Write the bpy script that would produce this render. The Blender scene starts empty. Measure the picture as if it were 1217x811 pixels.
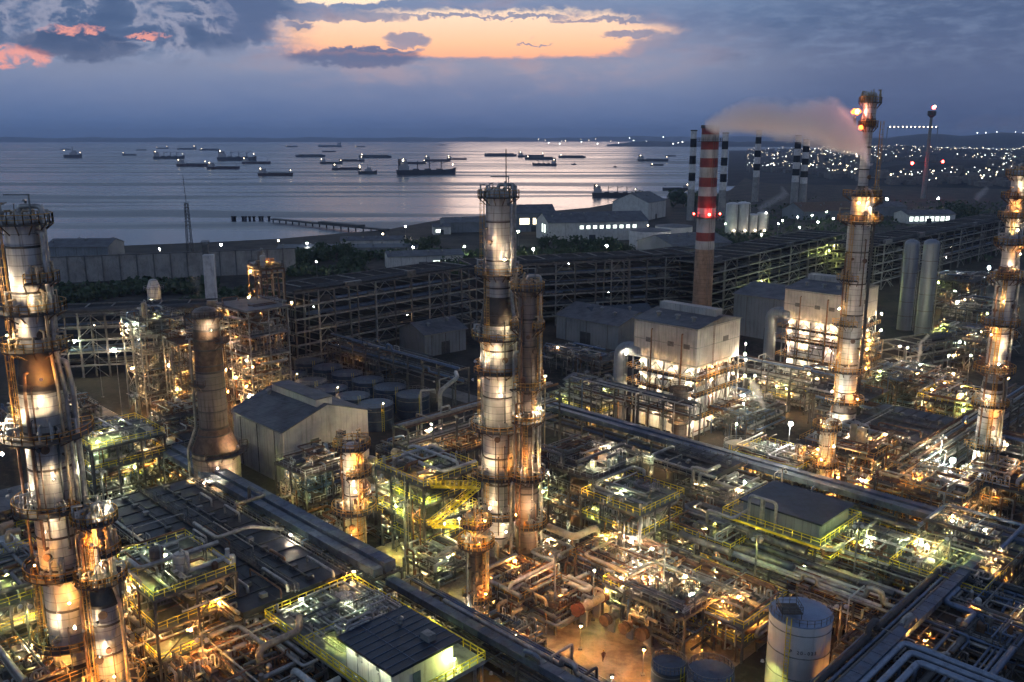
import bpy, math, random
from mathutils import Vector, Matrix, noise
R = math.radians
PI = math.pi
SC = bpy.context.scene
COL = SC.collection

# ---------------------------------------------------------------- camera
F, PITCH, HC, CX, CY = 1050.0, math.atan(242 / 1050.0), 75.0, 608.5, 405.5
_c, _s = math.cos(PITCH), math.sin(PITCH)

def P(x, y, z=0.0):
    """photo pixel + height -> world x, y"""
    u = (x - CX) / F; v = (CY - y) / F
    t = (z - HC) / (-_s + v * _c)
    return (u * t, (_c + v * _s) * t)

def Z(y, Y):
    """height of a point seen on photo row y at distance Y"""
    v = (CY - y) / F
    return HC + (-_s + v * _c) * Y / (_c + v * _s)

def W(a, b):
    """plant grid -> world"""
    q = 0.70710678
    return ((a + b) * q, (b - a) * q)

def G(x, y, z=0.0):
    X, Y = P(x, y, z); q = 0.70710678
    return ((X - Y) * q, (X + Y) * q)

cam_d = bpy.data.cameras.new('camera')
cam = bpy.data.objects.new('camera', cam_d); COL.objects.link(cam)
cam.location = (0, 0, HC); cam.rotation_euler = (PI / 2 - PITCH, 0, 0)
cam_d.sensor_width = 36; cam_d.lens = 36 * F / 1217.0
cam_d.clip_start = 1; cam_d.clip_end = 80000
SC.camera = cam

# ---------------------------------------------------------------- materials
def lin(c):
    return tuple(((v / 255.0) / 12.92 if v <= 10 else ((v / 255.0 + .055) / 1.055) ** 2.4) for v in c)

class NT:
    def __init__(s, tree): s.t = tree; s.n = tree.nodes; s.l = tree.links
    def node(s, kind, **kw):
        n = s.n.new(kind)
        for k, v in kw.items(): setattr(n, k, v)
        return n
    def put(s, sock, v):
        if v is None: return
        if hasattr(v, 'is_output') or isinstance(v, bpy.types.NodeSocket): s.l.new(v, sock)
        else: sock.default_value = v
    def m(s, op, a, b=None, c=None, clamp=False):
        n = s.node('ShaderNodeMath', operation=op); n.use_clamp = clamp
        s.put(n.inputs[0], a); s.put(n.inputs[1], b)
        if c is not None: s.put(n.inputs[2], c)
        return n.outputs[0]
    def noise(s, vec, scale, detail=3.0, rough=.55, dist=0.0):
        n = s.node('ShaderNodeTexNoise'); s.put(n.inputs['Vector'], vec)
        n.inputs['Scale'].default_value = scale; n.inputs['Detail'].default_value = detail
        n.inputs['Roughness'].default_value = rough; n.inputs['Distortion'].default_value = dist
        return n.outputs[0]
    def ramp(s, fac, stops):
        n = s.node('ShaderNodeValToRGB'); s.put(n.inputs[0], fac)
        e = n.color_ramp.elements
        e[0].position, e[0].color = stops[0][0], (*stops[0][1], 1)
        e[1].position, e[1].color = stops[-1][0], (*stops[-1][1], 1)
        for p, c in stops[1:-1]:
            k = e.new(p); k.color = (*c, 1)
        return n.outputs[0]
    def mix(s, fac, a, b, blend='MIX'):
        n = s.node('ShaderNodeMix', data_type='RGBA', blend_type=blend)
        s.put(n.inputs[0], fac); s.put(n.inputs[6], a if not isinstance(a, tuple) else (*a[:3], 1))
        s.put(n.inputs[7], b if not isinstance(b, tuple) else (*b[:3], 1))
        return n.outputs[2]
    def scale(s, vec, xyz):
        n = s.node('ShaderNodeVectorMath', operation='MULTIPLY'); s.put(n.inputs[0], vec)
        n.inputs[1].default_value = xyz; return n.outputs[0]
    def sep(s, vec):
        n = s.node('ShaderNodeSeparateXYZ'); s.put(n.inputs[0], vec); return n.outputs
    def step(s, x, lo, hi):
        n = s.node('ShaderNodeMapRange', interpolation_type='SMOOTHSTEP'); s.put(n.inputs[0], x)
        n.inputs[1].default_value = lo; n.inputs[2].default_value = hi
        return n.outputs[0]

MATS = {}
def new_mat(name):
    m = bpy.data.materials.new(name); m.use_nodes = True
    nt = NT(m.node_tree); b = m.node_tree.nodes['Principled BSDF']
    MATS[name] = m
    return m, nt, b

def mat(name, col, rough=.6, metal=0.0, col2=None, scale=.6, streak=None, dirt=.5, dirt_col=(.03, .022, .015),
        seam=None, seam_axis=2, seam_dark=.35, bump=.0):
    """weathered paint / metal: a base colour, broad tone changes, dirt, optional sheet seams"""
    m, nt, b = new_mat(name)
    geo = nt.node('ShaderNodeNewGeometry').outputs['Position']
    tco = nt.node('ShaderNodeTexCoord').outputs['Object']
    n1 = nt.noise(geo, scale, 4.0, .6)
    c = nt.mix(nt.step(n1, .35, .68), col, col2 or tuple(v * .72 for v in col))
    sv = nt.scale(geo, streak or (1.3, 1.3, 1.3))
    n2 = nt.noise(sv, 1.0, 5.0, .65)
    c = nt.mix(nt.m('MULTIPLY', nt.step(n2, .5, .72), dirt), c, dirt_col)
    if seam:
        x = nt.sep(tco)[seam_axis]
        fr = nt.m('FRACT', nt.m('DIVIDE', x, seam))
        line = nt.m('LESS_THAN', fr, .09)
        c = nt.mix(nt.m('MULTIPLY', line, seam_dark), c, (.02, .02, .02))
    nt.put(b.inputs['Base Color'], c)
    b.inputs['Metallic'].default_value = metal
    nt.put(b.inputs['Roughness'], nt.m('ADD', nt.m('MULTIPLY', n2, .3), rough - .15, clamp=True))
    if bump:
        bn = nt.node('ShaderNodeBump'); bn.inputs['Strength'].default_value = bump
        bn.inputs['Distance'].default_value = .05
        nt.put(bn.inputs['Height'], n2); nt.put(b.inputs['Normal'], bn.outputs[0])
    return m

def emit(name, col, strength):
    m, nt, b = new_mat(name)
    b.inputs['Base Color'].default_value = (.8, .8, .8, 1)
    b.inputs['Emission Color'].default_value = (*col, 1)
    b.inputs['Emission Strength'].default_value = strength
    return m

mat('cladding', (.50, .48, .44), .42, .25, (.38, .36, .32), .22, (2.2, 2.2, .12), .55, (.07, .045, .03), seam=1.25, seam_dark=.45)
mat('cladding_dull', (.22, .175, .14), .6, .1, (.13, .095, .07), .2, (2.0, 2.0, .12), .7, (.05, .03, .02), seam=1.5, seam_dark=.4)
mat('band', (.10, .085, .07), .6, .3, dirt=.4)
mat('steel', (.13, .13, .125), .6, .3, (.09, .085, .08), .8)
mat('steel_pale', (.27, .275, .26), .6, .2, (.18, .18, .17), .8)
mat('steel_dark', (.06, .065, .068), .65, .2)
mat('steel_brown', (.15, .09, .055), .7, .1, (.09, .05, .03), .8)
mat('steel_blue', (.09, .13, .19), .5, .3, (.06, .085, .13), .5)
mat('pipe_silver', (.40, .39, .36), .38, .5, (.26, .25, .23), .9, (1, 1, 1), .35, (.08, .05, .03))
mat('pipe_white', (.55, .55, .51), .45, .05, (.38, .38, .35), .9, None, .35, (.12, .09, .06))
mat('pipe_grey', (.16, .16, .155), .5, .3, (.10, .10, .095), .9)
mat('pipe_rust', (.24, .13, .07), .7, .1, (.14, .07, .04), .9)
mat('pipe_cream', (.46, .35, .22), .5, .1, (.32, .23, .14), .9)
mat('pipe_dark', (.06, .065, .07), .75, .2)
mat('pipe_blue', (.12, .17, .26), .4, .35, (.08, .12, .19), .5)
mat('yellow', (.85, .68, .04), .5, 0, (.75, .56, .03), 1.5, None, .2, (.10, .07, .03))
mat('orange_rail', (.55, .30, .06), .55, 0, (.42, .2, .05), 1.5, None, .35)
mat('grating', (.075, .062, .048), .8, .1, (.08, .07, .06), 1.2, None, .5)
mat('deck_green', (.17, .185, .145), .8, 0, (.09, .10, .075), .5, None, .6, (.07, .07, .06))
mat('deck_pale', (.32, .33, .29), .8, 0, (.17, .18, .16), .4, None, .6, (.10, .10, .09))
mat('roof_dark', (.022, .027, .034), .5, .2, (.014, .017, .022), .3, (.8, .8, .8), .5, seam=2.4, seam_axis=0, seam_dark=.6)
mat('roof_blue', (.014, .028, .05), .45, .2, (.009, .018, .032), .25, (.8, .8, .8), .5, seam=1.2, seam_axis=1, seam_dark=.5)
mat('roof_sheet', (.12, .13, .145), .7, .1, (.07, .075, .085), .25, (.25, 2.2, 1), .75, (.03, .03, .035), seam=1.0, seam_axis=1, seam_dark=.3)
mat('wall_sheet', (.44, .42, .38), .7, .05, (.29, .28, .26), .15, (1.2, 1.2, .12), .45, (.12, .11, .10), seam=1.1, seam_axis=0, seam_dark=.25)
mat('wall_white', (.62, .61, .57), .6, 0, (.52, .5, .46), .3, (1.5, 1.5, .2), .4, (.16, .13, .09), seam=1.0, seam_axis=0, seam_dark=.2)
mat('wall_grey', (.22, .24, .26), .7, 0, (.17, .19, .2), .1, (.8, .8, .1), .45, (.08, .08, .08), seam=1.5, seam_axis=0, seam_dark=.3)
mat('concrete', (.32, .31, .29), .85, 0, (.22, .21, .2), .15, (1, 1, .3), .5, (.10, .09, .08))
mat('concrete_dark', (.16, .155, .15), .85, 0, (.10, .10, .10), .2, (1, 1, .4), .5)
mat('pipe_paleblue', (.25, .31, .40), .42, .3, (.18, .23, .31), .5)
mat('silo_metal', (.22, .245, .28), .5, .5, (.2, .22, .26), .15, (1, 1, .08), .3)
mat('chimney_white', (.42, .40, .38), .6, 0, (.3, .28, .26), .15, (1, 1, .15), .5, (.10, .07, .06))
mat('red_paint', (.24, .028, .024), .6, 0, (.16, .02, .018), .4, (1, 1, .2), .4)
mat('white_paint', (.66, .64, .62), .55, 0, (.5, .48, .46), .4, (1, 1, .2), .45, (.12, .08, .06))
mat('black_paint', (.02, .02, .023), .95)
MATS['black_paint'].node_tree.nodes['Principled BSDF'].inputs['Specular IOR Level'].default_value = .15
mat('brick', (.30, .19, .13), .85, 0, (.22, .14, .09), .3, (1, 1, .3), .5, seam=1.4, seam_dark=.4)
mat('tank_white', (.58, .57, .55), .45, .1, (.48, .47, .46), .25, (1.4, 1.4, .1), .4, (.2, .16, .12))
mat('tank_roof', (.22, .30, .42), .4, .2, (.16, .22, .33), .25, (.7, .7, .7), .4, (.10, .12, .16))
mat('water_tank', (.05, .08, .12), .4, .1, (.035, .05, .08), .4)
mat('hull', (.035, .035, .042), .6)
mat('hull_red', (.07, .03, .03), .6)
mat('ship_white', (.42, .42, .43), .6)
mat('glass_dark', (.03, .035, .045), .15)
mat('reflector', (.5, .5, .48), .4, .2)
mat('skin', (.45, .27, .18), .6)
mat('workwear', (.12, .06, .04), .8)
mat('helmet', (.7, .5, .05), .4)
mat('letter', (.03, .03, .05), .7)
mat('bark', (.06, .045, .03), .9)
mat('foliage', (.045, .075, .028), .85, 0, (.028, .05, .02), .6, None, .3, (.01, .015, .006))
mat('foliage_lit', (.08, .12, .035), .85, 0, (.04, .07, .02), .6, None, .3, (.01, .015, .006))  # brighter copy of foliage, lamplight on the leaves put into the colour

LAMP = dict(warm=((1, .58, .21), 1300), sodium=((1, .41, .08), 1700), white=((1, .82, .58), 1000), cool=((.90, 1, .66), 1250), strong=((1, .76, .46), 2600), dimwarm=((1, .6, .28), 260),
            green=((.88, 1, .25), 1250), flood=((.90, 1, .92), 1500), red=((1, .03, .02), 70), far=((1, .80, .52), 12), farcool=((.92, .96, .9), 9), cream=((1, .74, .45), 1250), yard=((1, .92, .76), 200), works=((.85, 1, .62), 160), window=((1, .82, .5), 3.0), window_cool=((.85, 1, .85), 2.2))
for k, (c, s) in LAMP.items(): emit('lamp_' + k, c, s)

# ---------------------------------------------------------------- mesh helper
class MB:
    def __init__(s): s.v = []; s.f = []; s.sm = []
    def add(s, vs, fs, smooth=False):
        o = len(s.v); s.v.extend(vs)
        s.f.extend([tuple(i + o for i in f) for f in fs]); s.sm.extend([smooth] * len(fs)); return s
    def box(s, x0, y0, z0, x1, y1, z1):
        if x1 < x0: x0, x1 = x1, x0
        if y1 < y0: y0, y1 = y1, y0
        if z1 < z0: z0, z1 = z1, z0
        return s.add([(x0, y0, z0), (x1, y0, z0), (x1, y1, z0), (x0, y1, z0), (x0, y0, z1), (x1, y0, z1), (x1, y1, z1), (x0, y1, z1)],
                     [(0, 3, 2, 1), (4, 5, 6, 7), (0, 1, 5, 4), (1, 2, 6, 5), (2, 3, 7, 6), (3, 0, 4, 7)])
    def beam(s, p, q, w=.2, h=None):
        h = h or w
        p = Vector(p); q = Vector(q); d = q - p
        if d.length < 1e-4: return s
        d.normalize(); up = Vector((0, 0, 1)) if abs(d.z) < .95 else Vector((1, 0, 0))
        r = d.cross(up).normalized() * (w / 2); u = r.cross(d).normalized() * (h / 2)
        vs = [tuple(e + a * r + b * u) for e in (p, q) for a, b in ((-1, -1), (1, -1), (1, 1), (-1, 1))]
        return s.add(vs, [(0, 1, 2, 3), (7, 6, 5, 4), (0, 4, 5, 1), (1, 5, 6, 2), (2, 6, 7, 3), (3, 7, 4, 0)])
    def tube(s, pts, r, n=8, caps=True):
        pts = [Vector(p) for p in pts]
        q = [pts[0]]
        for p in pts[1:]:
            if (p - q[-1]).length > 1e-3: q.append(p)
        pts = q
        if len(pts) < 2: return s
        d = (pts[1] - pts[0]).normalized()
        a = Vector((0, 0, 1)) if abs(d.z) < .9 else Vector((1, 0, 0))
        e1 = d.cross(a).normalized(); e2 = d.cross(e1).normalized()
        ring = [pts[0] + e1 * (r * math.cos(2 * PI * k / n)) + e2 * (r * math.sin(2 * PI * k / n)) for k in range(n)]
        vs = [tuple(p) for p in ring]; rings = 1
        for i in range(1, len(pts)):
            d = (pts[i] - pts[i - 1]).normalized()
            if i < len(pts) - 1:
                nn = d + (pts[i + 1] - pts[i]).normalized()
                nn = nn.normalized() if nn.length > 1e-3 else d
            else: nn = d
            dn = d.dot(nn)
            if abs(dn) < .15: nn = d; dn = 1
            ring = [p + d * (nn.dot(pts[i] - p) / dn) for p in ring]
            vs += [tuple(p) for p in ring]; rings += 1
        fs = []
        for i in range(rings - 1):
            for k in range(n):
                k2 = (k + 1) % n
                fs.append((i * n + k, i * n + k2, (i + 1) * n + k2, (i + 1) * n + k))
        s.add(vs, fs, True)
        if caps:
            s.add(vs[:n], [tuple(range(n))[::-1]]); s.add(vs[-n:], [tuple(range(n))])
        return s
    def lathe(s, prof, n=24, c=(0, 0, 0), a0=0.0, a1=2 * PI):
        """prof: (r, z) pairs; each pair of rings has its own vertices, so edges stay crisp"""
        full = abs(a1 - a0 - 2 * PI) < 1e-4
        m = n if full else n + 1
        cs = [(math.cos(a0 + (a1 - a0) * k / n), math.sin(a0 + (a1 - a0) * k / n)) for k in range(m)]
        for (r0, z0), (r1, z1) in zip(prof, prof[1:]):
            vs = [(c[0] + r0 * x, c[1] + r0 * y, c[2] + z0) for x, y in cs] + [(c[0] + r1 * x, c[1] + r1 * y, c[2] + z1) for x, y in cs]
            fs = [(k, (k + 1) % m, m + (k + 1) % m, m + k) for k in range(m if full else m - 1)]
            s.add(vs, fs, abs(r1 - r0) < abs(z1 - z0) * 3 + 1e-6 or True)
        return s
    def dome(s, r, z0, h, n=20, c=(0, 0, 0), k=4):
        return s.lathe([(r * math.cos(i * PI / 2 / k), z0 + h * math.sin(i * PI / 2 / k)) for i in range(k + 1)], n, c)
    def hcyl(s, c, L, r, ax=0, n=16, dome=.35):
        """horizontal drum with dished ends, centre c, along x (ax 0) or y (ax 1)"""
        prof = [(0.001, -L / 2 - r * dome), (r * .6, -L / 2 - r * dome * .75), (r * .9, -L / 2 - r * dome * .35), (r, -L / 2),
                (r, L / 2), (r * .9, L / 2 + r * dome * .35), (r * .6, L / 2 + r * dome * .75), (0.001, L / 2 + r * dome)]
        cs = [(math.cos(2 * PI * k / n), math.sin(2 * PI * k / n)) for k in range(n)]
        for (r0, t0), (r1, t1) in zip(prof, prof[1:]):
            if ax == 0: vs = [(c[0] + t, c[1] + rr * x, c[2] + rr * y) for rr, t in ((r0, t0), (r1, t1)) for x, y in cs]
            else: vs = [(c[0] + rr * x, c[1] + t, c[2] + rr * y) for rr, t in ((r0, t0), (r1, t1)) for x, y in cs]
            s.add(vs, [(k, (k + 1) % n, n + (k + 1) % n, n + k) for k in range(n)], True)
        return s
    def prism(s, poly, z0, z1):
        n = len(poly)
        return s.add([(x, y, z0) for x, y in poly] + [(x, y, z1) for x, y in poly],
                     [tuple(range(n))[::-1], tuple(range(n, 2 * n))] + [(k, (k + 1) % n, n + (k + 1) % n, n + k) for k in range(n)])
    def rail(s, pts, h=1.1, t=.07, sp=1.6, mid=True):
        """handrail along a polyline"""
        pts = [Vector(p) for p in pts]
        for p, q in zip(pts, pts[1:]):
            L = (q - p).length
            if L < .05: continue
            up = Vector((0, 0, h))
            s.beam(p + up, q + up, t)
            if mid: s.beam(p + up * .52, q + up * .52, t * .8)
            n = max(1, int(L / sp + .5))
            for i in range(n + 1):
                e = p.lerp(q, i / n); s.beam(e, e + up, t)
        return s
    def make(s, name, material, parent=None, loc=None, rotz=0):
        me = bpy.data.meshes.new(name)
        me.from_pydata(s.v, [], s.f)
        me.polygons.foreach_set('use_smooth', s.sm)
        me.materials.append(MATS[material]); me.update()
        o = bpy.data.objects.new(name, me); COL.objects.link(o)
        if parent: o.parent = parent
        if loc: o.location = loc
        if rotz: o.rotation_euler = (0, 0, rotz)
        return o

def fillet(pts, rad, k=3):
    pts = [Vector(p) for p in pts]; out = [pts[0]]
    for i in range(1, len(pts) - 1):
        a, b, c = pts[i - 1], pts[i], pts[i + 1]
        d1 = (a - b); d2 = (c - b); rr = min(rad, d1.length * .45, d2.length * .45)
        if rr < .02: out.append(b); continue
        p0 = b + d1.normalized() * rr; p1 = b + d2.normalized() * rr
        for j in range(k + 1):
            t = j / k
            out.append(p0 * (1 - t) ** 2 + b * 2 * t * (1 - t) + p1 * t ** 2)
    out.append(pts[-1]); return out

SEEN = {}
def tag(o, label, cat, group=None, kind=None):
    if label: o['label'] = label
    if cat: o['category'] = cat
    if group: o['group'] = group
    if kind: o['kind'] = kind
    if label:
        n = len(label.split())
        if not 4 <= n <= 16: print('LABEL WORDS', n, label)
        if label in SEEN: print('LABEL TWICE', label)
        SEEN[label] = 1
    return o

def T(name, label, cat, loc=(0, 0, 0), rotz=0.0, group=None):
    o = bpy.data.objects.new(name, None); COL.objects.link(o)
    o.empty_display_size = .5
    if len(loc) == 2: loc = (*loc, 0)
    o.location = loc; o.rotation_euler = (0, 0, rotz)
    return tag(o, label, cat, group)

def TG(name, label, cat, a, b, z=0.0, group=None):
    """a thing placed on the plant grid: its local x runs along a, its local y along b"""
    return T(name, label, cat, (*W(a, b), z), -PI / 4, group)

_ball = {}; _lc = [0]
def lamp(parent, pos, kind='warm', r=.2, name='lamp', hood=None, aim=(0, 0, -1)):
    """a lit bulb; most are shaded by a small metal reflector that throws the light along aim"""
    _lc[0] += 1
    if hood is None: hood = r <= .23 and kind in ('warm', 'sodium', 'green', 'cool', 'white', 'strong', 'cream') and (_lc[0] * 7919) % 100 < 66
    k0 = kind; rr = r
    if kind in ('warm', 'sodium', 'green', 'cool', 'white', 'strong', 'cream') and r <= .23: rr = r * (.62 if hood else .72)
    key = (kind, round(rr, 2), round(r / rr, 2))
    if key not in _ball:
        mk = 'lamp_' + kind
        if rr != r:
            mk = 'lamp_%s_%d' % (kind, round(r / rr * 100))
            if mk not in MATS: c_, s_ = LAMP[kind]; emit(mk, c_, s_ * (r / rr) ** 2)
        v = [(1, 0, 0), (-1, 0, 0), (0, 1, 0), (0, -1, 0), (0, 0, 1), (0, 0, -1)]
        f = [(4, 0, 2), (4, 2, 1), (4, 1, 3), (4, 3, 0), (5, 2, 0), (5, 1, 2), (5, 3, 1), (5, 0, 3)]
        vs = [tuple(Vector(p) * rr) for p in v]; fs = f
        if r > .4:
            vs = []; fs = []
            for a, b, c in f:
                A, B, C = Vector(v[a]), Vector(v[b]), Vector(v[c])
                m = [A, B, C, (A + B).normalized(), (B + C).normalized(), (C + A).normalized()]
                o = len(vs); vs += [tuple(p * rr) for p in m]
                fs += [(o, o + 3, o + 5), (o + 3, o + 1, o + 4), (o + 5, o + 4, o + 2), (o + 3, o + 4, o + 5)]
        me = bpy.data.meshes.new('lamp'); me.from_pydata(vs, [], fs)
        me.polygons.foreach_set('use_smooth', [True] * len(fs)); me.materials.append(MATS[mk]); me.update()
        _ball[key] = me
    o = bpy.data.objects.new(name, _ball[key]); COL.objects.link(o)
    o.parent = parent; o.location = pos
    if hood:
        hk = ('hood', round(rr, 2))
        if hk not in _ball:
            q = rr * 2.1
            h = MB().lathe([(q * 1.25, -q * .75), (q, 0), (q * .8, q * .55), (q * .35, q * .85), (.01, q * .9)], 10)
            h.lathe([(.01, q * .82), (q * .33, q * .78), (q * .74, q * .5), (q * .93, 0), (q * 1.18, -q * .75)], 10)
            me = bpy.data.meshes.new('reflector'); me.from_pydata(h.v, [], h.f); me.materials.append(MATS['reflector']); me.update(); _ball[hk] = me
        c = bpy.data.objects.new('reflector', _ball[hk]); COL.objects.link(c); c.parent = parent; c.location = pos
        c.rotation_euler = Vector(aim).to_track_quat('-Z', 'Y').to_euler()
    return o

def pole_lamp(label, px, py, h, kind='white', r=.25, base=None, cat='lamp post', name='lamp_post', group=None):
    """a lamp on its own pole whose head shows at pixel px, py"""
    x, y = P(px, py, h) if base is None else base
    t = T(name, label, cat, (x, y, 0), 0, group)
    r = r * (.72 if r < .5 else .85)
    MB().tube([(0, 0, 0), (0, 0, h - .3)], .09 if h > 5 else .06, 6).box(-.3, -.3, 0, .3, .3, .3).make('pole', 'steel_pale', t)
    MB().beam((0, 0, h - .1), (0, -.5, h + .12), .1).box(-.3, -.75, h + r * .8, .3, -.15, h + r * .8 + .12).make('hood', 'steel_dark', t)
    lamp(t, (0, -.45, h - .05), kind, r, hood=False)
    return t
# ---------------------------------------------------------------- columns
def ring_pts(r, a0, a1, z, n=14):
    return [(r * math.cos(R(a0 + (a1 - a0) * k / n)), r * math.sin(R(a0 + (a1 - a0) * k / n)), z) for k in range(n + 1)]

def rad_at(prof, z):
    for (r0, z0), (r1, z1) in zip(prof, prof[1:]):
        if z0 <= z <= z1: return r0 + (r1 - r0) * (z - z0) / max(z1 - z0, 1e-6)
    return prof[-1][0] if z > prof[-1][1] else prof[0][0]

def column(label, x, y, prof, plats, lamps, pipes=(), ladders=(), shell='cladding', rail='orange_rail', name='distillation_column',
           cone='band', bands=5.5, top=True, seed=1, cat='column', extras=True, group=None):
    """prof: (radius, z) up the shell. plats: (z, a0, a1, width). lamps: (z, angle, kind, r).
    pipes: (angle, z0, z1, r, material, stand-off). ladders: (angle, z0, z1)"""
    rng = random.Random(seed)
    t = T(name, label, cat, (x, y, 0), 0, group)
    H = prof[-1][1]
    straight = [(p, q) for p, q in zip(prof, prof[1:]) if abs(p[0] - q[0]) < .05]
    cones = [(p, q) for p, q in zip(prof, prof[1:]) if abs(p[0] - q[0]) >= .05]
    for p, q in straight: MB().lathe([p, q], 32).make('shell', shell, t)
    for p, q in cones: MB().lathe([p, q], 32).make('cone', cone, t)
    z = bands * .7
    while z < H - 1:
        r = rad_at(prof, z)
        MB().lathe([(r, z - .14), (r + .09, z - .14), (r + .09, z + .14), (r, z + .14)], 32).make('insulation_ring', 'band', t); z += bands * rng.uniform(.75, 1.2)
    for p, q in cones:
        for e in (p, q): MB().lathe([(e[0], e[1] - .2), (e[0] + .12, e[1] - .2), (e[0] + .12, e[1] + .2), (e[0], e[1] + .2)], 32).make('insulation_ring', 'band', t)
    rt = prof[-1][0]
    MB().dome(rt, H, rt * .5, 24).make('dished_head', shell, t)
    if top:
        MB().tube(fillet([(0, 0, H + rt * .4), (0, 0, H + 1.7), (rt + .6, 0, H + 1.7), (rt + .6, 0, H - 14)], .6, 4), .32, 10).make('overhead_pipe', 'pipe_silver', t)
        mm = MB()
        for k in range(5):
            a = k * 1.25 + .4
            mm.tube(fillet([(rt * .55 * math.cos(a), rt * .55 * math.sin(a), H + .2), (rt * .55 * math.cos(a), rt * .55 * math.sin(a), H + 1.2), (rt * .9 * math.cos(a + .7), rt * .9 * math.sin(a + .7), H + 1.2), (rt * .9 * math.cos(a + .7), rt * .9 * math.sin(a + .7), H + .2)], .3), .11, 6)
        mm.make('relief_valve', 'pipe_cream', t)
        MB().beam((rt * .8, -.6, H), (rt * .8, -.6, H + 3.2), .16).beam((rt * .8, -.6, H + 3.1), (-rt * .6, -.9, H + 3.1), .16).make('davit', 'steel_pale', t)
    for (z, a0, a1, w) in plats:
        r = rad_at(prof, z) + .12
        n = max(5, int((a1 - a0) / 14))
        m = MB(); m.lathe([(r, z - .13), (r + w, z - .13), (r + w, z + .03), (r, z + .03), (r, z - .13)], n, (0, 0, 0), R(a0), R(a1))
        pl = m.make('platform', 'grating', t)
        b = MB()
        for k in range(0, n + 1, 2):
            a = R(a0 + (a1 - a0) * k / n)
            b.beam((r * math.cos(a), r * math.sin(a), z - 1.3), ((r + w) * math.cos(a), (r + w) * math.sin(a), z - .1), .12)
        b.make('bracket', 'steel_brown', pl)
        pts = ring_pts(r + w - .05, a0, a1, z, n)
        if a1 - a0 < 355:
            pts = [(r * math.cos(R(a0)), r * math.sin(R(a0)), z)] + pts + [(r * math.cos(R(a1)), r * math.sin(R(a1)), z)]
        MB().rail(pts, 1.15, .09, 1.3).make('railing', rail, pl)
        if extras:
            g = MB()
            for _ in range(int(6 + (a1 - a0) / 28)):     # valves, level bridles and nozzles that crowd a platform
                a = R(rng.uniform(a0 + 5, a1 - 5)); rr = r + rng.uniform(.25, max(.3, w - .35)); hh = rng.uniform(.8, 2.6)
                cx, cy = rr * math.cos(a), rr * math.sin(a)
                g.tube([((r - .1) * math.cos(a), (r - .1) * math.sin(a), z + hh), (cx, cy, z + hh), (cx, cy, z + rng.uniform(-.8, .3))], rng.uniform(.06, .17), 6)
                if rng.random() < .6: g.tube([(cx, cy, z + hh * .55), (cx, cy, z + hh * .55 + .25)], rng.uniform(.2, .36), 8)
            g.make('valve_piping', rng.choice(['pipe_rust', 'pipe_cream', 'pipe_silver']), t)
    for (a, z0, z1) in ladders:
        m = MB(); ca, sa = math.cos(R(a)), math.sin(R(a)); r = max(rad_at(prof, z0 + .01), rad_at(prof, z1)) + .35
        tx, ty = -sa * .28, ca * .28
        for s in (-1, 1): m.beam((r * ca + s * tx, r * sa + s * ty, z0), (r * ca + s * tx, r * sa + s * ty, z1 + 1), .09)
        z = z0
        while z < z1: m.beam((r * ca - tx, r * sa - ty, z), (r * ca + tx, r * sa + ty, z), .05); z += .45
        z = z0 + 2.2
        ro = r + .38
        while z < z1 + 1:
            pts = [(ro * ca + .4 * math.cos(R(a) + q), ro * sa + .4 * math.sin(R(a) + q), z) for q in (-2.0, -1.2, -.4, .4, 1.2, 2.0)]
            for p, q in zip(pts, pts[1:]): m.beam(p, q, .05)
            z += 1.1
        for q in (-1.2, 0, 1.2): m.beam((ro * ca + .4 * math.cos(R(a) + q), ro * sa + .4 * math.sin(R(a) + q), z0 + 2.2), (ro * ca + .4 * math.cos(R(a) + q), ro * sa + .4 * math.sin(R(a) + q), z1 + 1), .05)
        m.make('ladder', rail, t)
    for (a, z0, z1, r, mt, off) in pipes:
        ca, sa = math.cos(R(a)), math.sin(R(a))
        def at(z, k=0.0):
            d = rad_at(prof, z) + off + r; return (d * ca, d * sa, z)
        zs = [z0] + [z for (rr, z) in prof if z0 < z < z1] + [z1]
        pts = [at(z) for z in zs]
        pts = [((rad_at(prof, z0) - .1) * ca, (rad_at(prof, z0) - .1) * sa, z0)] * (z0 > 3) + pts + [((rad_at(prof, z1) - .1) * ca, (rad_at(prof, z1) - .1) * sa, z1)]
        MB().tube(fillet(pts, r * 2.4), r, 10).make('pipe', mt, t)
    if extras:
        for k in range(7):     # conduits, small-bore lines and side nozzles
            a = rng.uniform(-175, -5); z0 = rng.uniform(2, H * .6); z1 = min(H - 1, z0 + rng.uniform(6, 22)); rr_ = rng.choice([.06, .08, .11, .14])
            q = max(rad_at(prof, z0), rad_at(prof, z1), rad_at(prof, (z0 + z1) / 2)) + rng.uniform(.2, .5); ca, sa = math.cos(R(a)), math.sin(R(a)); qi = rad_at(prof, z0) - .1; qo = rad_at(prof, z1) - .1
            MB().tube(fillet([(qi * ca, qi * sa, z0), (q * ca, q * sa, z0), (q * ca, q * sa, z1), (qo * ca, qo * sa, z1)], .2), rr_, 6).make('conduit', rng.choice(['steel_brown', 'pipe_silver', 'pipe_rust', 'steel_dark']), t)
        for k in range(6):
            z = rng.uniform(3, H - 3); a = R(rng.uniform(-170, -10)); r = rad_at(prof, z); d = Vector((math.cos(a), math.sin(a), 0)); p = d * r + Vector((0, 0, z)); q = rng.uniform(.12, .26)
            MB().tube([p - d * .1, p + d * .55], q, 8).tube([p + d * .5, p + d * .6], q * 1.6, 10).make('nozzle', rng.choice(['steel_brown', 'pipe_rust', 'steel_dark']), t)
        m = MB()
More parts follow.
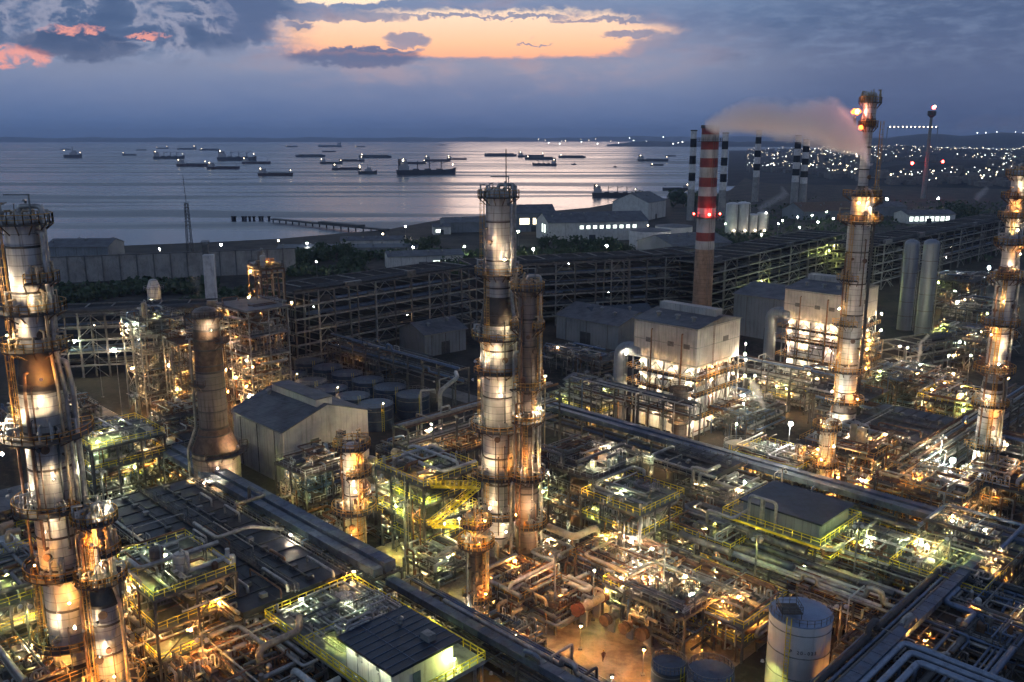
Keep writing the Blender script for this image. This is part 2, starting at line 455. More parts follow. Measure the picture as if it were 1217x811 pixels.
        for k in range(3):
            z = H * (.35 + .22 * k); a = R(-95 + 25 * k); r = rad_at(prof, z)
            p = Vector((r * math.cos(a), r * math.sin(a), z)); d = Vector((math.cos(a), math.sin(a), 0))
            m.tube([p - d * .1, p + d * .3], .42, 12); m.tube([p + d * .3, p + d * .42], .55, 12)
        m.make('manhole', 'steel_brown', t)
    for L in lamps:
        z, a, k = L[:3]; k = 'cream' if k == 'warm' else k; rr = (L[3] if len(L) > 3 else .19) * (.7 if L[2] != 'white' else .85)
        r = rad_at(prof, z) + (L[4] if len(L) > 4 else 1.9)
        lamp(t, (r * math.cos(R(a)), r * math.sin(R(a)), z), k, rr, aim=(-math.cos(R(a)), -math.sin(R(a)), rng.uniform(-.6, .5)))
    return t

# ---------------------------------------------------------------- piping
def route(rng, x0, y0, z0, x1, y1, z1, n, grid=.7):
    """an axis-aligned pipe run inside a box"""
    def sn(v, lo): return lo + round((v - lo) / grid) * grid
    p = [sn(rng.uniform(x0, x1), x0), sn(rng.uniform(y0, y1), y0), rng.uniform(z0, z1)]
    pts = [tuple(p)]; last = -1
    for _ in range(n):
        ax = rng.choice([a for a in (0, 0, 1, 1, 2) if a != last])
        lo, hi = ((x0, x1), (y0, y1), (z0, z1))[ax]
        v = rng.uniform(lo, hi)
        if ax < 2: v = sn(v, lo)
        if abs(v - p[ax]) < .6: v = lo if p[ax] > (lo + hi) / 2 else hi
        p[ax] = v; last = ax; pts.append(tuple(p))
    return pts

def u_bends(m, x, y, z, along, n, sp, h, r, rng):
    """a row of inverted-U control-valve sets"""
    e = (x + (n - .3) * sp, y, z + .1) if along == 0 else (x, y + (n - .3) * sp, z + .1)
    m.tube([(x - .3, y, z + .1) if along == 0 else (x, y - .3, z + .1), e], r * 1.5, 6)
    for k in range(n):
        hh = h * rng.uniform(.6, 1.1); w = sp * rng.uniform(.45, .7); q = k * sp
        a = (x + q, y, z) if along == 0 else (x, y + q, z)
        b = (x + q + w, y, z) if along == 0 else (x, y + q + w, z)
        m.tube(fillet([a, (a[0], a[1], z + hh), (b[0], b[1], z + hh), b], .28), r, 6)
        if rng.random() < .5:
            c = (a[0], a[1], z + hh * .5); m.tube([(c[0], c[1], c[2] - .15), (c[0], c[1], c[2] + .15)], r * 2.3, 8)
    return m

def hvessel(parent, c, L, r, ax, mt, name='vessel', saddles=True, ladder=False):
    v = MB().hcyl(c, L, r, ax).make(name, mt, parent)
    m = MB()
    for s in (-.3, .3):
        if ax == 0: m.box(c[0] + s * L - .15, c[1] - r * .8, c[2] - r - .7, c[0] + s * L + .15, c[1] + r * .8, c[2] - r * .55)
        else: m.box(c[0] - r * .8, c[1] + s * L - .15, c[2] - r - .7, c[0] + r * .8, c[1] + s * L + .15, c[2] - r * .55)
    m.make('saddle', 'steel', v)
    f = MB()
    for s in (-.46, .46):
        e = (c[0] + s * L, c[1], c[2]) if ax == 0 else (c[0], c[1] + s * L, c[2])
        e2 = (e[0] + .22, e[1], e[2]) if ax == 0 else (e[0], e[1] + .22, e[2])
        f.tube([e, e2], r * 1.14, 16)
    f.tube([(c[0], c[1], c[2] + r * .9), (c[0], c[1], c[2] + r + .7)], r * .22, 8)
    f.make('flange', 'steel_brown', v)
    return v

PALETTES = dict(
    silver=['pipe_silver', 'pipe_silver', 'pipe_grey', 'pipe_white', 'pipe_rust', 'pipe_grey'],
    rust=['pipe_rust', 'pipe_cream', 'pipe_silver', 'pipe_grey', 'steel_brown', 'pipe_silver'],
    dark=['pipe_dark', 'pipe_grey', 'pipe_grey', 'pipe_blue', 'steel_brown', 'pipe_silver'],
    blue=['pipe_blue', 'pipe_blue', 'pipe_grey', 'pipe_dark', 'pipe_silver'])

def module(label, a0, b0, wa, wb, levels, deck='deck_green', rail='yellow', palette='silver', npipe=22, lamps=(), seed=1,
           u=2, vessels=2, bay=5.0, roof=None, frame='steel', name='process_structure', cat='process structure', brace=True,
           top_crowd=True, z0=0.0, stairs=False, skip_decks=(), group=None, drums=0, post=.32, rsize=1.0, inner_rail=True):
    """open steel process structure: posts, beams, decks, railings, pipe runs, vessels, lamps"""
    rng = random.Random(seed)
    t = TG(name, label, cat, a0, b0, z0, group)
    nx = max(1, round(wa / bay)); ny = max(1, round(wb / bay))
    xs = [wa * i / nx for i in range(nx + 1)]; ys = [wb * i / ny for i in range(ny + 1)]
    H = levels[-1]
    for x in xs:
        for y in ys:
            if len(xs) * len(ys) > 16 and xs[0] < x < xs[-1] and ys[0] < y < ys[-1]: continue
            MB().beam((x, y, 0), (x, y, H - .2), post).make('post', frame, t)
    for z in levels:
        m = MB()
        for y in ys: m.beam((-.2, y, z - .35), (wa + .2, y, z - .35), .22, .42)
        for x in xs: m.beam((x, -.2, z - .34), (x, wb + .2, z - .34), .2, .38)
        m.make('beam', frame, t)
    if brace:
        zz = [0] + list(levels)
        for (za, zb) in zip(zz, zz[1:]):
            m = MB()
            for y in (0, wb):
                i = rng.randrange(nx); m.beam((xs[i], y, za), (xs[i + 1], y, zb - .4), .14); m.beam((xs[i + 1], y, za), (xs[i], y, zb - .4), .14)
            for x in (0, wa):
                i = rng.randrange(ny); m.beam((x, ys[i], za), (x, ys[i + 1], zb - .4), .14)
            m.make('brace', frame, t)
    for k, z in enumerate(levels):
        if k in skip_decks: continue
        last = k == len(levels) - 1
        if last and roof: continue
        if last: xa, xb = 0, wa
        else:
            xa = rng.choice([0, 0, wa * .3]); xb = wa if xa or rng.random() < .5 else wa * .75
        d = MB().box(xa, 0, z - .12, xb, wb, z).make('deck', deck, t)
        m = MB(); m.rail([(xa, 0, z), (xb, 0, z), (xb, wb, z), (xa, wb, z), (xa, 0, z)], 1.1, .085, 1.5)
        if last and inner_rail: m.rail([(xa + wa * .45, 0, z), (xa + wa * .45, wb * .5, z)], 1.1, .085, 1.5)
        m.make('railing', rail, d)
    pal = PALETTES[palette]
    for i in range(int(wa * wb / 9)):
        x = rng.uniform(-.4, wa + .4); y = rng.choice([-.35, wb + .35, rng.uniform(0, wb), rng.uniform(0, wb)]); r = rng.choice([.07, .09, .12, .2]); h_ = H * rng.uniform(.6, 1) + rng.uniform(0, 2.4)
        q = rng.choice([-1, 1]) * rng.uniform(.8, 2.5)
        MB().tube(fillet([(x, y, rng.uniform(0, H * .4)), (x, y, h_), (x + q, y, h_), (x + q, y, h_ - rng.uniform(.6, 3))] if rng.random() < .7 else [(x, y, 0), (x, y, h_)], r * 2.2, 2), r, 6).make('riser', rng.choice(pal), t)
    zz = [0] + list(levels)
    npipe = min(92, int(npipe * 1.7)); u = int(u * 1.5 + .5)
    for i in range(npipe):
        k = rng.randrange(len(zz) - 1) if len(zz) > 1 else 0
        if i % 3 == 0: k = len(zz) - 2
        za, zb = zz[k] + .4, zz[k + 1] - .6
        if i % 3 == 0 and not roof: za, zb = H + .25, H + 2.2
        elif rng.random() < .3: zb = min(H + 1.5, zb + (levels[0]))
        r = rng.choice([.09, .12, .12, .16, .2, .28, .34]) * rsize
        p = route(rng, -.5, -.6, za, wa + .5, wb + .5, zb, rng.choice([2, 3, 3, 4, 5]))
        MB().tube(fillet(p, r * 2.2, 2), r, 6 if r < .2 else 9).make('pipe', rng.choice(pal), t)
    for k, z in enumerate([0] + list(levels[:-1]) + ([levels[-1]] if top_crowd and not roof else [])):
        for _ in range(u):
            m = MB()
            al = rng.randrange(2); n = rng.randint(3, 7)
            x = rng.uniform(.5, max(.6, wa - n * 1.1)) if al == 0 else rng.uniform(.6, wa - .6)
            y = rng.uniform(.6, wb - .6) if al == 0 else rng.uniform(.5, max(.6, wb - n * 1.1))
            u_bends(m, x, y, z, al, min(n, int((wa if al == 0 else wb) / 1.1)), 1.1, rng.uniform(1.2, 2.3), rng.choice([.08, .1, .13]), rng)
            if m.v: m.make('valve_manifold', rng.choice(pal[:4] + ['pipe_white']), t)
    for i in range(vessels):
        k = rng.randrange(len(levels)); z = ([0] + list(levels))[k]
        r = rng.uniform(.55, 1.0); L = rng.uniform(3.0, 5.5); ax = rng.randrange(2)
        L = min(L, (wa if ax == 0 else wb) * .6)
        hvessel(t, (rng.uniform(L * .6, wa - L * .6) if ax == 0 else rng.uniform(1.2, wa - 1.2), rng.uniform(1.2, wb - 1.2) if ax == 0 else rng.uniform(L * .6, wb - L * .6), z + r + .7), L, r, ax,
                rng.choice(['pipe_silver', 'pipe_grey', 'pipe_cream', 'cladding_dull']), 'exchanger')
    for i in range(drums):
        r = rng.uniform(.7, 1.2); h = rng.uniform(3.2, 5); x = rng.uniform(1.5, wa - 1.5); y = rng.uniform(1.5, wb - 1.5); z = levels[-1] if not roof else levels[-2]
        d = MB().lathe([(r, z + .6), (r, z + h)], 20, (x, y, 0)).dome(r, z + h, r * .45, 20, (x, y, 0)).make('drum', rng.choice(['cladding', 'cladding_dull', 'pipe_cream']), t)
        MB().tube(fillet([(x, y, z + h), (x, y, z + h + 1), (x + r + .5, y, z + h + 1), (x + r + .5, y, z)], .4), .14, 6).make('outlet_pipe', 'pipe_silver', d)
    if not roof and top_crowd:
        for i in range(int(wa * wb / 28)):
            x = rng.uniform(.6, wa - 1.6); y = rng.uniform(.6, wb - 1.6); w_ = rng.uniform(.5, 1.4); d_ = rng.uniform(.5, 1.1); h_ = rng.uniform(.6, 1.7)
            if rng.random() < .5: MB().box(x, y, H, x + w_, y + d_, H + h_).make('cabinet', rng.choice(['pipe_grey', 'steel_pale', 'pipe_cream', 'steel_brown']), t)
            else: MB().lathe([(w_ * .4, 0), (w_ * .4, h_), (w_ * .2, h_ + .3), (.01, h_ + .3)], 12, (x + .6, y + .6, H)).make('pot', rng.choice(['pipe_silver', 'pipe_white', 'pipe_rust']), t)
    if roof:
        MB().box(-.7, -.7, H, wa + .7, wb + .7, H + .16).make('roof', roof, t)
    if stairs: stair(t, wa + .3, .6, levels, rail, wb - 1.2)
    ks = ['sodium', 'warm', 'sodium', 'white'] if palette == 'rust' else ['green', 'warm', 'cool', 'sodium'] if rail == 'yellow' else ['warm', 'cool', 'sodium', 'warm']
    fill_lamps = []  # extra lamps added at random spots to brighten the structure
    if not (lamps and lamps[0][3] == 'dimwarm'):
        for k, z in enumerate(levels):
            for q in range(3 if wa * wb > 120 else 2):
                fill_lamps.append((rng.uniform(.05, .95), rng.choice([-.03, .1, .5, .85]), z - .9, rng.choice(ks), .225, 1))
        for q in range(2): fill_lamps.append((rng.uniform(.1, .9), rng.uniform(.1, .9), H + 1.9, rng.choice(ks), .2, 1))
    for L in list(lamps) + (fill_lamps if not roof else fill_lamps[:-2]):
        fx, fy, z, k = L[:4]
        x, y = fx * wa, fy * wb
        hd = (rng.random() < .72) if len(L) > 5 else None
        br = MB().tube([(x, y, z - 1.2), (x, y, z + .3)], .05, 5)
        br.make('lamp_bracket', 'steel_pale', t)
        lamp(t, (x - .28, y - .28, z), k, L[4] if len(L) > 4 else .19, hood=hd)
    return t

def stair(t, x, y, levels, rail, run, w=1.0):
    """zigzag flights up the x side of a structure"""
    zz = [0] + list(levels); fl = []
    for za, zb in zip(zz, zz[1:]):
        n = max(1, round((zb - za) / 3.0))
        fl += [(za + (zb - za) * i / n, za + (zb - za) * (i + 1) / n) for i in range(n)]
    for i, (za, zb) in enumerate(fl):
        ya, yb = (y, y + run) if i % 2 == 0 else (y + run, y)
        m = MB(); n = max(3, int((zb - za) / .24))
        for s in (0, w): m.beam((x + s, ya, za), (x + s, yb, zb), .08, .3)
        for k in range(n): f = (k + .5) / n; yy = ya + (yb - ya) * f; m.box(x, yy - .14, za + (zb - za) * f - .02, x + w, yy + .14, za + (zb - za) * f + .03)
        s_ = m.make('stair_flight', rail, t)
        m = MB()
        for s in (0, w): m.rail([(x + s, ya, za + .1), (x + s, yb, zb + .1)], 1.05, .075, 1.1)
        m.make('railing', rail, s_)
        MB().box(x - .1, yb - .6, zb - .08, x + w + .1, yb + .6, zb).make('landing', 'grating', t)

def rack(label, along, s0, s1, c, width, levels, npipes, palette='blue', seed=1, duct=None, post_sp=7.0, cross=8, name='pipe_rack', frame='steel',
         rsize=1.0, walkway=True, lamps=()):
    """pipe rack on portal frames. along 'a': from a=s0 to s1 centred on b=c; 'b' the other way"""
    rng = random.Random(seed); L = s1 - s0
    if along == 'a': t = TG(name, label, 'pipe rack', s0, c)
    else:
        t = T(name, label, 'pipe rack', (*W(c, s0), 0), PI / 4)
    hw = width / 2; n = max(1, round(L / post_sp))
    for i in range(n + 1):
        x = L * i / n; m = MB(); H = levels[-1]
        for y in (-hw, hw): m.beam((x, y, 0), (x, y, H), .34)
        for z in levels: m.beam((x, -hw - .3, z - .2), (x, hw + .3, z - .2), .24, .4)
        m.make('portal_frame', frame, t)
    m = MB()
    for z in levels:
        for y in (-hw, hw): m.beam((0, y, z - .9), (L, y, z - .9), .16, .26)
    m.make('tie_beam', frame, t)
    pal = PALETTES[palette]
    for z in levels:
        y = -hw + .35
        k = 0
        while y < hw - .3 and k < npipes:
            r = rng.choice([.12, .14, .18, .22, .3, .38]) * rsize
            y += r
            e0, e1 = rng.choice([0, 0, 0, L * .2]), L - rng.choice([0, 0, 0, L * .25])
            pts = [(e0, y, z + r), (e1, y, z + r)]
            if rng.random() < .3 and L > 20:     # expansion loop
                q = rng.uniform(e0 + 6, e1 - 8); h = rng.uniform(1.0, 1.9)
                pts = [(e0, y, z + r), (q, y, z + r), (q, y, z + r + h), (q + 2.4, y, z + r + h), (q + 2.4, y, z + r), (e1, y, z + r)]
            MB().tube(fillet(pts, r * 2, 2), r, 8).make('pipe', rng.choice(pal), t)
            y += r + rng.uniform(.12, .4); k += 1
    for i in range(cross):
        x = rng.uniform(1, L - 1); r = rng.choice([.1, .14, .2]); z = rng.choice(levels); s = rng.choice([-1, 1])
        p = [(x, -s * hw * rng.random(), z + .5), (x, s * (hw + 1.0), z + .5), (x, s * (hw + 1.0), rng.uniform(.3, 3))]
        if rng.random() < .5: p = [(x, 0, z + .3), (x, 0, z + 1.5), (x, s * (hw + 1.6), z + 1.5), (x, s * (hw + 1.6), 1)]
        MB().tube(fillet(p, .4), r, 7).make('drop_pipe', rng.choice(pal + ['pipe_silver']), t)
    if duct:
        m = MB()
        for d in duct:       # (y0, y1, z0, z1) covered tray along the whole rack
            m.box(0, d[0], d[2], L, d[1], d[3])
            for i in range(int(L / 3) + 1): m.box(i * 3 - .05, d[0] - .05, d[2], i * 3 + .05, d[1] + .05, d[3] + .05)
        m.make('cable_duct', 'steel_blue', t)
    xx = 5.0  # lamps added along the rack underside for more light
    while xx < L - 2:
        q = rng.choice([-1, 1]) * (hw + .3); kk = rng.choice(['warm', 'sodium', 'warm', 'cool']) if palette != 'blue' else rng.choice(['warm', 'sodium', 'cool', 'green'])
        lamp(t, (xx, q, levels[0] - .8), kk, .19, hood=True); xx += rng.uniform(9, 14)
    for L_ in lamps:
        x, y, z, k = L_[:4]
        MB().beam((x, y, levels[-1] - .3), (x, y, z + .2), .08).make('lamp_bracket', 'steel_pale', t)
        lamp(t, (x - .25, y - .25, z), k, L_[4] if len(L_) > 4 else .19)
    return t

# ---------------------------------------------------------------- buildings, tanks
def gable_hall(label, loc, rotz, L, Wd, h, hr, wall='wall_sheet', roof='roof_sheet', monitor=False, windows=(), name='warehouse', cat='warehouse', door=None, group=None, win_mat='lamp_window_cool'):
    """L along local x (ridge), Wd along local y"""
    t = T(name, label, cat, loc, rotz, group)
    m = MB()
    m.box(0, 0, 0, L, Wd, h)
    for x in (0.0, L): pass
    m.add([(0, 0, h), (0, Wd, h), (0, Wd / 2, hr - .05), (L, 0, h), (L, Wd, h), (L, Wd / 2, hr - .05)], [(0, 1, 2), (3, 5, 4)])
    m.make('wall', wall, t)
    o = .6; m = MB(); sl = (hr - h) / (Wd / 2)
    for s in (0, 1):
        ya, yb = (-o, Wd / 2) if s == 0 else (Wd + o, Wd / 2)
        za = h - o * sl
        m.add([(-o, ya, za + .02), (L + o, ya, za + .02), (L + o, yb, hr + .02), (-o, yb, hr + .02), (-o, ya, za + .22), (L + o, ya, za + .22), (L + o, yb, hr + .22), (-o, yb, hr + .22)],
              [(0, 3, 2, 1), (4, 5, 6, 7), (0, 1, 5, 4), (1, 2, 6, 5), (2, 3, 7, 6), (3, 0, 4, 7)])
    rf = m.make('roof', roof, t)
    MB().box(-o, -o - .12, h - o * sl - .1, L + o, -o + .1, h - o * sl + .12).box(-o, Wd + o - .1, h - o * sl - .1, L + o, Wd + o + .12, h - o * sl + .12).make('gutter', 'steel_pale', rf)
    rg = random.Random(int(L * 37 + Wd))
    for k in range(int(L / 9)):
        x_ = (k + rg.uniform(.2, .8)) * 9; y_ = Wd * rg.choice([.28, .36, .66]); zr = h + (hr - h) * (1 - abs(y_ - Wd / 2) / (Wd / 2))
        if x_ < L - 1: MB().lathe([(.45, -.4), (.45, .9), (.8, 1.0), (.8, 1.2), (.01, 1.7)], 10, (x_, y_, zr)).make('roof_vent', 'steel_pale', rf)
    for k in range(3): MB().box(L * (k + .5) / 3 - .09, -.14, .2, L * (k + .5) / 3 + .09, 0, h - .3).make('downpipe', 'steel', t)
    if not door: MB().box(L * .4, -.09, 0, L * .4 + min(5, L * .2), .02, min(4.5, h * .6)).make('door', 'steel_dark', t)
    if L > 15 and name == 'warehouse':
        m = MB()
        for k in range(int(L / 1.5)): m.box(k * 1.5 + .3, -.06, .1, k * 1.5 + .42, .01, h - .1)
        for k in range(1, int(Wd / 1.5)): m.box(L - .01, k * 1.5, .1, L + .06, k * 1.5 + .12, h + (hr - h) * (1 - abs(k * 1.5 - Wd / 2) / (Wd / 2)) - .3)
        m.box(-.02, -.09, h * .5, L + .02, .0, h * .5 + .14).box(L, -.02, h * .5, L + .09, Wd, h * .5 + .14)
        m.make('wall_rib', wall, t)
        for k in (.3, .62): MB().box(L, Wd * k, h * .62, L + .12, Wd * k + 2.2, h * .62 + 1.3).make('louvre', 'steel_dark', t)
    if monitor:
        mw = Wd * .09; m = MB().box(L * .12, Wd / 2 - mw, hr - .4, L * .97, Wd / 2 + mw, hr + 1.3)
        m.make('ridge_vent', 'wall_sheet', rf)
        MB().box(L * .11, Wd / 2 - mw - .3, hr + 1.32, L * .98, Wd / 2 + mw + .3, hr + 1.5).make('vent_cap', 'roof_sheet', rf)
    for (side, u0, u1, z0, z1, lit) in windows:
        m = MB()
        if side == 's': m.box(u0, -.06, z0, u1, .02, z1)
        elif side == 'n': m.box(u0, Wd - .02, z0, u1, Wd + .06, z1)
        elif side == 'e': m.box(L - .02, u0, z0, L + .06, u1, z1)
        else: m.box(-.06, u0, z0, .02, u1, z1)
        m.make('window', win_mat if lit else 'glass_dark', t)
    if door:
        m = MB(); side, u0, u1, z1 = door
        if side == 's': m.box(u0, -.08, 0, u1, .02, z1)
        elif side == 'e': m.box(L - .02, u0, 0, L + .08, u1, z1)
        m.make('door', 'steel_blue', t)
    return t

def tank(label, x, y, r, h, wall='tank_white', roof='tank_roof', cone=.12, rail=True, ladder=-110, name='storage_tank', bands=3, group=None, cat='storage tank', lamps=()):
    t = T(name, label, cat, (x, y, 0), 0, group)
    MB().lathe([(r, 0), (r, h)], 40).make('shell', wall, t)
    m = MB()
    for k in range(bands): z = h * (k + 1) / (bands + .4); m.lathe([(r, z - .07), (r + .07, z - .07), (r + .07, z + .07), (r, z + .07)], 40)
    if bands: m.make('wind_girder', 'steel_pale', t)
    rf = MB().lathe([(r + .1, h - .1), (r + .1, h + .05), (.01, h + r * cone)], 40).make('roof', roof, t)
    if rail:
        m = MB().rail(ring_pts(r - .05, 0, 360, h + .05, 26), 1.0, .07, 1.6); m.make('railing', 'steel_pale', rf)
        a = R(ladder); ca, sa = math.cos(a), math.sin(a); m = MB()
        for s in (-.3, .3): m.beam(((r + .3) * ca - s * sa, (r + .3) * sa + s * ca, 0), ((r + .3) * ca - s * sa, (r + .3) * sa + s * ca, h + 1.1), .09)
        z = .4
        while z < h: m.beam(((r + .3) * ca + .3 * sa, (r + .3) * sa - .3 * ca, z), ((r + .3) * ca - .3 * sa, (r + .3) * sa + .3 * ca, z), .05); z += .5
        m.make('ladder', 'yellow', t)
    for L in lamps: lamp(t, L[:3], L[3], L[4])
    return t

def chimney(label, x, y, r0, r1, H, bands, base_mat='brick', zb=0.0, colors=('red_paint', 'white_paint'), name='chimney', lights=(), plat=(), ladder=True, group=None):
    """striped chimney: bands lists the heights where the paint changes, from zb up"""
    t = T(name, label, 'chimney', (x, y, 0), 0, group)
    rr = lambda z: r0 + (r1 - r0) * z / H
    MB().lathe([(rr(0), 0), (rr(bands[0]), bands[0])], 28).make('shaft', base_mat, t)
    for i, (a, b) in enumerate(zip(bands, bands[1:])):
        MB().lathe([(rr(a), a), (rr(b), b)], 28).make('painted_band', colors[i % 2], t)
    MB().lathe([(rr(H), H - .8), (rr(H) + .3, H - .8), (rr(H) + .3, H + .3), (rr(H) * .8, H + .3), (rr(H) * .8, H - 2), (.01, H - 2)], 28).make('rim', 'steel_dark', t)
    for z in plat:
        p = MB().lathe([(rr(z), z - .15), (rr(z) + 1.3, z - .15), (rr(z) + 1.3, z), (rr(z), z)], 20).make('platform', 'grating', t)
        MB().rail(ring_pts(rr(z) + 1.25, 0, 360, z, 16), 1.1, .1, 1.8).make('railing', 'steel_brown', p)
    if ladder:
        m = MB(); r = rr(0) + .3
        for s in (-.3, .3): m.beam((s + .9, -rr(0) - .1, 0), (s + .9, -rr(H) - .2, H), .1)
        m.make('ladder', 'steel', t)
    for (z, a, k, rad) in lights:
        d = rr(z) + 1.5; lamp(t, (d * math.cos(R(a)), d * math.sin(R(a)), z), k, rad, 'warning_light' if k == 'red' else 'lamp')
    return t

def tree(label, x, y, h, w, seed, leaf='foliage', name='tree', group=None, z=0):
    rng = random.Random(seed); t = T(name, label, 'tree', (x, y, z), 0, group)
    m = MB().tube([(0, 0, 0), (.1, 0, h * .3), (0, .1, h * .6)], h * .03, 6)
    for k in range(5):
        a = rng.uniform(0, 6.28); m.tube([(0, 0, h * .35), (w * .3 * math.cos(a), w * .3 * math.sin(a), h * .7)], h * .014, 5)
    m.make('trunk', 'bark', t)
    m = MB(); cl = [(rng.uniform(-.36, .36) * w, rng.uniform(-.36, .36) * w, h * rng.uniform(.42, .86), w * rng.uniform(.12, .25)) for _ in range(11)]
    for cx, cy, cz, cr in cl:
        for _ in range(46):
            d = Vector((rng.gauss(0, 1), rng.gauss(0, 1), rng.gauss(0, .8))).normalized() * cr * rng.uniform(.55, 1.12)
            c = Vector((cx, cy, cz)) + d; s = w * rng.uniform(.03, .055)
            e1 = Vector((rng.gauss(0, 1), rng.gauss(0, 1), rng.gauss(0, .6))).normalized() * s; e2 = e1.cross(Vector((rng.gauss(0, 1), rng.gauss(0, 1), rng.gauss(0, 1)))).normalized() * s
            m.add([tuple(c - e1), tuple(c + e2), tuple(c + e1), tuple(c - e2)], [(0, 1, 2, 3)])
    m.make('crown', leaf, t)
    return t

# ---------------------------------------------------------------- ships
def ship(label, px, py, wpx, kind, flip=1, lights=1, name='cargo_ship', cat='ship', ang=None, group=None):
    """kind: barge, tug, coaster, tanker, freighter. Stands where photo pixel px,py meets the water, wpx pixels long"""
    x, y = P(px, py, -2.0); Lm = wpx / F * math.hypot(y, 75) * 1.0
    t = T(name, label, cat, (x, y, -2.0), ang if ang is not None else R((hash_(px * 7 + py) % 45) - 22), group)
    B = max(5, Lm * .15); D_ = dict(barge=.04, tug=.10, coaster=.045, tanker=.042, freighter=.055)[kind] * Lm * 1.5
    D_ = max(D_, 2.6); f = flip; L = Lm
    def X(u): return f * (u - .5) * L
    st = [(0, .8, 1.0, 1.0), (.06, .95, 1, 1.0), (.8, 1, 1, 1.0), (.92, .75, 1, 1.15), (1.0, .04, 1, 1.45 if kind != 'barge' else 1.1)]
    m = MB(); vs = []
    for u, w, _, hh in st: vs += [(X(u * .98 + .01), -B / 2 * w * .8, -1), (X(u * 1.0), -B / 2 * w, D_ * hh), (X(u * 1.0), B / 2 * w, D_ * hh), (X(u * .98 + .01), B / 2 * w * .8, -1)]
    fs = []
    for i in range(len(st) - 1):
        for k in range(4): fs.append((i * 4 + k, i * 4 + (k + 1) % 4, i * 4 + 4 + (k + 1) % 4, i * 4 + 4 + k))
    fs += [(0, 1, 2, 3), tuple(len(vs) - 1 - k for k in range(4))]
    m.add(vs, fs); m.make('hull', 'hull' if kind != 'tanker' else 'hull_red', t)
    if kind == 'barge':
        MB().box(X(.08), -B * .4, D_, X(.9), B * .4, D_ + L * .035).make('cargo', 'steel_dark', t)
        MB().box(X(.01), -B * .3, D_, X(.05), B * .3, D_ + L * .04).make('deckhouse', 'steel_pale', t)
        hz = D_ + L * .05
    elif kind == 'tug':
        MB().box(X(.35), -B * .3, D_, X(.72), B * .3, D_ + L * .1).box(X(.48), -B * .25, D_ + L * .1, X(.68), B * .25, D_ + L * .19).make('deckhouse', 'ship_white', t)
        MB().beam((X(.5), 0, D_ + L * .15), (X(.5), 0, D_ + L * .38), L * .02).make('mast', 'steel_dark', t); hz = D_ + L * .2
    else:
        hh = L * (.09 if kind != 'freighter' else .12)
        MB().box(X(.04), -B * .42, D_, X(.2), B * .42, D_ + hh * .6).box(X(.06), -B * .38, D_ + hh * .6, X(.18), B * .38, D_ + hh).box(X(.11), -B * .48, D_ + hh, X(.17), B * .48, D_ + hh * 1.25).make('deckhouse', 'ship_white', t)
        MB().box(X(.03), -B * .1, D_, X(.08), B * .1, D_ + hh * 1.5).make('funnel', 'hull', t)
        m = MB()
        if kind == 'freighter':
            for u in (.35, .55, .75): m.beam((X(u), 0, D_), (X(u), 0, D_ + L * .15), L * .014).beam((X(u), 0, D_ + L * .1), (X(u + .12), 0, D_ + L * .14), L * .01).box(X(u - .08), -B * .3, D_, X(u + .02), B * .3, D_ + L * .02)
        else:
            m.box(X(.28), -B * .06, D_, X(.88), B * .06, D_ + L * .018)
            m.beam((X(.9), 0, D_), (X(.9), 0, D_ + L * .1), L * .01)
        m.make('deck_gear', 'steel_dark', t); hz = D_ + hh * 1.3
    if lights:
        q = max(1.1, L * .012) if y > 1500 else .7
        lamp(t, (X(.1), -B * .5, hz), 'far' if lights < 3 else 'farcool', q * 1.0)
        if lights > 1: lamp(t, (X(.94), -B * .2, D_ * 1.3 + L * .06), 'far', q * .8)
    return t
def hash_(n): n = int(n * 131 + 7) & 0xffffffff; n = ((n >> 13) ^ n) * 1274126177 & 0xffffffff; return (n >> 9)
# ---------------------------------------------------------------- sky
world = bpy.data.worlds.new('World'); SC.world = world; world.use_nodes = True
nt = NT(world.node_tree); nt.n.clear()
out = nt.node('ShaderNodeOutputWorld'); bg = nt.node('ShaderNodeBackground')
d = nt.node('ShaderNodeTexCoord').outputs['Generated']
sx, sy, sz = nt.sep(d)
az = nt.m('MULTIPLY', nt.m('ARCTAN2', sx, sy), 57.2958)
el = nt.m('MULTIPLY', nt.m('ARCSINE', sz), 57.2958)
cv = nt.node('ShaderNodeCombineXYZ'); nt.put(cv.inputs[0], nt.m('MULTIPLY', az, .22)); nt.put(cv.inputs[1], nt.m('MULTIPLY', el, .75)); cv.inputs[2].default_value = 3.7
cvec = cv.outputs[0]
nA = nt.noise(cvec, 1.0, 6, .6, .3); nB = nt.noise(cvec, 2.6, 6, .62, .2); nC = nt.noise(nt.scale(cvec, (1, 1, 1)), .35, 3, .5)
cu = nt.node('ShaderNodeCombineXYZ'); nt.put(cu.inputs[0], nt.m('MULTIPLY', az, .8)); nt.put(cu.inputs[1], nt.m('MULTIPLY', el, 1.1)); cu.inputs[2].default_value = 1.2
nD = nt.noise(cu.outputs[0], 1.3, 6, .66, .4)
d1 = nt.m('SUBTRACT', nA, .5); d2 = nt.m('SUBTRACT', nD, .5)
azd = nt.m('ADD', az, nt.m('MULTIPLY', d1, 5.0)); eld = nt.m('ADD', nt.m('ADD', el, nt.m('MULTIPLY', d1, 1.1)), nt.m('MULTIPLY', d2, 1.2))
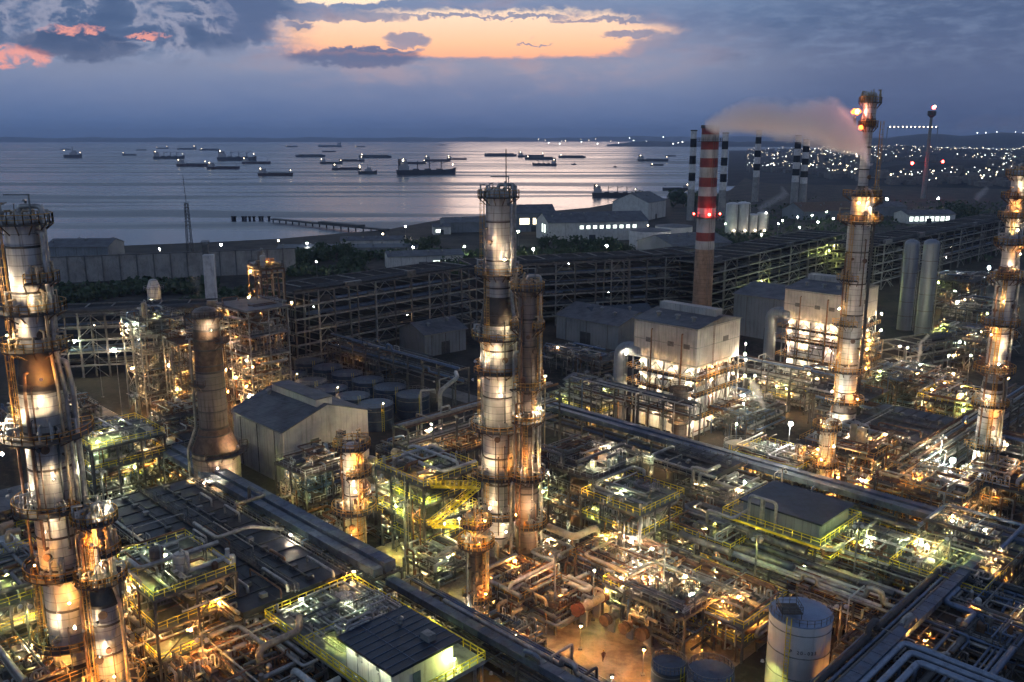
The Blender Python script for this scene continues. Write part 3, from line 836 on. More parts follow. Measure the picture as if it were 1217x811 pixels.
def blob(cx, cy, hx, hy, soft=.35, a=None, e=None, pw=2.6):
    a = a or azd; e = e or eld
    x = nt.m('POWER', nt.m('ABSOLUTE', nt.m('DIVIDE', nt.m('SUBTRACT', a, cx), hx)), pw)
    y = nt.m('POWER', nt.m('ABSOLUTE', nt.m('DIVIDE', nt.m('SUBTRACT', e, cy), hy)), pw)
    s = nt.m('ADD', x, y)
    n = nt.node('ShaderNodeMapRange', interpolation_type='SMOOTHSTEP'); nt.put(n.inputs[0], s)
    n.inputs[1].default_value = 1 + soft; n.inputs[2].default_value = 1 - soft
    return n.outputs[0]
eg = nt.m('DIVIDE', nt.m('ADD', el, nt.m('MULTIPLY', d1, 1.6)), 90.0)
base = nt.ramp(eg, [(0.0, lin((62, 90, 136))), (.010, lin((80, 104, 146))), (.028, lin((106, 121, 155))), (.048, lin((128, 137, 162))), (.075, lin((92, 114, 149))),
                    (.095, lin((116, 136, 168))), (.16, lin((178, 204, 230))), (.26, lin((136, 156, 186))), (.42, lin((84, 96, 124))), (1.0, lin((50, 62, 90)))])
# the right of the sky is darker and bluer, the left bank of cloud darker
right = nt.step(az, 7.0, 24.0)
base = nt.mix(nt.m('MULTIPLY', right, .85), base, nt.ramp(eg, [(0, lin((58, 70, 104))), (.03, lin((72, 86, 120))), (.09, lin((74, 90, 122))), (.2, lin((130, 140, 166))), (.42, lin((80, 92, 122))), (1, lin((50, 62, 90)))]))
leftbank = blob(-22.5, 6.9, 8.6, 1.9, .5)
base = nt.mix(nt.m('MULTIPLY', leftbank, .8), base, nt.mix(nt.m('MULTIPLY', nt.step(nA, .42, .72), .6), lin((70, 90, 124)), lin((120, 136, 166))))
tex = nt.m('MULTIPLY', nt.m('SUBTRACT', nB, .5), 1.0)
hi = nt.m('ADD', .12, nt.m('MULTIPLY', nt.step(el, 3.2, 5.2), .88))
base = nt.mix(nt.m('MULTIPLY', nt.step(nB, .40, .72), hi), base, nt.mix(.36, base, lin((126, 143, 172))))
base = nt.mix(nt.m('MULTIPLY', nt.m('MULTIPLY', nt.step(nA, .5, .68), .34), hi), base, lin((66, 82, 114)))
opening = nt.ramp(nt.m('DIVIDE', el, 10.0), [(.45, lin((252, 166, 130))), (.56, lin((255, 192, 150))), (.68, lin((253, 208, 176))), (.82, lin((250, 228, 200))), (1.0, lin((240, 224, 206)))])
om = blob(-2.5, 6.05, 11.6, 1.42, .42)
om = nt.m('MAXIMUM', om, blob(-11.6, 8.35, 4.4, .55, .3))
bar = nt.step(nt.m('ADD', nt.m('MULTIPLY', el, .72), nt.m('MULTIPLY', eld, .28)), 4.66, 4.94)
om = nt.m('MULTIPLY', om, bar)
for c in ((-6.6, 5.75, 1.5, .36), (-8.8, 5.15, 3.2, .14), (9.0, 5.35, 1.9, .75), (7.0, 6.1, 1.2, .26), (-10.5, 7.1, 4.0, .3), (1.2, 5.55, 1.1, .06), (-1.5, 7.15, 5.5, .12), (5.5, 6.95, 3.2, .10), (-13.0, 6.5, .7, .25)):
    om = nt.m('MULTIPLY', om, nt.m('SUBTRACT', 1.0, nt.m('MULTIPLY', blob(*c, .6), .85)))
om = nt.m('MULTIPLY', om, nt.m('SUBTRACT', 1.0, nt.m('MULTIPLY', nt.step(nD, .64, .78), .4)))
sky = nt.mix(om, base, opening)
rim = nt.m('MULTIPLY', blob(-2.2, 5.7, 14.5, 2.6, .85, None, None, 2.0), nt.m('SUBTRACT', 1.0, om))
sky = nt.mix(nt.m('MULTIPLY', rim, nt.m('ADD', .06, nt.m('MULTIPLY', nt.step(nA, .42, .62), .2))), sky, lin((224, 176, 160)))
nE = nt.noise(cu.outputs[0], .42, 7, .6, .3)
bank = blob(-22.0, 7.3, 9.0, 2.5, .6)
sky = nt.mix(nt.m('MULTIPLY', nt.m('MULTIPLY', bank, nt.step(nE, .40, .60)), .75), sky, lin((66, 86, 120)))
edge = nt.m('MULTIPLY', nt.step(nE, .36, .44), nt.m('SUBTRACT', 1.0, nt.step(nE, .44, .50)))
sky = nt.mix(nt.m('MULTIPLY', nt.m('MULTIPLY', bank, edge), .5), sky, lin((168, 166, 182)))
sky = nt.mix(nt.m('MULTIPLY', blob(-16.2, 7.0, 1.9, 1.5, .4), .6), sky, lin((86, 102, 136)))
pk = nt.m('MULTIPLY', nt.m('MAXIMUM', blob(-28.9, 4.35, 2.3, .6, .5), nt.m('MAXIMUM', blob(-25.0, 5.85, 1.6, .22, .6), blob(-21.3, 5.75, .9, .14, .6))), nt.step(nD, .38, .56))
sky = nt.mix(nt.m('MULTIPLY', pk, .8), sky, lin((240, 156, 138)))
sky = nt.mix(nt.m('MULTIPLY', blob(-9.6, 4.75, 3.6, .55, .5), .8), sky, lin((84, 96, 130)))
sky = nt.mix(nt.m('MULTIPLY', blob(-25.2, 5.0, 3.2, .7, .5), .7), sky, lin((62, 78, 110)))
below = nt.step(el, -.4, -1.2)
ns = nt.node('ShaderNodeTexSky'); ns.sky_type = 'NISHITA'; ns.sun_disc = False; ns.sun_elevation = R(1.0); ns.sun_rotation = R(358)
add = nt.node('ShaderNodeMix', data_type='RGBA', blend_type='ADD'); add.inputs[0].default_value = .0006
nt.put(add.inputs[6], sky); nt.put(add.inputs[7], ns.outputs[0])
nt.put(bg.inputs[0], add.outputs[2]); bg.inputs[1].default_value = 1.0
nt.l.new(bg.outputs[0], out.inputs[0])
sun_d = bpy.data.lights.new('sun', 'SUN'); sun_d.specular_factor = 0.0; sun_d.energy = .08; sun_d.angle = R(12); sun_d.color = (1, .72, .55)
sun = bpy.data.objects.new('sun', sun_d); COL.objects.link(sun)
sun.rotation_euler = (R(90 - 8), 0, R(180 - 0)); sun.rotation_euler = Vector((.03, 1, .12)).to_track_quat('Z', 'Y').to_euler()

# ---------------------------------------------------------------- sea, land
m, nt, b = new_mat('sea_water')
geo = nt.node('ShaderNodeNewGeometry').outputs['Position']
big = nt.noise(nt.scale(geo, (.0009, .009, 1)), 1.0, 4, .6, .8)
mid = nt.noise(nt.scale(geo, (.006, .02, 1)), 1.0, 4, .6)
fine = nt.noise(nt.scale(geo, (.12, .22, 1)), 1.0, 5, .65)
b.inputs['Base Color'].default_value = (.045, .065, .095, 1)
b.inputs['IOR'].default_value = 1.33
nt.put(b.inputs['Roughness'], nt.m('ADD', .20, nt.m('MULTIPLY', nt.step(big, .46, .58), .22)))
bn = nt.node('ShaderNodeBump'); bn.inputs['Strength'].default_value = .45; bn.inputs['Distance'].default_value = 1.2
nt.put(bn.inputs['Height'], nt.m('ADD', nt.m('MULTIPLY', fine, nt.m('ADD', .25, nt.m('MULTIPLY', nt.step(big, .42, .6), .75))), nt.m('MULTIPLY', mid, 1.0)))
nt.put(b.inputs['Normal'], bn.outputs[0])
MB().add([(-60000, 200, -2), (60000, 200, -2), (60000, 60000, -2), (-60000, 60000, -2)], [(0, 1, 2, 3)]).make('water', 'sea_water')['kind'] = 'structure'

m, nt, b = new_mat('plant_ground')
geo = nt.node('ShaderNodeNewGeometry').outputs['Position']
n1 = nt.noise(geo, .05, 4, .6); n2 = nt.noise(geo, .6, 5, .65); n3 = nt.noise(geo, .012, 3, .5)
c = nt.mix(nt.step(n1, .4, .6), (.060, .054, .046), (.026, .025, .023))
c = nt.mix(nt.m('MULTIPLY', nt.step(n2, .48, .7), .55), c, (.11, .098, .08))
c = nt.mix(nt.m('MULTIPLY', nt.step(n3, .5, .6), .4), c, (.03, .035, .028))
nt.put(b.inputs['Base Color'], c); nt.put(b.inputs['Roughness'], nt.m('ADD', .78, nt.m('MULTIPLY', n2, .2))); b.inputs['Specular IOR Level'].default_value = .15
m, nt, b = new_mat('far_land')
geo = nt.node('ShaderNodeNewGeometry').outputs['Position']
n1 = nt.noise(geo, .012, 5, .65); n2 = nt.noise(geo, .004, 3, .5)
c = nt.mix(nt.step(n1, .4, .62), (.016, .022, .028), (.035, .042, .05)); nt.put(b.inputs['Base Color'], c); b.inputs['Roughness'].default_value = .95; b.inputs['Specular IOR Level'].default_value = .1
m, nt, b = new_mat('yard_concrete')
geo = nt.node('ShaderNodeNewGeometry').outputs['Position']
n1 = nt.noise(geo, .25, 5, .65, .4); n2 = nt.noise(geo, 1.6, 4, .6)
c = nt.mix(nt.step(n1, .38, .64), (.34, .27, .19), (.16, .12, .085)); c = nt.mix(nt.m('MULTIPLY', nt.step(n2, .5, .7), .45), c, (.10, .075, .05))
nt.put(b.inputs['Base Color'], c); nt.put(b.inputs['Roughness'], nt.m('ADD', .35, nt.m('MULTIPLY', n1, .5)))

shore = [(-500, 292), (-100, 290), (60, 291), (150, 292), (250, 288), (330, 284), (400, 278), (460, 273), (520, 262), (580, 256), (640, 252), (700, 247), (740, 240), (790, 236),
         (840, 234), (868, 226), (885, 212), (935, 205), (985, 198), (1035, 192), (1085, 186), (1140, 181), (1217, 178.5), (1400, 177), (1800, 176)]
v = []; f = []
for i, (x, y) in enumerate(shore):
    X, Y = P(x, y, 0)
    near = (X * .02 + (x - 608) * .5, -60.0)
    for t_ in (0, .02, .05, .12, .3, .6, 1.0): v.append((near[0] + (X - near[0]) * t_, near[1] + (Y - near[1]) * t_, 0))
    v.append((X * 1.01, Y * 1.01 + 3, -6))
for i in range(len(shore) - 1):
    for k in range(7): f.append((i * 8 + k, (i + 1) * 8 + k, (i + 1) * 8 + k + 1, i * 8 + k + 1))
MB().add(v, f).make('ground', 'plant_ground')['kind'] = 'structure'
# low town hills on the right shore
v = []; f = []; NX, NY = 60, 26
for i in range(NX + 1):
    for j in range(NY + 1):
        azr = R(13.5 + 24 * i / NX); dist = 1500 + (5600 - 1500) * (j / NY) ** 1.3
        e = min(1, i / 8) * min(1, j / 4) * min(1, (NY - j) / 4)
        x, y = dist * math.sin(azr), dist * math.cos(azr)
        h = (10 + 26 * max(0, noise.noise(Vector((x * .0009, y * .0012, 1)))) + 30 * max(0, noise.noise(Vector((x * .0025, y * .003, 5)))) + 5 * noise.noise(Vector((x * .02, y * .02, 2)))) * e * (.55 + .6 * i / NX) - 1.5
        v.append((x, y, h))
for i in range(NX):
    for j in range(NY): a = i * (NY + 1) + j; f.append((a, a + NY + 1, a + NY + 2, a + 1))
hill_v = v; MB().add(v, f, True).make('hills', 'far_land')['kind'] = 'structure'
def hill_z(az_deg, dist):
    i = (az_deg - 13.5) / 24 * NX; j = NY * ((dist - 1500) / 4100) ** (1 / 1.3)
    i = min(NX, max(0, round(i))); j = min(NY, max(0, round(j))); return max(0, hill_v[i * (NY + 1) + j][2])
# far coast
m = MB(); v = []; f = []
rng = random.Random(4)
for i in range(161):
    azd_ = -36 + 72 * i / 160; dist = 17500 - 1500 * math.sin(i * .03)
    h = 62 + 26 * noise.noise(Vector((i * .22, 0, 0))) + 12 * noise.noise(Vector((i * .9, 3, 0))) + (18 if azd_ > 5 else 0)
    x, y = dist * math.sin(R(azd_)), dist * math.cos(R(azd_))
    for k, (dd, hh) in enumerate(((0, -4), (300, h * .45), (1400, h), (3000, h * 1.15))): v.append((x * (1 + dd / dist), y * (1 + dd / dist), hh))
for i in range(160):
    for k in range(3): f.append((i * 4 + k, (i + 1) * 4 + k, (i + 1) * 4 + k + 1, i * 4 + k + 1))
MB().add(v, f, True).make('far_coast', 'far_land')['kind'] = 'structure'
# nearer dark headland, right of centre
v = []; f = []
for i in range(61):
    azd_ = 6 + 32 * i / 60; dist = 7800
    e = min(1, i / 4); h = (26 + 50 * abs(noise.noise(Vector((i * .13, 7, 0)))) + 9 * noise.noise(Vector((i * .7, 3, 0)))) * e + (45 * min(1, max(0, (azd_ - 17) / 8)))
    x, y = dist * math.sin(R(azd_)), dist * math.cos(R(azd_))
    for k, (dd, hh) in enumerate(((0, -4), (150, h * .5), (900, h), (2000, h * 1.2))): v.append((x * (1 + dd / dist), y * (1 + dd / dist), hh))
for i in range(60):
    for k in range(3): f.append((i * 4 + k, (i + 1) * 4 + k, (i + 1) * 4 + k + 1, i * 4 + k + 1))
MB().add(v, f, True).make('headland', 'far_land')['kind'] = 'structure'

def dots(name, label, cat, pts, kind, r):
    """far lights that read as one mass"""
    m = MB()
    for (x, y, z, k) in pts:
        q = r * k
        m.add([(x + q, y, z), (x - q, y, z), (x, y + q, z), (x, y - q, z), (x, y, z + q), (x, y, z - q)], [(4, 0, 2), (4, 2, 1), (4, 1, 3), (4, 3, 0), (5, 2, 0), (5, 1, 2), (5, 3, 1), (5, 0, 3)])
    return tag(m.make(name, 'lamp_' + kind), label, cat, kind='stuff')

rng = random.Random(11)
pts = []; houses = []
for _ in range(2600):
    a = rng.uniform(14.5, 36); dist = 1500 + 3700 * rng.random() ** .9
    x, y = dist * math.sin(R(a)), dist * math.cos(R(a)); z = hill_z(a, dist)
    if noise.noise(Vector((x * .003, y * .0022, 9))) < -.05: continue
    houses.append((x, y, z, rng.uniform(8, 22), rng.uniform(8, 20), rng.uniform(5, 13)))
    if rng.random() < .6: pts.append((x, y - 8, z + rng.uniform(8, 18), rng.choice([.4, .6, .7, .9, 1.5])))
m = MB()
for (x, y, z, w, d_, h) in houses: m.box(x, y, z - 4, x + w, y + d_, z + h)
tag(m.make('town', 'concrete_dark'), 'low dark houses spread over the hills of the far right shore', 'town', kind='stuff')
dots('town_lights', 'tiny white and warm lights scattered over the hillside town', 'town lights', pts[::2], 'far', .85)
dots('street_lights', 'tiny bluish white lights scattered over the hillside town', 'town lights', pts[1::2], 'farcool', .75)
pts = []
for px in (4, 12, 24, 39, 48, 640, 648, 668, 672, 690, 700, 708, 726): x, y = P(px, 167.5, 0); s = 16200 / y; pts.append((x * s, 16200, rng.uniform(8, 50), rng.uniform(.6, 1.1)))
dots('coast_lights', 'small white lights in a broken line along the far coast', 'coast lights', pts, 'far', 8)
pts = []
for px, py in ((652, 170), (665, 171), (691, 169), (710, 171), (735, 170), (748, 164), (753, 167), (768, 168), (788, 163), (800, 171), (806, 170), (811, 169), (1160, 158), (1183, 157), (1205, 157), (1214, 158), (1170, 158)):
    x, y = P(px, 172, 0); s = 7700 / y; pts.append((x * s, 7700, Z(py, 7700), rng.uniform(.6, 1.2)))
dots('headland_lights', 'bright white lights in clusters on the dark headland', 'shore lights', pts, 'farcool', 4.6)
t = T('light_string', 'straight row of white lights strung level above the headland behind the tall stack', 'light string', (0, 7000, 0))
X0 = (1042 - 608) / F * 7000; X1 = (1100 - 608) / F * 7000; zz = Z(151, 7000)
MB().beam((X0, 0, zz - 6), (X1, 0, zz - 6), 5).beam((X0, 0, 0), (X0, 0, zz), 6).beam((X1, 0, 0), (X1, 0, zz), 6).make('bridge_deck', 'steel_dark', t)
for k in range(12): lamp(t, (X0 + (X1 - X0) * (k + .5) / 12, -6, zz), 'far', 4.6)

# ---------------------------------------------------------------- ships
SHIPS = [
 (87, 188, 25, 'tug', 1, 2, 'dark tug standing alone at the far left of the water'),
 (78, 178, 11, 'barge', 1, 0, 'tiny flat barge on the horizon beyond the lone left tug'),
 (154, 185, 17, 'coaster', 1, 1, 'small coaster between the lone left tug and the group of freighters'),
 (168, 179, 12, 'barge', 1, 0, 'very small barge far beyond the little coaster at left'),
 (201, 189, 35, 'freighter', 1, 2, 'dark freighter with a mast at its left end, leftmost of the big ships'),
 (193, 177, 14, 'coaster', -1, 2, 'tiny coaster with one light, beyond the leftmost big freighter'),
 (222, 178, 22, 'coaster', -1, 1, 'low coaster near the horizon beyond the left group of ships'),
 (249, 179, 22, 'barge', 1, 1, 'long thin barge near the horizon, above the darkest freighter'),
 (229, 198, 42, 'tanker', 1, 2, 'low dark tanker with a deckhouse at its left end and light amidships'),
 (266, 201, 40, 'tanker', 1, 1, 'low laden tanker with raised left end, just right of the lit tanker'),
 (282, 191, 46, 'freighter', 1, 2, 'darkest freighter with high cargo, centre of the left group'),
 (305, 195, 36, 'tanker', 1, 1, 'low tanker touching the right end of the darkest freighter'),
 (328, 209, 45, 'tanker', 1, 2, 'nearest tanker of the left half, lights at both ends'),
 (347, 175, 15, 'barge', 1, 1, 'little barge on the horizon above the gap left of the black barge'),
 (369, 187, 34, 'barge', 1, 0, 'long black flat barge left of the middle group'),
 (392, 175, 27, 'coaster', -1, 0, 'grey coaster close to the horizon above the middle group'),
 (391, 181, 16, 'barge', 1, 0, 'short thin barge under the grey horizon coaster'),
 (394, 195, 30, 'coaster', 1, 2, 'dark coaster with lit bow, upper left of the middle group'),
 (418, 192, 30, 'tanker', -1, 1, 'low coaster hull overlapping the stern lights of its left neighbour'),
 (412, 202, 34, 'tanker', 1, 2, 'pale lit low vessel in the front row of the middle group'),
 (446, 188, 38, 'barge', 1, 1, 'long loaded barge with small lights, right of the middle group'),
 (437, 207, 22, 'tug', 1, 1, 'small vessel alone below the middle group'),
 (428, 175, 12, 'barge', 1, 1, 'speck of a barge with one light near the horizon'),
 (492, 195, 30, 'tanker', 1, 2, 'low tanker just behind the largest ship, to its left'),
 (520, 192, 32, 'tanker', 1, 2, 'low tanker directly beyond the largest ship'),
 (543, 190, 24, 'tanker', 1, 1, 'low tanker at the right tip of the row beyond the largest ship'),
 (507, 208, 70, 'freighter', 1, 2, 'largest ship on the water, dark freighter with white lit deckhouse'),
 (525, 173, 10, 'barge', 1, 0, 'pair of specks on the horizon above the largest ship'),
 (595, 186, 38, 'barge', 1, 0, 'dark loaded barge beyond the top of the central column'),
 (631, 187, 31, 'coaster', 1, 2, 'coaster with bright lights right of the central column'),
 (642, 190, 36, 'barge', 1, 1, 'flat barge in front of the brightly lit coaster'),
 (647, 197, 29, 'freighter', -1, 1, 'squat dark freighter with stern lights, nearest of the right group'),
 (680, 188, 32, 'barge', 1, 1, 'long thin barge at the right end of the right group'),
 (682, 196, 6, 'tug', 1, 0, 'tiny boat alone below the long thin barge'),
 (731, 199, 4, 'tug', 1, 0, 'dot of a boat on open water before the headland'),
 (776, 192, 36, 'coaster', 1, 2, 'coaster with vivid white lights off the headland'),
 (781, 197, 17, 'barge', 1, 1, 'little lit barge below the headland coaster'),
 (797, 186, 13, 'barge', -1, 0, 'small dark barge right beside the striped chimneys'),
 (731, 234, 54, 'freighter', 1, 2, 'moored ship with deck lights at the quay beyond the gabled shed'),
 (803, 226, 34, 'coaster', -1, 1, 'dark ship with high stern moored left of the striped chimneys'),
]
for px, py, w, k, fl, li, lab in SHIPS: ship(lab, px, py, w, k, fl, li)

# jetty and piles
t = T('jetty', 'long dark jetty running from the shore out over the calm water', 'jetty', (*P(460, 275, 0), 0))
A = Vector((*P(325, 262, 0), 0)) - Vector((*P(460, 275, 0), 0))
MB().beam((0, 0, 1.2), tuple(A + Vector((0, 0, 1.2))), 6, 1.2).beam(tuple(A * .2 + Vector((0, 0, 2.2))), tuple(A * .55 + Vector((0, 0, 2.2))), 7, 2.0).make('deck', 'steel_dark', t)
for k in range(1, 17):
    q = A * (k / 16.0); MB().tube([(q.x, q.y - 1, -5), (q.x, q.y - 1, 1)], .6, 6).make('pile', 'black_paint', t)
for i, px in enumerate((278, 289, 292, 297, 302, 309, 312, 320)):
    x, y = P(px, 262.5, -2)
    MB().tube([(0, 0, -3), (0, 0, 3.2)], 1.1 if i else 2.2, 7).box(-1.3 if i else -2.4, -1.3, 3.2, 1.3 if i else 2.4, 1.3, 4.2).make('mooring_pile', 'black_paint', None, (x, y, -2))
    tag(COL.objects[-1], 'large square mooring pile at the left end of the row' if i == 0 else 'dark mooring pile in the broken row beyond the jetty', 'pile', 'mooring piles beyond the jetty')
world.cycles.sampling_method = 'MANUAL'; world.cycles.sample_map_resolution = 256
# ================================================================ THE PLANT
def MP(px, py, z, wa, wb):
    a, b = G(px, py, z); return a - wa / 2, b - wb / 2

# paving and roads
def sheet(name, a0, b0, a1, b1, z, mt):
    o = MB().add([(*W(a0, b0), z), (*W(a1, b0), z), (*W(a1, b1), z), (*W(a0, b1), z)], [(0, 1, 2, 3)]).make(name, mt); o['kind'] = 'structure'; return o
sheet('yard', -126, 82, -58, 133, .02, 'yard_concrete')
sheet('road', -260, 81, -40, 88, .04, 'concrete_dark')
sheet('road', -200, 164, -30, 171, .04, 'concrete_dark')
m = MB()
for s in (80.85, 88.0):
    m.add([(*W(-260, s), z) for z in (0, .16)] + [(*W(-40, s), z) for z in (.16, 0)] + [(*W(-260, s + .2), z) for z in (0, .16)] + [(*W(-40, s + .2), z) for z in (.16, 0)],
          [(0, 1, 2, 3), (7, 6, 5, 4), (1, 5, 6, 2)])
m.make('kerb', 'concrete')['kind'] = 'structure'

# ---- big columns --------------------------------------------------------------
XM, YM = -2.3, 151.4
column('tall central column with brightly lit silver bands and a railed top', XM, YM,
       [(2.9, 0), (2.9, 43.5), (2.15, 48), (2.15, 65.5)],
       [(65.2, 0, 360, 1.3), (52.2, 0, 360, 1.9), (41, 140, 420, 1.8), (35, -150, 150, 2.0), (24.5, 160, 400, 2.1), (15.5, -170, 60, 2.0), (8, -200, 20, 1.8)],
       [(55.0, -75, 'warm', .2), (57.5, -110, 'warm', .15), (42.5, -70, 'warm', .19), (44.6, -40, 'warm', .15), (38.8, -100, 'warm', .18), (31.5, -85, 'warm', .2), (27.5, -50, 'warm', .16), (26.5, -140, 'warm', .17),
        (18, -60, 'sodium', .17), (17.8, -120, 'warm', .18), (10.5, -110, 'warm', .2), (6, -75, 'warm', .2), (37, -150, 'white', .22), (33.4, -165, 'white', .2), (4, -120, 'warm', .17)],
       pipes=[(-40, 3, 64, .3, 'pipe_silver', .5), (-25, 3, 52, .22, 'pipe_cream', .7), (-150, 10, 60, .2, 'pipe_grey', .4), (-8, 2, 40, .4, 'pipe_silver', .6), (-60, 8, 24, .16, 'pipe_rust', .3)],
       ladders=[(-130, 0, 15), (-160, 24.5, 35), (-125, 35, 52), (-170, 52, 65)], seed=3)

t = T('antenna_mast', 'thin antenna mast rising from the top of the tall central column', 'antenna', (XM + 1.3, YM, 65.9))
MB().tube([(0, 0, 0), (0, 0, 7.2)], .1, 6).beam((-.7, 0, 6), (.7, 0, 6), .07).beam((0, 0, 4.6), (.5, 0, 4.6), .06).make('mast', 'steel_dark', t)
column('slimmer dull column standing against the right side of the tall central column', 2.6, 144.2,
       [(2.0, 0), (2.0, 16.2), (1.25, 17.4), (1.25, 27), (1.25, 33), (1.5, 34.5), (1.5, 51)],
       [(50.6, 0, 360, 1.2), (44, -60, 200, 1.3), (34, -140, 130, 1.6), (28, -150, 120, 1.7), (17.6, -170, 150, 1.8), (9, -100, 100, 1.5)],
       [(36, -20, 'white', .16, 1.7), (30.0, -60, 'warm', .19), (22.5, -70, 'sodium', .2), (20.5, -30, 'warm', .2), (19.4, -110, 'warm', .18), (13, -80, 'warm', .18), (12, -120, 'sodium', .15), (7, -60, 'warm', .17), (30, -30, 'white', .2)],
       pipes=[(-20, 2, 50, .2, 'pipe_silver', .5), (-120, 4, 48, .16, 'pipe_rust', .4), (-165, 2, 40, .26, 'pipe_silver', .6)],
       ladders=[(-100, 17.6, 28), (-60, 28, 34), (-20, 34, 50)], shell='cladding_dull', cone='cladding_dull', seed=8)
XL, YL = -58.9, 106.5
column('tall lit column at the left edge, wide below and narrow above', XL, YL,
       [(2.75, 0), (2.75, 44.5), (2.0, 49.6), (2.0, 65.3)],
       [(65.0, 0, 360, 1.4), (54.3, -170, 80, 1.8), (58, -70, 20, 1.4), (49.8, 150, 380, 2.1), (38.6, 150, 400, 2.6), (29, 160, 330, 2.2), (20, -190, 40, 1.9), (10, -180, 60, 1.9)],
       [(57, -100, 'warm', .19), (55.8, -60, 'warm', .17), (58, 200, 'white', .24, 2.5), (52.0, -110, 'warm', .17), (46.5, -60, 'sodium', .2), (43, -70, 'warm', .2), (42, -120, 'warm', .18), (40.6, -150, 'white', .3, 2.4), (36.5, 205, 'white', .28, 2.5),
        (33.8, -60, 'warm', .2), (31, 210, 'white', .24, 2.5), (27, -80, 'warm', .17), (22.5, -105, 'sodium', .2), (17, -60, 'sodium', .19), (13.5, -100, 'warm', .2), (8, -90, 'sodium', .2), (4, -70, 'warm', .2)],
       pipes=[(-15, 6, 64, .26, 'pipe_silver', .5), (-30, 4, 57, .2, 'pipe_cream', .5), (-95, 24, 47, .2, 'pipe_rust', .4), (-150, 6, 55, .18, 'pipe_rust', .5), (0, 12, 48, .34, 'pipe_silver', .8)],
       ladders=[(-140, 0, 20), (-125, 38.6, 49.8), (-165, 49.8, 65)], seed=12)
column('shorter glowing orange-lit column at the bottom left with a conical shoulder', -52.4, 103.0,
       [(2.05, 0), (2.05, 17.2), (1.15, 20), (1.15, 28.6)],
       [(28.3, -170, 170, 1.5), (24, -60, 60, 1.5), (20.3, -170, 100, 1.9), (5.2, 0, 360, 2.0)],
       [(26.2, -75, 'sodium', .2), (23.6, -60, 'warm', .2), (22.2, -120, 'sodium', .17), (30.0, -20, 'white', .24), (15, -105, 'warm', .18), (11.5, -80, 'warm', .2), (8.4, -60, 'sodium', .2), (7, -115, 'sodium', .2), (13.6, 190, 'white', .2)],
       pipes=[(-20, 3, 27, .22, 'pipe_cream', .4), (-150, 3, 26, .2, 'pipe_rust', .4), (-60, 20, 28, .12, 'pipe_silver', .3)],
       ladders=[(-110, 5, 20), (-95, 20.3, 28)], seed=15)
# far-left dark mast with galleries
t = T('guyed_column', 'dark slim column cut by the left edge behind the tall lit one', 'column', (*P(-14, 560, 0), 0))
hh = Z(200, P(-14, 560, 0)[1])
MB().lathe([(1.5, 0), (1.5, hh * .7), (.6, hh * .74), (.6, hh)], 20).make('shell', 'steel_dark', t)
for z in (hh * .5, hh * .62, hh * .73, hh * .82, hh * .92):
    p = MB().lathe([(.6, z), (2.2, z), (2.2, z + .12), (.6, z + .12)], 16).make('platform', 'grating', t)
    MB().rail(ring_pts(2.1, 0, 360, z + .1, 12), 1.1, .1, 1.5).make('railing', 'steel_dark', p)

# brown flue stack with its flared base
bx, by = P(262, 603, 0)
column('squat brown stack flaring to a wide banded base beside the gabled warehouse', bx, by,
       [(4.7, 0), (4.7, Z(533, by)), (2.8, Z(506, by)), (2.75, Z(440, by)), (2.6, 36), (2.5, 38), (2.5, Z(372, by))],
       [(Z(372, by) - .5, 0, 360, 1.1), (35.5, -40, 160, 1.6), (Z(533, by) - .3, -90, 30, 1.6), (27, -200, -90, 1.3)],
       [(9, -40, 'warm', .24, 1.6), (14.5, -30, 'warm', .25, 2.4), (11, -70, 'warm', .17), (8.0, -95, 'warm', .2), (6.2, -60, 'warm', .2), (38.5, -60, 'white', .24), (4.4, -80, 'warm', .2)],
       pipes=[(-170, 3, 36, .2, 'pipe_silver', .6), (-150, 3, 34, .14, 'pipe_grey', .4)], ladders=[(-15, 16, 36)], shell='cladding_dull', rail='steel_brown',
       name='flue_stack', cone='steel_brown', bands=4.2, top=False, cat='stack', extras=False, seed=5)

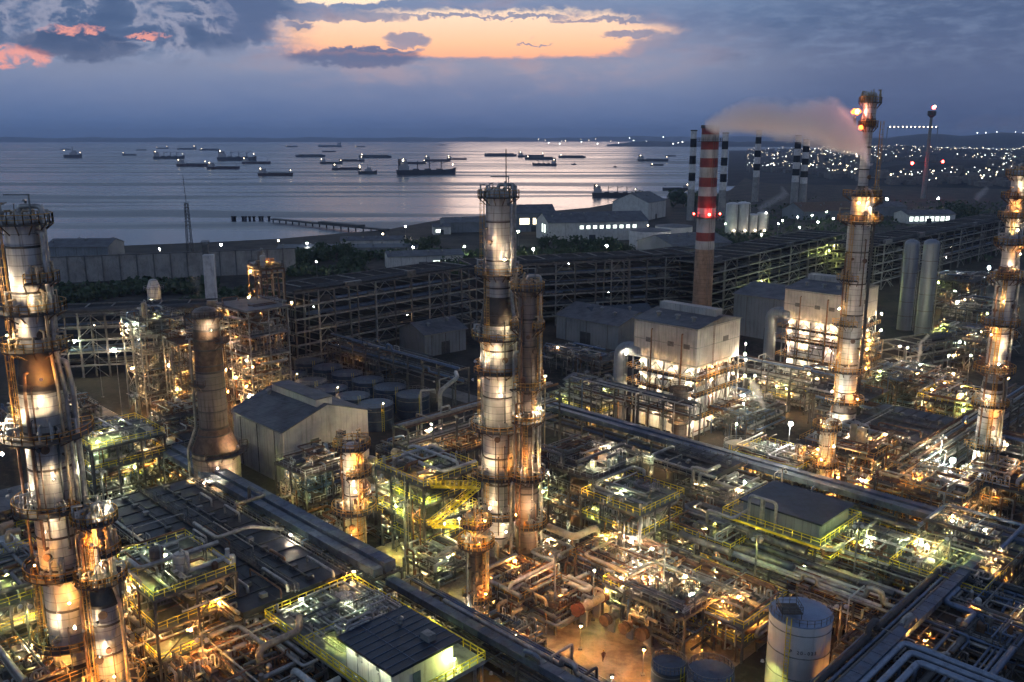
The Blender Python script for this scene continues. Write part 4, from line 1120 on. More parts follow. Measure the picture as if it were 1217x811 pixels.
# tall stack with steam plume, centre right
sx_, sy_ = P(997, 545, 0); sh = Z(113, sy_)
column('tallest slim column right of centre with a lit gallery and a bare chimney top', sx_, sy_,
       [(2.9, 0), (2.9, 12), (2.45, 14), (2.45, Z(262, sy_)), (2.2, Z(256, sy_)), (2.2, Z(232, sy_)), (1.05, Z(222, sy_)), (1.05, Z(150, sy_)), (1.4, Z(145, sy_)), (1.4, sh)],
       [(Z(262, sy_), 0, 360, 2.3), (Z(232, sy_), -200, 60, 1.8), (Z(240, sy_), -60, 30, 2.2), (sh - 1.6, 0, 360, .9), (Z(150, sy_), 0, 360, .9), (Z(332, sy_), 170, 260, 1.4), (Z(385, sy_), 170, 270, 1.6), (Z(440, sy_), 150, 400, 1.5), (14.5, -180, 60, 1.9), (8, -150, 90, 1.8)],
       [(Z(246, sy_), -85, 'warm', .24), (Z(240, sy_), -120, 'sodium', .2), (Z(256, sy_), -45, 'sodium', .2), (Z(236, sy_), -50, 'warm', .2), (Z(415, sy_), -135, 'warm', .2), (Z(425, sy_), -100, 'sodium', .17), (Z(365, sy_), -150, 'warm', .18),
        (16, -70, 'sodium', .2), (10.5, -90, 'warm', .2), (11, -140, 'warm', .17), (6, -60, 'sodium', .2), (17.4, -150, 'white', .2), (Z(184, sy_), -150, 'white', .1)],
       pipes=[(-18, 10, Z(262, sy_) - 1, .24, 'pipe_dark', .4), (-35, 10, Z(275, sy_), .16, 'steel_dark', .3), (-160, 12, Z(300, sy_), .2, 'pipe_rust', .4), (-60, Z(262, sy_), Z(225, sy_), .3, 'pipe_silver', .3)],
       ladders=[(-150, 14, Z(385, sy_)), (-140, Z(385, sy_), Z(262, sy_)), (-30, Z(232, sy_), Z(150, sy_))], cone='cladding_dull', bands=6.5, top=False, seed=21)

# columns at the right edge
rx, ry = P(1160, 612, 0)
column('lit column near the right edge with gallery at mid height', rx, ry,
       [(1.9, 0), (1.9, 27), (1.7, 28), (1.7, Z(325, ry)), (1.2, Z(318, ry)), (1.2, Z(292, ry))],
       [(Z(290, ry), 0, 360, 1.6), (Z(330, ry), -180, 60, 1.4), (Z(440, ry), 0, 360, 1.9), (Z(385, ry), 150, 330, 1.6), (Z(530, ry), -190, 60, 1.9), (Z(480, ry), 170, 300, 1.5), (4, -180, 60, 1.8)],
       [(Z(330, ry) + 2.4, -90, 'warm', .2), (Z(300, ry) + .5, -60, 'sodium', .2), (Z(410, ry), -80, 'warm', .2), (Z(395, ry), -140, 'sodium', .19), (Z(428, ry), -110, 'warm', .19), (Z(470, ry), -130, 'warm', .19), (Z(490, ry), -90, 'sodium', .2), (Z(512, ry), -75, 'warm', .2), (Z(524, ry), -40, 'white', .28), (Z(560, ry), -80, 'warm', .18), (Z(585, ry), -110, 'sodium', .2), (Z(355, ry), -120, 'warm', .19)],
       pipes=[(-25, 3, Z(310, ry), .2, 'pipe_silver', .4), (-150, 3, Z(340, ry), .18, 'pipe_rust', .4), (-60, 3, Z(440, ry), .15, 'pipe_cream', .3)], ladders=[(-120, 4, Z(530, ry)), (-110, Z(530, ry), Z(440, ry)), (-120, Z(440, ry), Z(330, ry))], seed=33)
rx2, ry2 = P(1166, 566, 0)
column('taller column cut by the right edge, lit orange from top to bottom', rx2, ry2,
       [(1.9, 0), (1.9, Z(330, ry2)), (1.3, Z(322, ry2)), (1.3, Z(205, ry2))],
       [(Z(208, ry2), 0, 360, 1.2), (Z(235, ry2), 150, 330, 1.5), (Z(258, ry2), 150, 360, 1.7), (Z(290, ry2), 140, 330, 1.6), (Z(335, ry2), 150, 380, 1.6), (Z(400, ry2), 0, 360, 1.6), (Z(480, ry2), 0, 360, 1.7)],
       [(Z(222, ry2), -90, 'warm', .2), (Z(247, ry2), -110, 'sodium', .22), (Z(272, ry2), -100, 'warm', .22), (Z(300, ry2), -80, 'warm', .22), (Z(350, ry2), -90, 'warm', .2), (Z(375, ry2), -110, 'warm', .22), (Z(415, ry2), -90, 'warm', .22), (Z(445, ry2), -70, 'sodium', .2), (Z(468, ry2), -80, 'warm', .22), (Z(500, ry2), -100, 'sodium', .2)],
       pipes=[(-30, 3, Z(240, ry2), .2, 'pipe_silver', .4), (-140, 3, Z(300, ry2), .18, 'pipe_rust', .4)], ladders=[(-120, Z(480, ry2), Z(400, ry2)), (-120, Z(400, ry2), Z(258, ry2))], seed=35)

# small columns
cx_, cy_ = P(567, 752, 0)
column('short dark column in front of the tall central column, topped by an orange gallery', cx_, cy_,
       [(1.0, 0), (1.0, 14.6)], [(15, -170, 170, 1.7), (18.3, -160, 100, 1.3), (6, -100, 170, 1.2)],
       [(16.6, -80, 'sodium', .2), (17.2, -130, 'white', .26), (19.8, -60, 'sodium', .18), (8, -60, 'sodium', .18), (4.5, -130, 'white', .24), (3, -40, 'sodium', .2)],
       pipes=[(-150, 1, 14, .18, 'pipe_silver', .3), (-20, 1, 14, .16, 'pipe_cream', .4)], ladders=[(-30, 0, 15), (-100, 15, 18)], shell='cladding_dull', bands=4, top=True, seed=41)
cx_, cy_ = P(424, 668, 0)
column('small orange-lit column with stacked round galleries right of the gabled warehouse', cx_, cy_,
       [(1.7, 0), (1.7, 22)], [(22.2, -170, 170, 1.5), (17.2, -100, 60, 1.5), (10.5, -200, 40, 2.2), (13.6, -40, 50, 1.2)],
       [(20, -60, 'sodium', .2), (18.6, -110, 'warm', .18), (15, -75, 'warm', .2), (12.4, -60, 'sodium', .19), (12.8, -120, 'warm', .18), (7, -90, 'sodium', .17), (14.0, 0, 'white', .22)],
       pipes=[(-30, 2, 21, .2, 'pipe_cream', .4), (-140, 2, 20, .14, 'pipe_rust', .3)], ladders=[(-50, 10.5, 22), (-60, 0, 10.5)], bands=4, top=False, seed=43)
cx_, cy_ = P(975, 600, 0)
column('slender orange-lit vessel in front of the tallest slim column', cx_, cy_,
       [(1.25, 0), (1.25, 17)], [(17, -180, 180, 1.5), (9, -160, 60, 1.5), (3.5, -160, 60, 1.4)],
       [(14, -80, 'warm', .2), (11, -120, 'sodium', .18), (6, -90, 'sodium', .2), (18.6, -120, 'white', .2), (3, -70, 'sodium', .2)], pipes=[(-30, 1, 16, .18, 'pipe_silver', .3)], ladders=[(-60, 0, 17)], bands=4, seed=45, name='vessel')

# ---- pipe racks -----------------------------------------------------------------
rack('long rack with dark blue covered trays from the brown stack to the switch house', 'a', -186, -104, 76.3, 5.6, [5, 8], 9, 'blue', 51,
     duct=[(-2.6, -.9, 8.3, 9.5), (-.5, 1.6, 8.3, 9.9)], cross=10)
rack('lower continuation of the blue tray rack in front of the orange courtyard', 'a', -103, -52, 77.5, 5.4, [4, 6.6], 9, 'blue', 52,
     duct=[(-2.4, -.8, 6.9, 7.9)], cross=8)
rack('long high rack of dark blue pipes crossing behind the central column to the right edge', 'a', -152, -22, 158, 5.6, [5.5, 8.5], 9, 'blue', 53,
     duct=[(-2.6, -1.2, 8.8, 9.8), (.6, 2.2, 8.8, 9.6)], cross=14, rsize=1.1)
rack('wide rack of large silver mains through the middle of the right half', 'a', -98, -28, 125.5, 7.5, [4.2, 6.6], 9, 'silver', 54, cross=16, rsize=1.35)
rack('second rack of silver mains, between the dark-roofed platform and the big silver mains', 'a', -100, -36, 135, 5.0, [5.0, 7.6], 7, 'silver', 55, cross=12)
rack('dark blue rack running up from the bottom edge past the white storage tank', 'b', 76, 150, -40.5, 5.0, [5.5, 8.5], 9, 'blue', 56, duct=[(-2.2, -.7, 8.8, 9.8)], cross=10, rsize=1.2)
rack('rack bending along the bottom right corner with thick blue-white pipes', 'b', 76, 128, -30.5, 7.0, [4.0, 7.0], 9, 'blue', 57, cross=8, rsize=1.35)
rack('dim rack across the far right bottom beyond the blue corner pipes', 'a', -40, -8, 137, 6.0, [4.5, 7.5], 8, 'blue', 58, cross=8)
rack('brown pipe bridge in front of the lit boiler house', 'a', -150, -112, 174, 4.5, [9.5, 12.5], 6, 'dark', 59, cross=10, lamps=[(8, 2.6, 8, 'warm', .2), (20, 2.6, 8, 'warm', .2), (31, 2.6, 8, 'warm', .2)])
rack('pipe bridge from the second boiler house toward the tallest slim column', 'a', -140, -92, 224, 4.5, [9, 12.5], 6, 'dark', 60, cross=10, lamps=[(10, -2.6, 8, 'warm', .2), (24, -2.6, 7, 'warm', .22), (36, -2.6, 8, 'warm', .2)])
rack('dim conveyor-like pipe bridge crossing above the row of blue tanks', 'a', -238, -176, 156.5, 5, [9, 13], 8, 'dark', 61, cross=4)
rack('brown rack joining the dim pipe bridge to the tall central column', 'b', 108, 155, -141, 5, [8, 12, 16], 6, 'rust', 62, cross=8, lamps=[(8, 0, 9, 'warm', .24), (24, -2.6, 13, 'white', .22), (38, -2.6, 17, 'warm', .2)])
rack('rack of orange-lit pipes behind the courtyard exchangers', 'a', -96, -62, 116.5, 5, [3.5, 6], 8, 'rust', 63, cross=12, lamps=[(6, -2.8, 5, 'sodium', .2), (16, -2.8, 7.5, 'white', .25), (27, -2.8, 5, 'sodium', .2)])
rack('dim rack beyond the right hand cooler deck', 'a', -100, -30, 214, 6, [6, 9], 8, 'dark', 64, cross=10)
rack('rack on the far side of the right hand process area', 'b', 172, 250, -62, 6, [6, 9, 12], 7, 'dark', 65, cross=12, lamps=[(20, 3, 10, 'warm', .24), (44, 3, 10, 'warm', .24)])
# ---- process structures ---------------------------------------------------------
def mod(label, px, py, z, wa, wb, levels, **k):
    a, b = MP(px, py, z, wa, wb); return module(label, a, b, wa, wb, levels, **k)

mod('green-lit open structure right of the leftmost column', 136, 512, 14, 15, 15, [4.5, 9, 13.5], seed=101, npipe=26, u=3, deck='deck_green', palette='silver', vessels=3,
    lamps=[(.2, .3, 11.6, 'cool', .2), (.7, .2, 11.4, 'cool'), (.5, -.05, 7.2, 'cool'), (.9, .6, 7, 'green'), (.3, -.05, 3.2, 'cool'), (.75, .4, 15.8, 'cool', .2), (.3, .7, 15.6, 'cool'), (1.03, .1, 15, 'white', .2)])
mod('steel deck of grey pipes behind the green-lit structure', 195, 520, 10, 14, 18, [5, 9.5], seed=102, npipe=22, u=2, deck='grating', rail='steel_pale', palette='dark', lamps=[(.5, 0, 7.6, 'warm'), (.1, .5, 11, 'white'), (.9, .2, 11.2, 'warm')])
mod('low shed-roofed structure at the left edge below the lamps', 12, 590, 9, 10, 14, [4.5, 8.5], seed=103, roof='roof_sheet', npipe=14, u=1, lamps=[(.9, .1, 6, 'green'), (.5, -.05, 3, 'warm')])
mod('bottom left corner structure with green deck and yellow rails', 8, 690, 11, 18, 13, [4, 8, 11.5], seed=104, npipe=26, u=3, lamps=[(.3, .3, 9.5, 'green', .2), (.8, .2, 9.6, 'cool'), (.6, .5, 13.2, 'green'), (.4, -.03, 6, 'warm'), (.9, -.03, 5.5, 'cool')], drums=1)
mod('orange-lit frame at the very bottom left under the columns', 40, 800, 6, 14, 14, [3.5, 7], seed=105, npipe=24, u=2, rail='orange_rail', deck='grating', palette='rust', lamps=[(.3, .2, 5.8, 'sodium', .2), (.8, .1, 5.5, 'sodium'), (.5, .6, 8.5, 'warm')])
module('three-storey structure with bright green top deck and crowded white pipes', -127, 42.5, 16, 12, [4.6, 9.3, 14], seed=106, npipe=30, u=4, rail='yellow', deck='deck_green', palette='silver', vessels=3,
       lamps=[(.12, .12, 16.2, 'cool', .24), (.55, .45, 16.2, 'cool'), (.85, .2, 16, 'green'), (.4, -.03, 11.6, 'warm'), (.8, -.03, 7.6, 'sodium'), (1.03, .4, 7.6, 'sodium'), (.2, -.03, 7, 'sodium'), (1.03, .7, 3.4, 'sodium'), (.5, -.03, 3.2, 'sodium')], drums=2)
module('low crowded structure of orange-lit pipes in front of the cooler deck', -108, 42, 17, 14, [3.2, 6.4], seed=107, npipe=40, u=4, rail='orange_rail', deck='grating', palette='rust', vessels=4, skip_decks=(1,),
       lamps=[(.2, .2, 4.9, 'sodium', .2), (.7, .3, 5, 'sodium', .2), (.5, .8, 8, 'warm'), (.9, .05, 2.6, 'sodium'), (.25, -.03, 2.4, 'sodium'), (.95, .9, 5.3, 'sodium')], rsize=1.2)
mod('dark platform with round fans above the horizontal grey drum', 376, 545, 13, 11, 12, [6.5, 12.5], seed=108, npipe=18, u=3, rail='steel_pale', deck='grating', palette='dark', lamps=[(.4, -.05, 9, 'warm'), (.95, .8, 14.6, 'white', .24), (.9, .2, 14.8, 'white')])
module('yellow stair structure lit green left of the tall central column', -128, 92, 14, 13, [3.8, 7.6, 11.6, 15.2], seed=109, npipe=26, u=2, rail='yellow', deck='deck_green', palette='silver', stairs=True, vessels=3,
       lamps=[(1.0, .1, 13.4, 'green', .2), (.95, .8, 10, 'green'), (1.0, .4, 6.4, 'green', .2), (.5, -.03, 9.4, 'green'), (.2, -.03, 6.2, 'cool'), (.6, -.03, 2.6, 'green'), (.9, .3, 17, 'warm', .2), (.5, .5, 16.8, 'green')])
mod('tall dark open frame just right of the slimmer dull column', 694, 548, 15, 16, 14, [4, 8, 12, 15.5], seed=110, npipe=34, u=3, rail='steel_pale', deck='grating', palette='dark', frame='steel', vessels=3,
    lamps=[(.8, .3, 17.2, 'cool', .2), (.7, .8, 17.4, 'white'), (.3, -.03, 10, 'green'), (.7, -.03, 6, 'cool'), (1.03, .5, 10, 'warm'), (.9, 0, 2.5, 'warm')])
mod('yellow-railed frame under the small canopy right of the tall dark frame', 752, 585, 13, 13, 13, [4.3, 8.6, 12.6], seed=111, npipe=28, u=3, rail='yellow', palette='silver',
    lamps=[(.2, .1, 10.6, 'green', .2), (.7, -.03, 10.4, 'warm'), (.5, -.03, 6.4, 'green'), (.1, .6, 14.8, 'cool'), (.9, .5, 6.2, 'green'), (.5, .5, 2.5, 'warm')])
mod('platform packed with white valve piping before the long blue rack', 866, 578, 11, 15, 12, [5, 10], seed=112, npipe=24, u=6, rail='steel_pale', palette='silver', lamps=[(.3, .3, 12.4, 'cool', .2), (.7, .6, 12.4, 'cool'), (.5, -.03, 7.6, 'warm'), (.9, .2, 7.6, 'warm')])
mod('low yellow-railed frame with bright lamps under the dark blue roof platform', 1035, 646, 7, 18, 14, [3.4, 6.8], seed=113, npipe=30, u=4, rail='yellow', palette='silver', lamps=[(.2, .2, 5.2, 'green', .22), (.55, .3, 8.6, 'cool', .22), (.8, .1, 5.2, 'green'), (.4, .7, 8.4, 'green'), (.95, .7, 5.4, 'warm')])
mod('frame with sloping yellow rails left of the corner of dark racks', 1130, 672, 8, 14, 14, [4, 8], seed=114, npipe=26, u=3, rail='yellow', palette='silver', lamps=[(.3, .6, 10, 'cool', .22), (.8, .2, 6, 'green'), (.3, -.03, 6, 'warm'), (.9, .8, 9.8, 'warm')])
mod('orange and yellow piping frame left of the white storage tank', 862, 712, 5, 14, 13, [2.8, 5.6], seed=115, npipe=34, u=4, rail='yellow', palette='rust', lamps=[(.3, .3, 7.4, 'green', .2), (.7, .1, 4.4, 'sodium'), (.9, .6, 4.6, 'sodium'), (.2, .8, 7.2, 'cool')])
mod('orange-lit pipework behind the white storage tank', 1005, 705, 4, 14, 12, [2.6, 5.0], seed=116, npipe=34, u=3, rail='orange_rail', palette='rust', deck='grating', lamps=[(.2, .2, 4, 'sodium', .2), (.6, .4, 6.4, 'sodium', .2), (.9, .2, 4, 'warm'), (.5, .9, 4, 'sodium')], brace=False)
mod('courtyard pipe frame lit orange beside the red exchanger heads', 745, 672, 5, 15, 12, [3, 6], seed=117, npipe=36, u=4, rail='orange_rail', palette='rust', deck='grating', lamps=[(.2, .2, 4.4, 'sodium', .22), (.6, -.03, 4.4, 'sodium', .2), (.9, .3, 8, 'white', .28), (.4, .8, 7.6, 'white', .26), (.9, .9, 4.6, 'sodium')], vessels=3)
mod('courtyard corner frame of grey pipes before the dark round tanks', 800, 705, 7, 11, 10, [3.6, 7.2], seed=118, npipe=26, u=3, rail='steel_pale', palette='dark', deck='grating', lamps=[(.2, .1, 5.2, 'warm', .2), (.9, .4, 9, 'cool')])
mod('bottom right frame with blue-grey pipes inside the rack corner', 1070, 775, 6, 13, 13, [3.2, 6.2], seed=119, npipe=30, u=2, rail='steel', palette='dark', deck='grating', lamps=[(.3, .3, 4.6, 'warm')])
mod('dark frame in the lower right corner beyond the thick blue pipes', 1180, 735, 7, 14, 16, [3.6, 7.2], seed=120, npipe=30, u=2, rail='steel_dark', palette='blue', deck='grating', lamps=[(.1, .8, 5.5, 'warm')], rsize=1.2)
mod('dim structure beneath the long blue rack at the far right', 1160, 640, 9, 15, 12, [4.5, 9], seed=121, npipe=26, u=3, rail='steel_pale', palette='dark', lamps=[(.2, .2, 7, 'warm', .2), (.6, .5, 11, 'white', .2), (.9, -.03, 6.5, 'sodium')])
# beyond the long blue rack
mod('orange-lit crowded plant left of the right edge columns', 1105, 588, 7, 16, 14, [3.5, 7, 10], seed=122, npipe=34, u=4, rail='orange_rail', palette='rust', deck='grating', vessels=4, lamps=[(.2, .2, 8.6, 'sodium', .22), (.6, -.03, 5.5, 'sodium', .22), (.9, .3, 8.6, 'warm'), (.3, .8, 11.8, 'white', .24), (.5, -.03, 2.5, 'sodium', .2), (.8, .8, 11.8, 'warm')])
mod('orange-lit frame at the foot of the right edge columns', 1190, 590, 6, 12, 14, [3.5, 7, 10.5], seed=123, npipe=28, u=3, rail='orange_rail', palette='rust', deck='grating', lamps=[(.2, .2, 8.6, 'sodium', .22), (.6, -.03, 5.5, 'warm', .22), (.9, .3, 12, 'sodium', .2), (.2, .9, 12, 'white', .24)])
mod('orange and silver structure at the foot of the tallest slim column', 1010, 545, 8, 16, 15, [4, 8, 12], seed=124, npipe=34, u=4, rail='orange_rail', palette='rust', deck='grating', drums=2, lamps=[(.2, .2, 10, 'sodium', .22), (.6, -.03, 6.4, 'sodium', .2), (.95, .3, 10, 'warm', .2), (.5, .5, 13.8, 'white', .22), (.2, -.03, 2.6, 'warm')])
mod('grey pipe structure by the round tank behind the long blue rack', 925, 552, 5, 15, 13, [3.6, 7], seed=125, npipe=30, u=5, rail='yellow', palette='silver', lamps=[(.2, .3, 5.4, 'warm', .2), (.6, .2, 8.6, 'cool', .22), (.9, .6, 5.6, 'sodium')])
mod('flat pipe field in front of the lit boiler house', 870, 487, 4, 20, 20, [3.2, 5.6], seed=126, npipe=46, u=5, rail='steel_pale', palette='dark', deck='grating', skip_decks=(0, 1), lamps=[(.1, .1, 7.6, 'warm', .24), (.8, .3, 7.6, 'cool', .26)], brace=False)
mod('pipe field right of the lit boiler house beneath the bridge', 940, 462, 4, 18, 18, [3.4, 6.4], seed=127, npipe=36, u=5, rail='yellow', palette='silver', skip_decks=(1,), lamps=[(.2, .3, 5.2, 'warm', .24), (.6, .2, 5.2, 'green', .24), (.9, .6, 8, 'warm', .24)], brace=False)
mod('rows of pipes and valves beyond the right hand cooler deck', 1085, 455, 5, 22, 24, [3.6, 7], seed=128, npipe=46, u=5, rail='steel_pale', palette='dark', skip_decks=(0, 1), lamps=[(.2, .2, 8.4, 'green', .24), (.6, .4, 8.6, 'warm', .24), (.9, .8, 8, 'warm', .24)], brace=False)
mod('lamplit plant between the cooler deck and the right edge columns', 1135, 480, 6, 14, 16, [4, 8], seed=129, npipe=30, u=4, rail='yellow', palette='silver', deck='grating', lamps=[(.2, .2, 10, 'warm', .24), (.7, .3, 9.8, 'warm', .26), (.9, -.03, 6, 'sodium', .22)])
mod('dim process frame behind the right edge columns', 1150, 400, 9, 18, 20, [5, 10], seed=130, npipe=30, u=4, rail='steel_pale', palette='dark', deck='grating', lamps=[(.1, .3, 12, 'green', .3), (.5, .2, 8, 'cool', .26)])
mod('grey yard of piping between the blue trays and the long blue rack', 700, 478, 3, 18, 13, [3, 5.5], seed=131, npipe=28, u=4, rail='yellow', palette='silver', skip_decks=(1,), lamps=[(.2, .2, 4.4, 'green', .24), (.6, .4, 4.4, 'warm', .22), (.9, .7, 7, 'warm', .22)], brace=False)
mod('dim pipe frame left of the tall central column beyond the stair structure', 500, 548, 6, 16, 12, [4, 8], seed=132, npipe=30, u=3, rail='steel_pale', palette='dark', deck='grating', lamps=[(.7, .3, 6, 'warm'), (.1, .9, 10, 'white', .24)])
mod('rust-red decked platform between the warehouse and the tall central column', 545, 522, 9, 12, 9, [8.5], seed=133, npipe=12, u=1, rail='orange_rail', palette='rust', deck='steel_brown', lamps=[(.1, .1, 11, 'white', .3), (.9, .9, 10.4, 'warm', .2)])
mod('frame carrying pipes at the left of the small switch house', 300, 760, 5, 9, 9, [3, 6], seed=134, npipe=26, u=2, rail='orange_rail', palette='rust', deck='grating', lamps=[(.3, .2, 4.6, 'sodium', .2), (.9, .1, 4.4, 'sodium')], rsize=1.2)
mod('greenish pipe frame between the two right hand silver mains', 960, 655, 6, 12, 9, [4, 7.5], seed=135, npipe=26, u=2, rail='yellow', palette='silver', lamps=[(.3, .2, 5.6, 'green', .22), (.8, .1, 5.4, 'warm')])
mod('frame of grey pipes around the expansion loops right of the courtyard', 850, 640, 6, 12, 10, [4, 7.5], seed=136, npipe=28, u=2, rail='yellow', palette='silver', deck='grating', lamps=[(.1, .2, 5.6, 'warm', .2), (.8, .1, 5.4, 'sodium'), (.5, .5, 9.2, 'green')], rsize=1.2)
mod('low pipework on the near side of the road below the warehouse', 380, 630, 3, 12, 8, [3], seed=137, npipe=20, u=3, rail='yellow', palette='silver', deck='grating', skip_decks=(0,), lamps=[(.3, .2, 4.2, 'green', .2), (.9, .1, 4.6, 'white', .2)], brace=False)
mod('grey-lit pump rows beside the brown stack', 205, 560, 3, 12, 10, [3.4], seed=138, npipe=20, u=4, rail='steel_pale', palette='silver', deck='grating', skip_decks=(0,), lamps=[(.3, .2, 4.8, 'warm', .2), (.9, .5, 4.8, 'warm', .18)], brace=False)

mod('low crowded pipe field between the columns and the cooler deck at left', 110, 640, 3, 12, 22, [3.2], seed=201, npipe=30, u=5, rail='steel_pale', palette='dark', deck='grating', skip_decks=(0,), lamps=[(.3, .3, 4.6, 'warm', .2), (.8, .7, 4.6, 'sodium'), (.5, .1, 4.4, 'warm')], brace=False)
mod('orange-lit pipe field in the bottom left between columns and green-decked structure', 165, 760, 3, 12, 16, [3.4, 6], seed=202, npipe=34, u=5, rail='orange_rail', palette='rust', deck='grating', skip_decks=(0, 1), lamps=[(.3, .3, 7, 'sodium', .22), (.8, .7, 7, 'sodium', .2), (.5, .1, 2.6, 'warm')], brace=False)
mod('grey pipe field on the ground behind the green-lit structure at left', 60, 500, 3, 16, 20, [3.4, 6.4], seed=203, npipe=30, u=4, rail='steel_pale', palette='dark', deck='grating', skip_decks=(1,), lamps=[(.3, .3, 7.4, 'warm', .2), (.8, .7, 7.4, 'white', .24)], brace=False)
mod('dim machinery yard at the far right behind the columns', 1165, 372, 5, 22, 24, [4, 8], seed=204, npipe=30, u=4, rail='steel_pale', palette='dark', deck='grating', skip_decks=(1,), lamps=[(.2, .2, 9.4, 'white', .3), (.7, .3, 6, 'green', .26)], brace=False)
mod('dark pipe structure between the twin silos and the far racks', 1135, 345, 8, 20, 22, [5, 10, 14], seed=205, npipe=30, u=2, rail='steel_dark', palette='dark', deck='steel_dark', lamps=[(.3, .1, 12, 'green', .3)])
mod('dark pipework strip between the settling tanks and the long rack', 430, 428, 3, 30, 10, [3, 6], seed=206, npipe=30, u=3, rail='steel_dark', palette='dark', deck='steel_dark', skip_decks=(1,), lamps=[(.3, .1, 8, 'dimwarm', .3)], brace=False)
mod('dim low frames in front of the long rack right of the central column', 690, 430, 4, 26, 12, [4, 7], seed=207, npipe=34, u=3, rail='steel_dark', palette='dark', deck='steel_dark', lamps=[(.3, .1, 8.6, 'dimwarm', .3)], brace=False)
mod('low orange pipework along the inside of the courtyard back edge', 640, 655, 3, 12, 8, [2.8], seed=208, npipe=26, u=4, rail='orange_rail', palette='rust', deck='grating', skip_decks=(0,), lamps=[(.3, .1, 4.2, 'sodium', .22), (.8, .5, 4.2, 'sodium', .22)], brace=False)
mod('grey pipe bundle left of the exchangers at the courtyard front', 600, 760, 2, 9, 8, [2.6], seed=209, npipe=24, u=4, rail='yellow', palette='dark', deck='grating', skip_decks=(0,), lamps=[(.3, .1, 4.2, 'sodium', .2)], brace=False)
mod('orange-lit knot of low pipes filling the back left of the courtyard', 655, 708, 3, 10, 9, [3.0], seed=211, npipe=36, u=5, rail='orange_rail', palette='rust', deck='grating', skip_decks=(0,), lamps=[(.3, .1, 4.6, 'sodium', .2), (.8, .5, 4.6, 'sodium', .2)], brace=False, rsize=1.3)
mod('orange-lit pipe frame at the foot of the tall central column', 618, 706, 3, 9, 10, [3.0, 5.4], seed=212, npipe=32, u=4, rail='orange_rail', palette='rust', deck='grating', skip_decks=(0,), lamps=[(.3, .1, 7, 'sodium', .2), (.8, .5, 4.6, 'sodium', .2)], brace=False)
mod('grey and yellow pipe racks squeezed between the courtyard and the round dark tanks', 770, 700, 5, 11, 9, [3.0, 5.8], seed=213, npipe=32, u=4, rail='yellow', palette='silver', deck='grating', skip_decks=(0,), lamps=[(.3, .1, 7.4, 'warm', .2), (.8, .5, 7.4, 'sodium', .2)], brace=False)
mod('greenish pipework at the foot of the yellow stair structure', 520, 668, 2, 9, 8, [2.8], seed=214, npipe=26, u=4, rail='yellow', palette='silver', deck='grating', skip_decks=(0,), lamps=[(.3, .1, 4.4, 'green', .2), (.8, .5, 4.4, 'cool', .2)], brace=False)
mod('pale green-lit pipe frame between the warehouse and the yellow stair structure', 455, 606, 4, 12, 9, [3.4, 6.6], seed=215, npipe=30, u=4, rail='yellow', palette='silver', deck='grating', skip_decks=(0,), lamps=[(.3, .1, 8.6, 'green', .2), (.8, .5, 8.4, 'cool', .2)], brace=False)
mod('brown pipe structure hugging the near side of the brown stack', 215, 505, 6, 10, 10, [3.5, 7, 10], seed=216, npipe=30, u=3, rail='steel_brown', palette='rust', deck='grating', lamps=[(.3, -.03, 5.4, 'warm', .2), (.8, -.03, 8.4, 'sodium', .2)])
mod('grey pipework in front of the farther boiler house', 985, 458, 5, 16, 14, [3.5, 7], seed=217, npipe=34, u=5, rail='steel_pale', palette='dark', deck='grating', skip_decks=(0, 1), lamps=[(.3, .1, 9, 'warm', .22), (.8, .5, 9, 'cool', .22)], brace=False)
mod('orange-lit pipework right of the slender orange vessel', 1055, 590, 4, 12, 12, [3.2, 6.2], seed=218, npipe=34, u=5, rail='orange_rail', palette='rust', deck='grating', skip_decks=(0,), lamps=[(.3, .1, 8, 'sodium', .22), (.8, .5, 8, 'warm', .22)], brace=False)
# left background towers
mod('tall braced steel tower with white lamps behind the leftmost columns', 180, 375, 27, 12, 12, [6, 12, 18, 23, 27], seed=140, npipe=22, u=1, rail='steel_pale', palette='dark', frame='steel_pale', deck='grating', lamps=[(.1, .1, 24.4, 'white', .3), (.5, -.03, 13, 'warm', .24), (.9, -.03, 9, 'warm', .22), (.2, -.03, 19.6, 'cool', .2), (.9, .5, 29, 'cool', .22)], drums=1)
mod('tall canopied steel tower full of orange-lit pipes behind the warehouse', 300, 362, 29, 17, 12, [5.5, 11, 16, 22, 29], seed=141, npipe=44, u=3, rail='steel_pale', palette='rust', frame='steel_pale', deck='steel', roof='roof_sheet', vessels=4,
    lamps=[(.3, -.03, 19.4, 'white', .3), (.7, -.03, 14, 'warm', .22), (.5, -.03, 8.8, 'warm', .24), (.85, -.03, 7.4, 'sodium', .24), (.2, -.03, 3.6, 'sodium', .22), (.95, .1, 13, 'warm', .2), (.6, -.03, 4, 'sodium', .22), (.9, -.03, 18.8, 'warm', .22)], rsize=1.2)
mod('dark steel tower left of the canopied tower', 225, 400, 22, 12, 12, [5, 10, 16, 22], seed=142, npipe=26, u=3, rail='steel_brown', palette='rust', frame='steel', deck='grating', lamps=[(.6, -.03, 8, 'warm', .22), (.9, -.03, 13, 'sodium', .22)])

